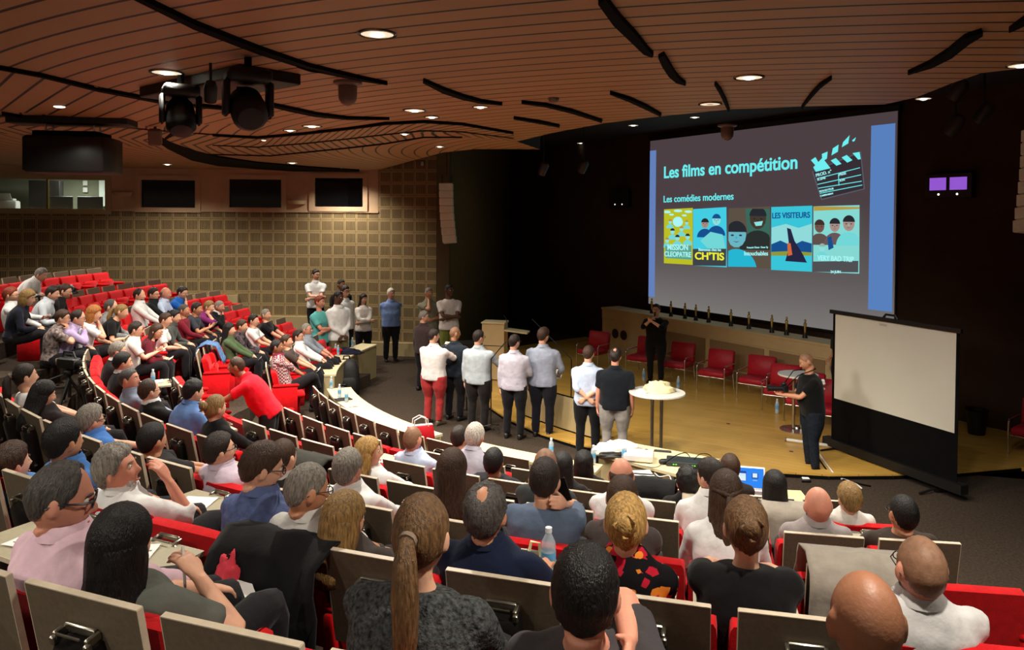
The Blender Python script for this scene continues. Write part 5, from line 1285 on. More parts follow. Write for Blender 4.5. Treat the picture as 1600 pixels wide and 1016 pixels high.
T_('s6', 'tallest person in grey-blue shirt holding a white sheet', 851, 513, 1.88, .0, AWAY, tgt=PT, hair=('side', 'brown'), top=((156, 164, 182), SH, 'long'), arms=('down', ('px', 876, 584, .20, (.8, -.6, -.5), (-.3, .3, 1))), pants=(26, 27, 36), build=1.12)
T_('s7', 'person in light blue shirt with hands behind the back', 922, 540, 1.76, .0, AWAY, tgt=PT, hair=('short', 'brown'), top=((184, 198, 220), SH, 'roll'), arms=('back', 'back'), pants=(20, 20, 22), build=1.1)
T_('s8', 'balding person in black polo and grey trousers, rightmost of the line', 964, 543, 1.78, .0, AWAY, tgt=PT, hair=('crown', 'dark'), skin='r', top=((22, 26, 32), PO, 'short'), pants=(142, 136, 130), build=1.15)
T_('pr', 'presenter in black on the stage pointing with microphone at mouth', 1027, 473, 1.78, STAGE_Z, (.3, 11), hair=('short', 'dark'), top=((18, 17, 17), 'knit', 'roll'), glasses='thin', arms=(((.02, .26, 1.42), (-.9, 0, -.5), (0, -1, .2)), ((.06, .20, 1.46), (.9, 0, -.8), (-.5, -.6, 0))), look=(0, 0, 0), pants=(24, 22, 22), build=1.15)
T_('ph', 'shaven-headed photographer in black T-shirt and jeans holding a camera', 1263, 546, 1.78, .0, (2.2, 11.6), hair=('stubble', 'stub'), skin='t', top=((14, 14, 14), TE, 'short'), pants=(28, 33, 42), pkind='denim', look=(0, -24, 0), lean=(0, .10), arms=(((-.05, .46, 1.16), (-.5, -.4, -.8), (0, .4, 1)), ((.08, .36, 1.18), (.6, -.4, -.8), (0, -.3, 1))), build=1.2, belly=1.25)
T_('red', 'person in red polo bending forward with outstretched hands in the aisle', 372, 549, 1.78, .28, (-8, 9.6), hair=('crew', 'brown'), skin='m', top=((214, 20, 38), PO, 'short'), lean=(0, .42), arms=(((-.14, .78, 1.02), (-.6, -.3, -.6), (0, .2, 1)), ((.14, .74, .96), (.6, -.3, -.6), (0, .2, 1))), build=1.0, belly=1.15, look=(0, 10, 0), beard='dark')
T_('hid', 'person mostly hidden behind the pull-up screen, forearm showing at its left edge', 1318, 494, 1.74, STAGE_Z, (3.2, 13.5), hair=('short', 'dark'), top=((34, 30, 30), TE, 'short'), skin='t', arms=(('px', 1280, 568, -.25, (-.4, -.4, .8), (0, 0, -1)), 'down'))
# ------------------------------------------------------------------ stage furniture
def th(name, loc, rz, label, cat, group=None): return empty(name, loc, rz, label, cat, group)
SYAW = atan2(-SN.y, -SN.x)                     # heading from the stage wall to the hall
LEATHER = mat('red_leather', (168, 22, 38), .5, noise_s=12, noise_amt=.1, bump=.1, bump_s=60, spec=.35)
def armchair(loc, head, label, wide=1.0):
    """low armchair: cushion, backrest, two chrome hoop arms; faces +y locally"""
    e = th('armchair' if wide == 1 else 'sofa', loc, head - pi/2, label, 'armchair' if wide == 1 else 'sofa', 'red chrome armchairs on the stage' if wide == 1 else None)
    W_2 = .29*wide
    MB().box((0, .02, .38), (W_2*2, .56, .13), bev=.03).build('seat', LEATHER, e, True, 50)
    MB().box((0, -.27, .62), (W_2*2, .12, .46), Matrix.Rotation(radians(9), 3, 'X'), bev=.03).build('backrest', LEATHER, e, True, 50)
    for s in (-1, 1):
        x = s*(W_2 + .025); pts = [(x, .30, 0), (x, .30, .50)] + [(x, .30 - .07 + .07*cos(a), .50 + .07*sin(a)) for a in (.4, .8, 1.2, pi/2)] + [(x, -.22, .57), (x, -.30, .55)]
        MB().tube(pts, .013, 8).build('arm', CHROME, e, True)
        MB().tube([(x*.9, -.22, .40), (x*.9, -.30, 0)], .013, 8).build('rear_leg', CHROME, e, True)
    MB().tube([(-W_2 - .025, .28, .31), (W_2 + .025, .28, .31)], .010, 8).build('crossbar', CHROME, e, True)
    return e
ORDL = ['leftmost', 'second from left', 'third from left, right of the presenter', 'fourth from left', 'fifth from left', 'sixth from left, near the bistro table', 'seventh from left, behind the photographer', 'last before the pull-up screen']
for i, (u, v) in enumerate([(930, 570), (1008, 580), (1062, 590), (1122, 604), (1186, 616), (1226, 634), (1262, 650), (1292, 664)]):
    p = P(u, v, STAGE_Z); armchair(p, SYAW + .35 + (.1 if i > 4 else 0), 'red armchair with chrome arms, %s in the stage row' % ORDL[i])
p = P(1580, 690, STAGE_Z); armchair(V((p.x+.42, p.y-.62, STAGE_Z)), SYAW + .15, 'red two-seat sofa with chrome arms at the right frame edge', 2.1)
p = P(1530, 668, STAGE_Z)
e = th('waste_bin', p, 0, 'black waste bin beside the red sofa near the right wall', 'bin'); MB().lathe([(.13, 0), (.17, .42), (.175, .43), (.16, .43), (.125, .02)], n=20).build('bin_body', BLACK, e, True, 50); MB().lathe([(.176, .42), (.182, .43), (.176, .44)], n=20, cap=False).build('rim', BLACKM, e, True)
# lectern
p = P(776, 592, STAGE_Z); le = th('lectern', p, radians(-12), 'cream lectern with a side shelf, left on the stage', 'lectern')
hL = PY(776, 503, p.y).z - STAGE_Z
MB().box((0, .0, hL/2), (.52, .40, hL - .04)).build('body', M_DESK, le); MB().box((0, 0, hL - .01), (.56, .44, .04), bev=.008).build('top', CREAM_TOP, le)
MB().box((.0, -.202, hL*.6), (.522, .006, .012)).build('groove', BLACKM, le)
MB().plate([(.26, -.18, hL-.19), (.78, -.12, hL-.25), (.78, .22, hL-.25), (.26, .18, hL-.19)], (0, 0, .035)).build('side_shelf', CREAM_TOP, le)
MB().tube([(.28, 0, hL), (.26, -.02, hL+.1), (.22, -.08, hL+.16)], .008, 6).build('gooseneck_microphone', BLACK, le, True)
# low beige panel along the stage front
pts = [P(u, v, STAGE_Z) for u, v in ((822, 650), (850, 660), (880, 670), (910, 679), (938, 686))]
e = th('front_panel_board', pts[2], 0, 'low curved beige panel standing along the stage front behind the line of men', 'panel')
mb = MB(); mb.loft([[q - pts[2] + V((0, 0, z)) for q, z in ((p_, .03), (p_, .60), (p_ + V((.02, .03, 0)), .60), (p_ + V((.02, .03, 0)), .03))] for p_ in pts]); mb.build('panel', CREAM, e)
mb = MB(); mb.tube([p_ - pts[2] + V((.01, .015, .61)) for p_ in pts], .014, 6); mb.build('edge_strip', BLACKM, e); mb = MB(); mb.tube([p_ - pts[2] + V((.01, .015, .015)) for p_ in pts], .015, 6); mb.build('foot_strip', BLACKM, e)
# trophies on the long desk
GOLD = mat('gold', (200, 176, 104), .3, .8, noise_s=20, noise_amt=.1)
TW = ['first', 'second', 'third', 'fourth', 'fifth', 'sixth', 'seventh', 'eighth', 'ninth', 'tenth']
for i, u in enumerate([1050, 1072, 1089, 1109, 1144, 1172, 1208, 1231, 1260, 1020]):
    # on the desk top, .3 m behind its front edge
    r = ray(u, 480); q = SB + SN*.30; t = (q.x*SN.x + q.y*SN.y)/(r.x*SN.x + r.y*SN.y); p = V((r.x*t, r.y*t, DESK_Z))
    e = th('trophy', p, 0, 'slim gold statuette on black base, %s on the stage desk' % ({9: 'leftmost by the presenter head'}.get(i) or TW[i] + ' right of the presenter'), 'trophy', 'film award statuettes')
    MB().lathe([(.055, 0), (.055, .02), (.035, .10), (.035, .11)], n=12).build('base', BLACK, e, True, 40)
    MB().lathe([(.016, .11), (.022, .16), (.028, .24), (.036, .30), (.024, .325), (.014, .335), (.022, .35), (.024, .37), (.018, .39), (.006, .40)], n=12).build('figure', GOLD, e, True, 60)
# bistro tables
def bistro(u, v_top, y_from, label, R=.40, h=1.08, zf=STAGE_Z):
    p = P(u, v_top, zf + h); p = V((p.x, p.y, zf))
    e = th('bistro_table', p, 0, label, 'table', 'white bistro tables'); MB().lathe([(R, h-.028), (R+.006, h-.014), (R, h), (0.01, h)], n=40).build('table_top', WHITE, e, True, 50)
    for s in (-1, 1): MB().tube([(s*.07, 0, .04), (s*.07, 0, h-.03)], .028, 12).build('column', CHROME, e, True)
    MB().lathe([(.30, 0), (.30, .012), (.06, .03), (.05, .06)], n=28).build('base', CHROME, e, True, 40); return e, p, h
e1, bp_, bh = bistro(1030, 609, 0, 'white round bistro table with rumpled cloths in front of the presenter', .42, 1.10)
bistro(1250, 578, 0, 'white round bistro table half hidden behind the photographer', .34, 1.0)
TOWEL = mat('towel', (236, 226, 176), .95, noise_s=20, noise_amt=.1, bump=.4, bump_s=60)
def heap(name, loc, size, m, label, cat, seed=1, parent=None, n=26, k=12, group=None):
    """crumpled cloth: a noisy closed dome"""
    mb = MB(); vs = [V((0, 0, 0))]; 
    rings = []
    for i in range(k+1):
        a = pi/2*i/k; ring = []
        for j in range(n):
            b_ = 2*pi*j/n; d = V((cos(b_)*cos(a), sin(b_)*cos(a), sin(a)))
            f = 1 + .35*noise.noise(d*2.2 + V((seed, 0, 0))) + .16*noise.noise(d*6 + V((0, seed, 0)))
            ring.append(V((d.x*size[0]*f, d.y*size[1]*f, max(0, d.z*size[2]*f))))
        rings.append(ring)
    mb.loft(rings)
    o = mb.build(name, m, parent, True, 180); o.location = loc
    if not parent: tag(o, label, cat, group)
    return o
heap('cloth', (bp_.x + .02, bp_.y, STAGE_Z + bh), (.24, .17, .15), TOWEL, 'rumpled cream cloths heaped on the white bistro table', 'cloth', 3)
heap('napkin', (bp_.x - .24, bp_.y - .08, STAGE_Z + bh), (.10, .07, .05), WHITE, 'small white napkin beside the rumpled cloths on the bistro table', 'napkin', 5)
# line array speakers
def line_array(u, vt, vb, Y, label, side=1):
    a, b_ = PY(u, vt, Y), PY(u + 6*side, vb, Y); H_ = a.z - b_.z; n = 8
    e = th('line_array_speaker', V((a.x, a.y, b_.z)), 0, label, 'loudspeaker', 'white line array speakers')
    M_ = mat('speaker_white', (236, 235, 222), .6, noise_s=60, noise_amt=.1)
    for i in range(n):
        t0 = i/n; z = H_*(1 - t0 - .5/n); ang = -.02 - .16*t0*t0
        y = -.04 + .0; x = .01*side - .02 + .12*t0*t0*side
        MB().box((x, y, z), (.34, .34, H_/n*.965), Matrix.Rotation(ang*.6*side, 3, 'Y') @ Matrix.Rotation(ang, 3, 'X'), bev=.012).build('speaker_box', M_, e, True, 40)
    for s in (-.12, .12): MB().tube([(s, 0, H_), (s, 0, H_ + .22)], .012, 6).build('hanging_bracket', BLACK, e)
    MB().tube([(0, 0, H_ + .2), (0, 0, VOID_Z - b_.z)], .01, 6).build('cable', BLACK, e)
    return e
line_array(697, 288, 381, 19.6, 'white curved line array loudspeaker hanging left of the stage')
line_array(1624, 190, 352, 11.0, 'white line array loudspeaker cut by the right frame edge', -1)
# wall boxes with two lamps (dark left one, violet lit right one)
def wallbox(u, v, wpx, hpx, label, lit):
    r = ray(u, v); q = SB + SN*1.05; t = ((q - V((0, 0, CAMZ))).dot(SN))/r.dot(SN); p = r*t + V((0, 0, CAMZ)); s = p.y/1200*1.15
    e = th('wall_display', p, atan2(SD.y, SD.x), label, 'display'); Wd, Hd = wpx*s*1.25, hpx*s*1.3
    MB().box((0, -.06, 0), (Wd, .14, Hd), bev=.01).build('housing', BLACK, e, True, 40)
    for k in (-1, 1):
        if lit: MB().box((k*Wd*.22, -.133, Hd*.08), (Wd*.36, .006, Hd*.5)).build('violet_panel', mat('violet', (90, 50, 150), .4, emit=(150, 90, 215), estr=.9, noise_s=6, noise_amt=.1), e)
        MB().ball((k*Wd*.2, -.134, -Hd*.34), (.02, .008, .02)).build('indicator_lamp', mat('led', (255, 255, 255), .4, emit=(255, 250, 235), estr=2, noise_s=6, noise_amt=.02), e, True)
wallbox(1486, 281, 50, 26, 'dark wall display with two violet lit panes, upper right wall', True)
wallbox(971, 308, 30, 18, 'black wall display with two white dots left of the big screen', False)
# ------------------------------------------------------------------ things hanging from the ceiling
def cz(u, v, d=0): return P(u, v, CEIL_Z - d)
a = cz(334, 133); mt = th('lighting_mount', V((a.x, a.y, CEIL_Z)), -.70, 'black ceiling mount plate carrying two moving heads', 'light mount')
MB().box((0, 0, -.05), (1.9, .6, .11), bev=.01).build('plate', BLACK, mt, True, 40)
for s in (-.42, -.1, .2, .42): MB().tube([(s, 0, -.05), (s, 0, -.13)], .025, 8).build('clamp', BLACKM, mt)
def movinghead(u, v, scale, label, tiltx):
    a = P(u, v, CEIL_Z - .13); e = th('moving_head_light', V((a.x, a.y, CEIL_Z - .10)), .5, label, 'stage light', 'moving heads on the ceiling')
    s = scale
    MB().box((0, 0, -.06*s), (.34*s, .30*s, .12*s), bev=.03*s).build('base', BLACK, e, True, 50)
    for k in (-1, 1): MB().box((k*.17*s, 0, -.24*s), (.05*s, .14*s, .30*s), bev=.02*s).build('yoke_arm', BLACK, e, True, 50)
    MB().tube([(0, 0, -.05*s), (0, 0, .095)], .03, 8).build('clamp', BLACKM, e)
    h = MB(); h.lathe([(.09*s, -.2*s), (.13*s, -.14*s), (.145*s, .0), (.14*s, .12*s), (.10*s, .17*s), (.04*s, .18*s)], (0, 0, -.32*s), 20, Matrix.Rotation(tiltx, 3, 'X')); h.build('head', BLACK, e, True, 40)
    h = MB(); h.lathe([(.085*s, -.206*s), (.05*s, -.212*s)], (0, 0, -.32*s), 20, Matrix.Rotation(tiltx, 3, 'X')); h.build('lens', mat('lens', (50, 54, 58), .1, noise_s=4, noise_amt=.1), e, True)
def stage_beam(loc, to, energy, ang):
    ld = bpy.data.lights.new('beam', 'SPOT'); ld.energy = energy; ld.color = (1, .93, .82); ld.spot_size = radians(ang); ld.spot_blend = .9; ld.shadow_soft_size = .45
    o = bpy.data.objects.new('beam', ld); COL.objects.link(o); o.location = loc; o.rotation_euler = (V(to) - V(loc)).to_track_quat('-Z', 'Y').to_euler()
stage_beam((a.x + .2, a.y + .5, CEIL_Z - .75), (3.2, 12.4, .3), 800, 46)
stage_beam(P(585, 55, CEIL_Z) - V((0, 0, .06)), (3.6, 12.4, .3), 700, 46)      # extra beam added at a downlight, joins the cluster's in lighting the stage front
stage_beam(P(1167, 115, CEIL_Z) - V((0, 0, .06)), (5.4, 13.2, .4), 650, 54)  # another extra beam added at a downlight, for the right of the stage
movinghead(279, 146, .92, 'black moving-head light at the left end of the ceiling mount', 2.6)
movinghead(384, 120, 1.0, 'black moving-head light at the right end of the ceiling mount', 2.2)
a = P(326, 150, CEIL_Z - .25); e = th('spotlight', a, .4, 'small black spotlight between the two moving heads', 'stage light')
MB().lathe([(.05, -.09), (.055, .05), (.04, .09)], (0, 0, 0), 14, Matrix.Rotation(.7, 3, 'X')).build('barrel', BLACK, e, True, 40); MB().tube([(0, .02, .02), (0, .02, .245)], .012, 6).build('bracket', BLACK, e)
a = cz(112, 194); pj = th('ceiling_projector', V((a.x, a.y, CEIL_Z)), .12, 'big black projector hanging in a frame from the ceiling at far left', 'projector')
MB().box((0, 0, -.05), (1.5, .40, .10), bev=.012).build('mount_plate', BLACK, pj, True, 40)
for sx in (-.3, .3):
    for sy in (-.1, .1): MB().tube([(sx, sy, -.08), (sx, sy, -.22)], .014, 6).build('rod', CHROME, pj)
MB().box((0, 0, -.22), (.78, .5, .05), bev=.01).build('shelf', BLACKM, pj); MB().box((0, .02, -.50), (1.0, .66, .48), bev=.03).build('body', BLACK, pj, True, 45)
MB().lathe([(.09, 0), (.09, .12), (.07, .13)], (.18, .33, -.40), 18, Matrix.Rotation(-pi/2, 3, 'X')).build('lens', MATS['lens'], pj, True, 40)
for sx in (-.36, .36): MB().box((sx, -.05, -.33), (.03, .5, .24)).build('cage_bar', BLACKM, pj)
def dome(u, v, s, label, m):
    a = cz(u, v); e = th('ceiling_camera', V((a.x, a.y, CEIL_Z)), 0, label, 'camera', None)
    MB().lathe([(.16*s, -.002), (.16*s, -.03*s), (.10*s, -.05*s)], n=20).build('mount_ring', m, e, True, 40); MB().lathe([(.105*s, -.05*s), (.105*s, -.15*s), (.10*s, -.20*s), (.07*s, -.25*s), (.02*s, -.275*s)], n=20).build('dome', m, e, True, 60); return e
GREYM = mat('grey_plastic', (112, 92, 78), .45, noise_s=6, noise_amt=.06)
dome(540, 131, .85, 'grey dome camera hanging from the centre of the ceiling', GREYM)
dome(1134, 190, .8, 'small grey dome camera above the top edge of the projection screen', GREYM)
a = cz(240, 205); e = th('ceiling_speaker', V((a.x, a.y, CEIL_Z)), .3, 'small beige bracket speaker under the ceiling beside the big projector', 'loudspeaker')
MB().box((0, 0, -.16), (.17, .15, .24), Matrix.Rotation(.25, 3, 'X'), bev=.02).build('cabinet', GREYM, e, True, 45); MB().tube([(0, 0, 0), (0, 0, -.08)], .02, 8).build('bracket', GREYM, e)
a = cz(862, 152); e = th('smoke_detector', V((a.x, a.y, CEIL_Z)), 0, 'tiny smoke detector on the slatted ceiling left of the screen', 'detector'); MB().lathe([(.06, 0), (.06, -.02), (.045, -.045), (.02, -.05)], n=16).build('housing', GREYM, e, True, 50)
for i, (u, v, lb) in enumerate([(848, 262, 'left one of two dark spotlights hanging before the back wall'), (910, 258, 'right one of two dark spotlights hanging before the back wall'), (1495, 130, 'grey spotlight under the ceiling edge, top right'), (1490, 185, 'black spotlight on the right wall above the violet display'), (1535, 165, 'black spotlight highest on the right wall')]):
    a = PY(u, v, 17.5 if i < 2 else 10.8); e = th('stage_spotlight', a, .6, lb, 'stage light', 'stage spotlights')
    MB().lathe([(.09, -.16), (.10, .08), (.06, .14)], (0, 0, 0), 14, Matrix.Rotation(.6, 3, 'X')).build('barrel', mat('spot_body', (52, 48, 44), .5, noise_s=6, noise_amt=.1), e, True, 40)
    MB().tube([(0, 0, .05), (0, 0, VOID_Z - a.z)], .014, 6).build('hanger', BLACK, e)
for i, (u, v, lb) in enumerate([(191, 312, 'left'), (464, 321, 'right')]):
    t = wall_at(u); w_ = wline(t); a = V((w_.x, w_.y - .05, PY(u, v, w_.y).z)); e = th('wall_uplight', a, 0, 'half-round plaster wall light on the booth band, %s one' % lb, 'wall light', 'plaster wall lights')
    mb = MB(); mb.loft([[V((x_*f, -abs(1 - abs(x_/.28)**2)*.12*f - .0, z_)) for x_ in (-.28, -.2, -.1, 0, .1, .2, .28)] + [V((.28*f, .04, z_)), V((-.28*f, .04, z_))] for f, z_ in ((.8, -.05), (1, .05))]); mb.build('bowl', PLASTER, e, True, 40)
t = wall_at(660); w_ = wline(t); e = th('wall_sensor', V((w_.x, w_.y - .03, PY(660, 258, w_.y).z)), 0, 'small white sensor box high on the slotted wall near the pillar', 'sensor'); MB().box((0, -.02, 0), (.08, .06, .12), bev=.015).build('housing', WHITE, e, True, 45)
# ------------------------------------------------------------------ control booth behind its pane
t0, t1, z0, z1 = BOOTH
w0, w1 = wline(t0), wline(t1); bd = (w1 - w0).normalized(); bn = V((-bd.y, bd.x, 0)); bn = bn if bn.y > 0 else -bn
L_ = (w1 - w0).length
def bb(a, n_, z): return w0 + bd*a + bn*n_ + V((0, 0, z))
mb = MB(); mb.add([bb(-.3, 2.6, z0-.6), bb(L_+.3, 2.6, z0-.6), bb(L_+.3, 2.6, z1+.3), bb(-.3, 2.6, z1+.3), bb(-.3, .14, z0-.6), bb(L_+.3, .14, z0-.6), bb(L_+.3, .14, z1+.3), bb(-.3, .14, z1+.3)], [(0, 1, 2, 3), (4, 0, 3, 7), (1, 5, 6, 2), (0, 4, 5, 1), (3, 2, 6, 7)])
struct(mb, 'wall_booth', mat('booth_wall', (128, 130, 108), .85, noise_s=3, noise_amt=.08))
ld = bpy.data.lights.new('booth_light', 'AREA'); ld.energy = 55; ld.size = .6; ld.color = (.92, 1, .9); lo_ = bpy.data.objects.new('booth_light', ld); COL.objects.link(lo_); lo_.location = bb(.9, 1.2, z1 + .25)
def bthing(name, a, n_, z, label, cat, fn, group=None):
    e = th(name, bb(a, n_, z), atan2(bd.y, bd.x), label, cat, group); fn(e); return e
zb = z0 - .06
def screen_(e):
    MB().box((0, 0, .22), (.62, .05, .38), bev=.01).build('casing', BLACK, e, True, 40); MB().tube([(0, .02, 0), (0, .02, .1)], .03, 8).build('stand', BLACK, e)
bthing('monitor', .45, .5, zb, 'black computer monitor back in the lit booth, right one', 'monitor', screen_, 'booth monitors'); bthing('monitor', 1.18, .5, zb, 'black computer monitor back in the lit booth, left one', 'monitor', screen_, 'booth monitors')
bthing('desk', L_/2, .7, z0-.12, 'dark desk inside the lit control booth', 'desk', lambda e: (MB().box((0, 0, 0), (L_*.9, .8, .05)).build('desk_top', BLACK, e), MB().box((0, .3, -.3), (L_*.9, .04, .4)).build('panel', BLACK, e)))
def rack(e):
    MB().box((0, 0, .35), (.75, .5, 1.1), bev=.01).build('cabinet', BLACK, e)
    random.seed(3)
    for k in range(9): MB().box((random.uniform(-.3, .3), -.254, random.uniform(.1, .75)), (.05, .004, .02)).build('indicator_lamp', em('rack_led_%d' % (k % 3), [(190, 240, 220), (60, 110, 255), (240, 240, 230)][k % 3], 1.5), e)
bthing('equipment_rack', 1.75, 1.6, z0-.1, 'dark equipment rack with small coloured lamps in the booth', 'rack', rack)
def wboard(e): MB().box((0, 0, 0), (.72, .03, .8), bev=.005).build('board', mat('lit_white', (226, 232, 222), .6, noise_s=3, noise_amt=.02), e); MB().box((0, -.018, -.405), (.74, .02, .02)).build('ledge', CHROME, e)
bthing('whiteboard', .22, 2.5, (z0+z1)/2 + .12, 'bright white board at the right end of the lit booth', 'board', wboard)
def poster2(e): MB().box((0, 0, .1), (.12, .01, .14)).build('sheet', WHITE, e); MB().box((0, 0, -.1), (.12, .01, .14)).build('sheet', WHITE, e)
bthing('notice', .95, 2.52, (z0+z1)/2 + .3, 'two small white notices on the booth back wall', 'notice', poster2)
def printer(e): MB().box((0, 0, .15), (.62, .45, .26), bev=.03).build('casing', WHITE, e, True, 45); MB().box((.02, -.02, .31), (.5, .3, .05), bev=.01).build('paper_tray', WHITE, e); MB().plate([(-.2, .1, .28), (.2, .1, .28), (.2, .3, .46), (-.2, .3, .46)], (0, -.01, .01)).build('lid', WHITE, e)
bthing('printer', 2.55, .8, zb, 'white printer on the desk in the lit booth', 'printer', printer)
mb = MB(); mb.box(bb(1.36, .02, (z0+z1)/2), (.05, .05, z1-z0)); struct(mb, 'trim_3', mat('mullion', (150, 130, 60), .5, noise_s=4, noise_amt=.1))
# ------------------------------------------------------------------ bottles, papers, bags and other things
BOT = mat('bottle_plastic', (206, 222, 232), .12, noise_s=5, noise_amt=.03, alpha=.5, spec=.6); BCAP = mat('bottle_cap', (226, 232, 236), .4, noise_s=5, noise_amt=.03); BLAB = mat('bottle_label', (90, 160, 205), .5, noise_s=18, noise_amt=.4)
WATER = mat('water', (170, 196, 210), .08, noise_s=4, noise_amt=.03, alpha=.45)
bm1 = MB().lathe([(.028, 0), (.031, .006), (.031, .05), (.029, .056), (.031, .062), (.031, .13), (.029, .138), (.031, .144), (.028, .165), (.014, .195), (.0125, .205)], n=16).mesh('bottle_body', BOT, True, 50)
bm2 = MB().lathe([(.0145, .203), (.0145, .222), (.012, .224)], n=14).mesh('cap', BCAP, True, 50)
bm3 = MB().lathe([(.0316, .075), (.0316, .125)], n=16, cap=False).mesh('bottle_label', BLAB, True)
bm4 = MB().lathe([(.0285, .004), (.0288, .11), (.001, .111)], n=16).mesh('water', WATER, True, 50)
def bottle(p, label, s=1.0):
    e = th('water_bottle', p, random.uniform(0, 6), label, 'bottle', 'plastic water bottles'); e.scale = (s, s, s)
    inst(bm1, 'bottle_body', e); inst(bm2, 'cap', e); inst(bm3, 'bottle_label', e); inst(bm4, 'water', e); return e
DT = {1: .78, 2: .76, 3: .76}
for (u, v, z, lb) in [(527, 557, .78, 'water bottle with blue label, left of the dark jacket on the far curved desk'), (531, 559, .78, 'second water bottle touching the blue-labelled one on the far curved desk'), (546, 546, .78, 'water bottle behind the dark jacket on the far curved desk'), (553, 546, .78, 'slim white bottle at the right end of the far curved desk'), (512, 566, .78, 'clear water bottle at the near end of the far curved desk'),
                      (521, 612, .76, 'water bottle standing alone at the far end of the long curved desk'), (534, 625, .76, 'water bottle beside the tablet on the long curved desk, left one'), (545, 632, .76, 'water bottle beside the tablet on the long curved desk, right one'),
                      (866, 711, .76, 'water bottle on the narrow front desk behind the tall man'), (932, 722, .78, 'water bottle on the corner of the projector table'), (980, 716, .78, 'small clear bottle right before the white projector')]:
    bottle(P(u, v, z), lb)
for (u, v, lb) in [(1009, 592, 'clear water bottle on the stage floor left of the presenter'), (1063, 604, 'clear water bottle on the stage floor right of the presenter'), (1218, 640, 'clear water bottle on the stage floor between two armchairs')]: bottle(P(u, v, STAGE_Z), lb, 1.25)
PAPER = mat('paper', (238, 236, 230), .7, noise_s=8, noise_amt=.03); INK = mat('ink_grey', (120, 118, 120), .8, noise_s=30, noise_amt=.2)
def sheet(p, rz, label, w_=.21, h_=.297, tiltm=None, lines=True, name='paper_sheet', curl=.012, group='loose papers'):
    e = th(name, p, rz, label, 'paper', group)
    if tiltm is not None: e.rotation_euler = tiltm.to_euler()
    mb = MB(); n = 6; vs = []
    for i in range(n+1):
        y = -h_/2 + h_*i/n
        for x in (-w_/2, 0, w_/2): vs.append(V((x, y, .002 + curl*(i/n-.4)**2*2 + curl*.3*abs(x)/w_)))
    fs = [(i*3+j, i*3+j+1, i*3+j+4, i*3+j+3) for i in range(n) for j in (0, 1)]
    k = len(vs); mb.add(vs + [v - V((0, 0, .0015)) for v in vs], fs + [tuple(k+q for q in reversed(f)) for f in fs]); mb.build('sheet', PAPER, e, True)
    if lines:
        mb = MB(); 
        for i in range(5): y = -h_*.36 + h_*.16*i; mb.box((-.0 - w_*.06*(i % 2), y, .0045 + curl*((y/h_+.5)-.4)**2*2 + curl*.1), (w_*(.7 - .15*(i % 2)), .006, .0006))
        mb.build('print', INK, e)
    return e
# boards folded down into use, with what lies on them
def open_board(u, v, r):
    s = min((s for s in SEATS if s['r'] == r), key=lambda s: (s['uv'][0]-u)**2 + (s['uv'][1]-v)**2)
    s['open'] = True; s['noboard'] = False; return s
def on_board(s, dx=0, dy=0):
    """point on the folded-down board: dx along the row, dy outward"""
    R_ = Matrix.Rotation(s['rz'], 3, 'Z'); return s['p'] + R_ @ V((dx, -.30 + dy, .812))
b1 = open_board(286, 818, 1); sheet(on_board(b1, .04, .02), b1['rz'] + .5, 'white slip of paper on the folded-down board right of the long black hair', .11, .30)
b2 = open_board(164, 789, 1); sheet(on_board(b2, 0, 0), b2['rz'] + .2, 'printed colour sheet on the board before the pale pink shirt', lines=True)
b3 = open_board(388, 650, 4); sheet(on_board(b3, 0, 0), b3['rz'] + .1, 'printed sheet on the folded board before the woman with the fair bun')
b4 = open_board(392, 700, 3); sheet(on_board(b4, 0, .05), b4['rz'], 'sheet on the folded board of the man in lilac shirt with glasses'); bottle(on_board(b4, .12, -.12), 'water bottle with blue label on the board before the lilac shirt'); 
b5 = open_board(290, 590, 4); sheet(on_board(b5, -.08, 0), b5['rz'], 'papers on the folded board beside the white-polo man'); bottle(on_board(b5, .12, 0), 'clear water bottle among the papers near the white-polo man')
b6 = open_board(1062, 850, 2); sheet(on_board(b6, -.06, 0), b6['rz'], 'sheet under the floral scarf woman elbow on the pale board')
b7 = open_board(850, 825, 2)
b8 = open_board(1385, 800, 4); sheet(on_board(b8, -.02, 0), b8['rz'] + .3, 'folded white sheet on the board behind the black crew cut')
b9 = open_board(363, 755, 2); sheet(on_board(b9, 0, 0), b9['rz'] + .4, 'blank white sheets by the raised arm of the silver-haired man', lines=False)
b10 = open_board(1250, 865, 2)
for s in (b1, b2, b3, b4, b5, b6, b7, b8, b9, b10): pass
bottle(on_board(b2, .20, -.12), 'water bottle between the silver-haired man and the long black hair', 1.1)
# cream tote bag and bottle before the navy polo
bt = on_board(b7, -.02, 0)
e = heap('tote_bag', bt + V((-.03, 0, 0)), (.15, .13, .12), mat('canvas', (222, 212, 170), .9, noise_s=25, noise_amt=.1, bump=.3, bump_s=80), 'open cream canvas bag with coloured things, before the navy polo man', 'bag', 8)
MB().ball((.05, -.05, .10), (.03, .02, .018)).build('green_toy', mat('green_plastic', (70, 200, 60), .4, noise_s=6, noise_amt=.1), e, True); MB().ball((.07, .0, .105), (.024, .02, .018)).build('orange_sweet', mat('orange_plastic', (226, 140, 40), .4, noise_s=6, noise_amt=.1), e, True)
mb = MB(); mb.tube([(.10, .06, .06), (.12, .05, .15), (.16, .03, .15), (.17, .0, .05)], .008, 6); mb.build('handle', mat('canvas', None), e, True)
bottle(on_board(b7, .17, -.02), 'water bottle right of the cream canvas bag, near a hand', 1.25)
b11 = open_board(622, 668, 5); sheet(on_board(b11, 0, -.06), b11['rz'] + 1.3, 'long white slip lying on the wooden board before the blonde woman', .12, .30)
b12 = nearest_seat(387, 994); b12['down'] = True; sheet(P(365, 938, FL(0) + .475), .5, 'white curled page on the empty seat before the black jacket', .21, .28, lines=False, curl=.05)
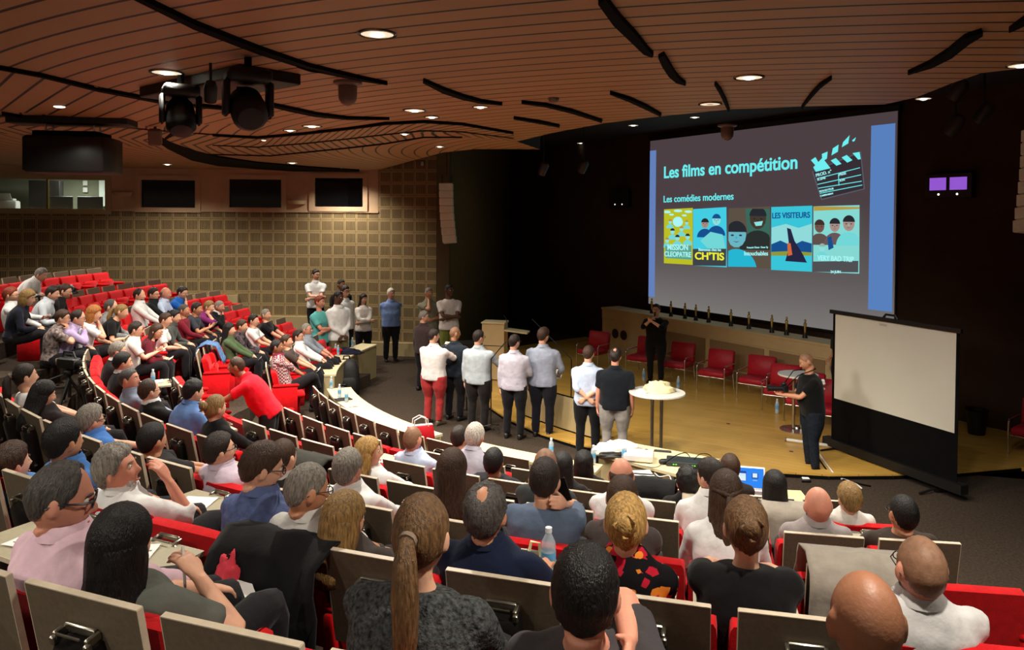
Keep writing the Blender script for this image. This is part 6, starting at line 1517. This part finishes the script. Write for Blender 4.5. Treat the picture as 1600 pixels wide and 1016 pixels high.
sheet(P(1005, 738, .76), .1, 'white papers behind the power strip at the projector table', .3, .2, lines=False)
sheet(P(556, 638, .765), .4, 'small dark folder with green pen on the long curved desk', .16, .10, lines=False, name='folder')
e = th('tablet_computer', P(540, 628, .765), .6, 'dark tablet on the long curved desk among two bottles', 'tablet'); MB().box((0, 0, .006), (.26, .19, .012), bev=.004).build('body', BLACK, e)
# hand-held
def held(f, sd, d=.06, nn=.03): W, dd, n_ = f.hw[sd]; return W + dd*d + n_*nn, dd, n_
def mic(f, sd, label, to):
    p, dd, n_ = held(f, sd, .07, .03); ax = (to - p).normalized(); p0 = p - ax*.10
    R = ax.to_track_quat('Z', 'Y'); e = th('microphone', p0, 0, label, 'microphone', 'hand-held microphones'); e.rotation_euler = R.to_euler()
    MB().lathe([(.014, 0), (.016, .02), (.019, .17), (.02, .175)], n=12).build('handle', BLACK, e, True, 40); MB().ball((0, 0, .20), (.026, .026, .032)).build('grille', mat('mic_grille', (60, 60, 60), .4, .7, noise_s=80, noise_amt=.4), e, True)
mic(ST['s4'], 1, 'black microphone held up by the man in pale blue-white shirt', ST['s4'].hv @ V((.02, .12, -.06)))
mic(ST['pr'], 1, 'black microphone held at the mouth by the presenter on stage', ST['pr'].hv @ V((.0, .12, -.06)))
def handsheet(f, sd, label, up=.3, w_=.21, h_=.15):
    p, dd, n_ = held(f, sd, .09, .02); fw_ = f.M.to_3x3() @ V((0, 1, 0))
    z = (V((0, 0, 1)) - fw_*up).normalized(); x = z.cross(fw_).normalized(); y = z.cross(x)
    sheet(p + fw_*.03, 0, label, w_, h_, Matrix((x, y, z)).transposed(), True)
handsheet(ST['s6'], 1, 'white sheet in the hand of the tallest contestant', .8, .15, .21); handsheet(ST['s2'], 1, 'white papers held by the man in red trousers', .8)
handsheet(F['f20'], 1, 'folded white sheet in the hands of the slate T-shirt man', 1.2); handsheet(F['f23'], 1, 'white sheet read by the woman in green sleeves', .9); handsheet(F['f11'], 1, 'papers on the lap of the man in white polo with glasses', .6, .2, .15); handsheet(F['f10'], 1, 'white sheet on the knees of the fair ponytailed woman in black', .5); handsheet(F['f16'], 1, 'thin programme on the lap of the maroon sweater woman', .5)
handsheet(F['f28'], 1, 'tilted white sheet held before the white shirt man by the desk', .9)
def phone(f, sd, label, m=None):
    p, dd, n_ = held(f, sd, .08, .03); e = th('phone', p, f.yaw, label, 'phone', 'mobile phones'); e.rotation_euler = dd.to_track_quat('Y', 'Z').to_euler(); MB().box((0, .02, 0), (.07, .14, .009), bev=.004).build('body', BLACK, e); MB().box((0, .02, .0048), (.062, .125, .0006)).build('display', em('phone_screen', (170, 180, 190), .8), e)
phone(F['f2'], -1, 'phone in the hand of the man with glasses at the left edge'); e = th('phone', F['l22'].hv @ V((.098, .03, -.045)), F['l22'].yaw, 'phone at the ear of the blue-grey T-shirt man', 'phone', 'mobile phones'); MB().box((0, 0, 0), (.010, .07, .14), Matrix.Rotation(-.35, 3, 'X'), bev=.004).build('body', BLACK, e); MB().box((-.0052, 0, 0), (.0006, .062, .125), Matrix.Rotation(-.35, 3, 'X')).build('display', BLACKM, e)
phone(F['f15'], -1, 'phone held by the man in bright blue polo')
p, dd, n_ = held(F['m4'], 1, .07, .04); e = th('cup', p - V((0, 0, .03)), 0, 'white paper cup held by the bearded man in black suit', 'cup'); MB().lathe([(.025, 0), (.034, .09), (.036, .092), (.031, .088), (.022, .005)], n=16).build('cup_body', WHITE, e, True, 50)
p, dd, n_ = held(F['l42'], 1, .10, .02); e = th('pen', p, 0, 'white pen in the hand of the long black-haired woman', 'pen'); e.rotation_euler = V((.2, -.3, -1)).to_track_quat('Z', 'Y').to_euler(); MB().lathe([(.002, .10), (.005, .09), (.005, -.04), (.004, -.045)], n=8).build('barrel', WHITE, e, True)
# photographer's camera
pa, _, _ = held(ST['ph'], 1, .06, .02); pb_, _, _ = held(ST['ph'], -1, .06, .02)
f = ST['ph']; fwd = f.M.to_3x3() @ V((0, 1, 0)); cpos = pa.lerp(pb_, .45) + V((0, 0, .04))
e = th('photo_camera', cpos, atan2(fwd.y, fwd.x) - pi/2, 'black reflex camera with long lens in the photographer hands', 'camera')
MB().box((.02, -.04, 0), (.15, .08, .105), bev=.015).build('body', BLACK, e, True, 45); MB().box((.02, -.03, .07), (.06, .07, .05), bev=.015).build('viewfinder', BLACK, e, True, 45); MB().lathe([(.034, 0), (.036, .05), (.04, .10), (.044, .19), (.046, .22), (.03, .222)], (0, 0, 0), 18, Matrix.Rotation(-pi/2, 3, 'X')).build('lens', BLACK, e, True, 40)
hh = f.hv @ V((.0, -.06, -.13)); mb = MB(); mb.tube([(.09, -.04, .03), (.12, -.2, .25), V(e.matrix_basis.inverted() @ hh) + V((.05, 0, 0)), V(e.matrix_basis.inverted() @ hh) - V((.05, 0, 0)), (-.10, -.2, .22), (-.05, -.04, .03)], .007, 6); mb.build('strap', BLACKM, e, True)
for (x_, z_, r_) in ((.02, 1.36, .035), (-.01, 1.33, .03), (.03, 1.31, .028), (0, 1.25, .022)):
    MB().ball((x_, -.155, z_), (r_, .03, r_*.9), 10, 6).build('shirt_print', WHITE, f.obj, True)
#
# video camera on a tripod in the walkway at the left
tp = P(113, 668, FL(3)); e = th('tripod', tp, 0, 'black tripod standing in the walkway at the left', 'tripod')
th_ = PY(113, 600, tp.y).z - tp.z
for k in range(3):
    a = k*2.09 + .4; MB().tube([(0, 0, th_), (.17*cos(a), .17*sin(a), th_*.5), (.33*cos(a), .33*sin(a), 0)], [.022, .018, .013], 8).build('leg', BLACK, e, True); MB().ball((.33*cos(a), .33*sin(a), .012), .02).build('rubber_foot', BLACKM, e, True)
MB().tube([(0, 0, th_*.55), (0, 0, th_ + .08)], .022, 10).build('centre_column', BLACK, e, True); MB().box((0, 0, th_ + .08), (.12, .12, .08), bev=.02).build('pan_head', BLACK, e, True, 45); MB().tube([(0, 0, th_ + .08), (-.25, -.18, th_ - .02), (-.42, -.30, th_ - .10)], .011, 8).build('pan_bar', BLACK, e, True)
e = th('video_camera', tp + V((0, 0, th_ + .12)), radians(-20), 'black video camera mounted on the left tripod', 'camera')
MB().box((0, 0, .09), (.34, .14, .16), bev=.02).build('body', BLACK, e, True, 45); MB().lathe([(.055, 0), (.06, .12), (.065, .16), (.05, .162)], (.17, 0, .09), 18, Matrix.Rotation(pi/2, 3, 'Y')).build('lens', BLACK, e, True, 40); MB().tube([(-.12, 0, .17), (-.10, 0, .25), (.08, 0, .25), (.12, 0, .17)], .014, 8).build('handle', BLACK, e, True); MB().box((-.10, .09, .16), (.10, .02, .07)).build('side_screen', BLACK, e); MB().box((-.19, 0, .10), (.06, .10, .10), bev=.01).build('battery', GREYM, e, True, 45)
# bags
p = P(545, 622, 0); e = th('backpack', p, .3, 'big black backpack standing on the floor before the curved desk', 'backpack')
mb = MB(); mb.loft([[V((.19*f*math.copysign(abs(cos(a))**.6, cos(a)), .13*f2*math.copysign(abs(sin(a))**.6, sin(a)), z)) for a in [2*pi*k/18 for k in range(18)]] for z, f, f2 in ((0, .9, .9), (.03, 1, 1.05), (.25, 1.02, 1.1), (.45, .95, .95), (.56, .75, .7), (.60, .4, .4))]); mb.build('body', mat('black_nylon', (24, 23, 23), .6, noise_s=14, noise_amt=.2, bump=.3, bump_s=40), e, True, 60)
mb = MB(); mb.loft([[V((.15*f*math.copysign(abs(cos(a))**.6, cos(a)), -.12 - .07*f*math.copysign(abs(sin(a))**.6, sin(a)), z)) for a in [2*pi*k/14 for k in range(14)]] for z, f in ((.04, .8), (.07, 1), (.28, 1), (.33, .7))]); mb.build('front_pocket', MATS['black_nylon'], e, True, 60)
MB().tube([(-.05, .0, .58), (-.04, 0, .65), (.04, 0, .65), (.05, 0, .58)], .012, 8).build('handle', BLACKM, e, True)
for s in (-.1, .1): MB().tube([(s, .12, .52), (s, .20, .40), (s, .19, .18), (s, .13, .06)], .018, 8).build('strap', BLACKM, e, True)
e.scale = (1.4, 1.4, 1.3)
p = P(661, 690, .76); e = th('handbag', p, .4, 'red leather handbag with white trim handles on the desk end', 'handbag')
RL = mat('red_bag', (200, 20, 34), .4, noise_s=10, noise_amt=.1)
mb = MB(); mb.loft([[V((.20*f*math.copysign(abs(cos(a))**.5, cos(a)), .085*g*math.copysign(abs(sin(a))**.5, sin(a)), z)) for a in [2*pi*k/16 for k in range(16)]] for z, f, g in ((0, .95, .9), (.02, 1, 1), (.12, .95, .9), (.20, .88, .55))]); mb.build('body', RL, e, True, 60)
MB().box((0, 0, .205), (.34, .06, .02), bev=.006).build('trim', WHITE, e, True, 45)
for s in (-.05, .05): MB().tube([(-.10, s, .19), (-.09, s, .29), (0, s, .33), (.09, s, .29), (.10, s, .19)], .008, 8).build('handle', WHITE, e, True)
# jackets
def drape(name, s, label, m, w_=.30, drop_b=.5, drop_f=.3, lining=None, seed=1, cat='jacket', lift=.0, bulge=.05):
    """garment hung over a seat back: folded sheet over the top edge, both sides hanging"""
    R_ = Matrix.Rotation(s['rz'], 4, 'Z'); e = bpy.data.objects.new(name, None)
    mb = MB(); nx, prof = 14, []
    for t in range(15):
        q = t/14
        if q < .45: y, z = -.10 - .03*sin(q*5) - .06*(1-q/.45), .95 - drop_b*(1 - q/.45)
        elif q < .58: a = (q-.45)/.13; y, z = -.10 + .24*a, .955 + .035*sin(pi*a)
        else: a = (q-.58)/.42; y, z = .14 + .12*a, .95 - drop_f*a
        prof.append((y, z))
    def sheet_(off):
        vs = []
        for (y, z) in prof:
            for i in range(nx+1):
                x = -w_ + 2*w_*i/nx; n_ = noise.noise(V((x*6 + seed, z*5, y*3)))*bulge
                sgn = -1 if y < 0 else 1
                vs.append(V((x*(1 + .12*(.95-z)), y + sgn*off + sgn*abs(n_), z + lift + n_*.3 + (off if -.08 < y < .12 else 0))))
        return vs
    a, b_ = sheet_(.018), sheet_(0); n = nx+1; k = len(a)
    fs = [(i*n+j, i*n+j+1, (i+1)*n+j+1, (i+1)*n+j) for i in range(len(prof)-1) for j in range(nx)]
    rim = [i*n for i in range(len(prof))], [i*n+nx for i in range(len(prof))], list(range(n)), list(range(k-n, k))
    mb.add(a + b_, fs + [tuple(k+q for q in reversed(f)) for f in fs] + [(l[i], l[i+1], k+l[i+1], k+l[i]) for l in rim for i in range(len(l)-1)])
    o = mb.build(name, m, None, True, 180); o.matrix_world = Matrix.Translation(s['p']) @ R_; tag(o, label, cat); return o
BLK_CLOTH = cloth_mat((17, 17, 18)); GREY_CL = cloth_mat((150, 142, 130)); DGREY_CL = cloth_mat((56, 56, 50)); DENIM = cloth_mat((86, 116, 160), 'denim')
s = nearest_seat(462, 842); s['noboard'] = True
jk = drape('jacket', s, 'big black jacket with pink-red lining hung over a near seat', BLK_CLOTH, .30, .62, .3, seed=4, lift=-.05, bulge=.08); jk.location = jk.location + Matrix.Rotation(s['rz'], 3, 'Z') @ V((.07, 0, 0))
o = heap('lining', (-.17, .17, .72), (.07, .06, .13), mat('pink_lining', (206, 50, 66), .8, noise_s=12, noise_amt=.15, bump=.3, bump_s=30), '', '', 11, parent=jk); o.location = (-.17, -.16, .74)
for u, v, lb, m, w_, db_ in [(1350, 905, 'light grey cardigan spread over a board at the lower right', GREY_CL, .245, .36), (498, 745, 'dark grey suit jacket over the seat right of the brown cropped head', DGREY_CL, .30, .35), (1025, 762, 'black jacket over the seat right of the balding man in white', BLK_CLOTH, .3, .25), (1092, 835, 'beige cloth jacket over the seat before the white blouse', cloth_mat((168, 158, 136)), .28, .4), (1246, 815, 'pale grey sleeve jacket beside the bald head', GREY_CL, .24, .25)]:
    s = nearest_seat(u, v); drape('jacket', s, lb, m, w_, db_, .25, seed=u*.1)
s = min((s for s in SEATS if s['blk'] == 'far' and s['r'] == 5 or s['blk'] == 'far' and s['r'] == 4), key=lambda s: (s['uv'][0]-338)**2 + (s['uv'][1]-560)**2); drape('jacket', s, 'blue denim jacket thrown on an empty red seat', DENIM, .2, .2, .3, seed=2)
s = min((s for s in SEATS if s['blk'] == 'far' and s['r'] in (0, 1)), key=lambda s: (s['uv'][0]-112)**2 + (s['uv'][1]-462)**2); o = heap('handbag', s['p'] + V((0, 0, .93)), (.22, .14, .16), mat('black_leather', (18, 17, 17), .4, noise_s=10, noise_amt=.2), 'black bag on the seat top below the highest white shirt', 'bag', 6)
o = heap('jacket', P(545, 556, .78), (.34, .18, .12), cloth_mat((26, 28, 44)), 'dark navy jacket lying on the far curved desk', 'jacket', 9)
# ------------------------------------------------------------------ projector table
LED = em('green_led', (120, 255, 60), 2.0)
tz = .78
p = P(1003, 716, tz); e = th('projector', p, -.25, 'white video projector on the cream table', 'projector'); MB().box((0, 0, .055), (.36, .27, .09), bev=.015).build('body', WHITE, e, True, 45); MB().lathe([(.04, 0), (.038, .03)], (.08, .135, .06), 16, Matrix.Rotation(-pi/2, 3, 'X')).build('lens', MATS['lens'], e, True, 40)
for i in range(4): MB().box((-.182, -.08 + .05*i, .055), (.004, .03, .05)).build('vent', GREYM, e)
for sx in (-.14, .14): MB().lathe([(.015, 0), (.015, .011)], (sx, -.1, 0), 8).build('foot', BLACK, e)
heap('bag', P(970, 700, tz), (.30, .16, .10), mat('white_cloth', (232, 232, 228), .85, noise_s=10, noise_amt=.04, bump=.3, bump_s=30), 'crumpled white bag behind the white projector', 'bag', 12)
o = heap('cable_coil', P(962, 711, tz), (.20, .08, .05), BLACK, 'black cables and adapters heaped before the white bag', 'cable', 14)
p = P(1076, 722, tz); e = th('network_box', p, -.23, 'flat black rack box with green lights on the cream table', 'network box'); MB().box((0, 0, .03), (.46, .26, .055), bev=.006).build('body', mat('box_dark', (38, 44, 46), .45, noise_s=8, noise_amt=.15), e, True, 40)
for x_ in (-.14, -.11, .08, .11): MB().box((x_, -.132, .03), (.016, .004, .01)).build('indicator_lamp', LED, e)
p = P(1042, 722, tz); e = th('power_supply', p, .2, 'small black plug adapter left of the network box', 'adapter'); MB().box((0, 0, .03), (.11, .07, .06), bev=.015).build('body', BLACK, e, True, 45)
p = P(1040, 703, tz); e = th('remote_control', p, -.25, 'slim black remote at the back edge of the cream table', 'remote'); MB().box((0, 0, .01), (.22, .05, .02), bev=.006).build('body', BLACK, e)
def cable(pts, r, label, m, name='cable'):
    o = MB().tube(dense([V(p) for p in pts], [0]*len(pts), 6)[0], r, 6).build(name, m, None, True, 180); tag(o, label, 'cable'); return o
cable([P(1042, 722, .81), P(1050, 716, .86), P(1062, 708, .88), P(1076, 704, .86), P(1084, 712, .83)], .006, 'black cable looping over the network box', BLACKM)
cable([P(1088, 716, .83), P(1098, 706, .87), P(1112, 706, .86), P(1122, 716, .785)], .005, 'thin black cable leaving the network box at the right', BLACKM)
cable([P(985, 719, .80), P(996, 722, .79), P(1014, 726, .79), P(1030, 727, .79), P(1040, 722, .80)], .005, 'grey cable from the white projector to the adapter', GREYM)
p = P(1012, 738, .745); e = th('power_strip', V((p.x, p.y, .74)), -.2, 'black power strip hanging at the near side of the cream table', 'power strip'); MB().box((0, -.06, .0), (.42, .07, .05), bev=.01).build('body', BLACK, e, True, 45)
for i in range(4): MB().box((-.14 + .09*i, -.098, 0), (.05, .006, .03)).build('socket', GREYM, e)
cable([P(1028, 736, .76), P(1036, 742, .77), P(1050, 740, .78), P(1056, 748, .76), P(1068, 744, .76)], .006, 'white cables tangled beside the power strip', WHITE)
# laptop
p = P(1178, 768, .70); e = th('laptop', p, -.22, 'open white laptop showing a blue desktop', 'laptop')
MB().box((0, -.0, .012), (.34, .24, .022), bev=.008).build('keyboard_base', WHITE, e, True, 45); MB().box((0, .0, .0245), (.28, .11, .002)).build('keys', GREYM, e)
RL_ = Matrix.Rotation(radians(-12), 3, 'X')
def lid(name, c, d, m, bev=0): MB().box(V((0, .125, .02)) + RL_ @ V(c), d, RL_, bev=bev).build(name, m, e, bev > 0, 45)
lid('lid', (0, 0, .125), (.34, .014, .25), WHITE, .006); lid('display', (0, -.0078, .125), (.31, .002, .215), em('laptop_blue', (40, 130, 235), 1.1))
for c, d, rgb in [((-.09, -.0095, .14), (.11, .002, .11), (30, 70, 160)), ((-.085, -.0105, .155), (.09, .002, .03), (210, 235, 250)), ((-.08, -.0105, .115), (.08, .002, .05), (225, 240, 245)), ((.06, -.0095, .15), (.07, .002, .06), (30, 70, 160)), ((.06, -.0105, .155), (.05, .002, .045), (225, 240, 250)), ((.06, -.0095, .10), (.05, .002, .008), (160, 200, 240))]: lid('window', c, d, em('laptop_%d_%d' % rgb[:2], rgb, 1.0))
# small things at the front right: white box on the front board, tube and cables on the floor
p = P(1264, 747, .99); e = th('adapter_box', p, -.1, 'small black and white adapter on the front board right', 'adapter'); MB().box((0, 0, .02), (.10, .07, .04), bev=.008).build('body', BLACK, e, True, 45); MB().box((0, 0, .042), (.07, .05, .004)).build('lid', WHITE, e)
a, b_ = P(1232, 681, STAGE_Z + .03), P(1312, 691, STAGE_Z + .03); e = th('tube', a, 0, 'white tube lying on the stage floor behind the photographer', 'tube'); MB().tube([(0, 0, 0), b_ - a], .028, 12).build('tube_body', WHITE, e, True); MB().tube([V((0, 0, 0)) - (b_-a)*.012, (b_-a)*.02], .031, 12).build('end_cap', GREYM, e, True)
cable([P(1285, 702, STAGE_Z + .01), P(1296, 718, STAGE_Z + .012), P(1304, 728, STAGE_Z + .012), P(1312, 738, .02), P(1330, 744, .012), P(1344, 750, .012), P(1352, 756, .012)], .012, 'white cable running from the stage edge over the carpet', WHITE)
cable([P(1283, 708, STAGE_Z + .01), P(1294, 724, STAGE_Z + .012), P(1302, 732, .02), P(1320, 741, .012), P(1346, 748, .012), P(1366, 752, .012)], .012, 'black cable beside the white one on the carpet edge', BLACKM)
for u, v, lb in [(1142, 658, 'scrap of dark confetti on the stage, left one'), (1241, 700, 'scrap of dark confetti on the stage near the photographer')]:
    o = MB().box((0, 0, .006), (.06, .03, .008), Matrix.Rotation(.1, 3, 'Y')).build('confetti', mat('confetti', (70, 40, 60), .6, noise_s=20, noise_amt=.2)); o.location = P(u, v, STAGE_Z); tag(o, lb, 'confetti', 'scraps on the stage')
# microphone stands and dark gear behind the line of contestants
def micstand(u, v, label, h=1.2, boom=None):
    p = P(u, v, .0 if u < 770 else STAGE_Z); e = th('microphone_stand', p, .5, label, 'microphone stand', 'microphone stands by the contestants')
    for k in range(3): a = 2.09*k + .6; MB().tube([(0, 0, .09), (.30*cos(a), .30*sin(a), .012)], .010, 6).build('leg', BLACK, e, True)
    MB().tube([(0, 0, .06), (0, 0, h)], .012, 8).build('pole', BLACK, e, True)
    if boom: MB().tube([(0, 0, h), boom], .010, 6).build('boom', BLACK, e, True)
micstand(733, 648, 'black microphone stand between navy and pale blue shirts', 1.1); micstand(771, 672, 'black microphone stand right of the pale blue shirt', 1.25, (.4, .2, 1.5)); micstand(896, 640, 'black boom stand leaning between tall and hands-behind-back men', 1.0, (-.6, .5, 1.75)); 
p = P(733, 600, 0); e = th('stage_monitor', p, .4, 'black floor loudspeaker standing behind the contestants', 'loudspeaker'); mb = MB(); mb.prism([(-.28, -.25), (.28, -.25), (.22, .25), (-.22, .25)], 0, .95); mb.build('cabinet', BLACK, e); MB().box((0, -.253, .45), (.46, .01, .75)).build('grille', BLACKM, e)
build_seats()
build_boards()
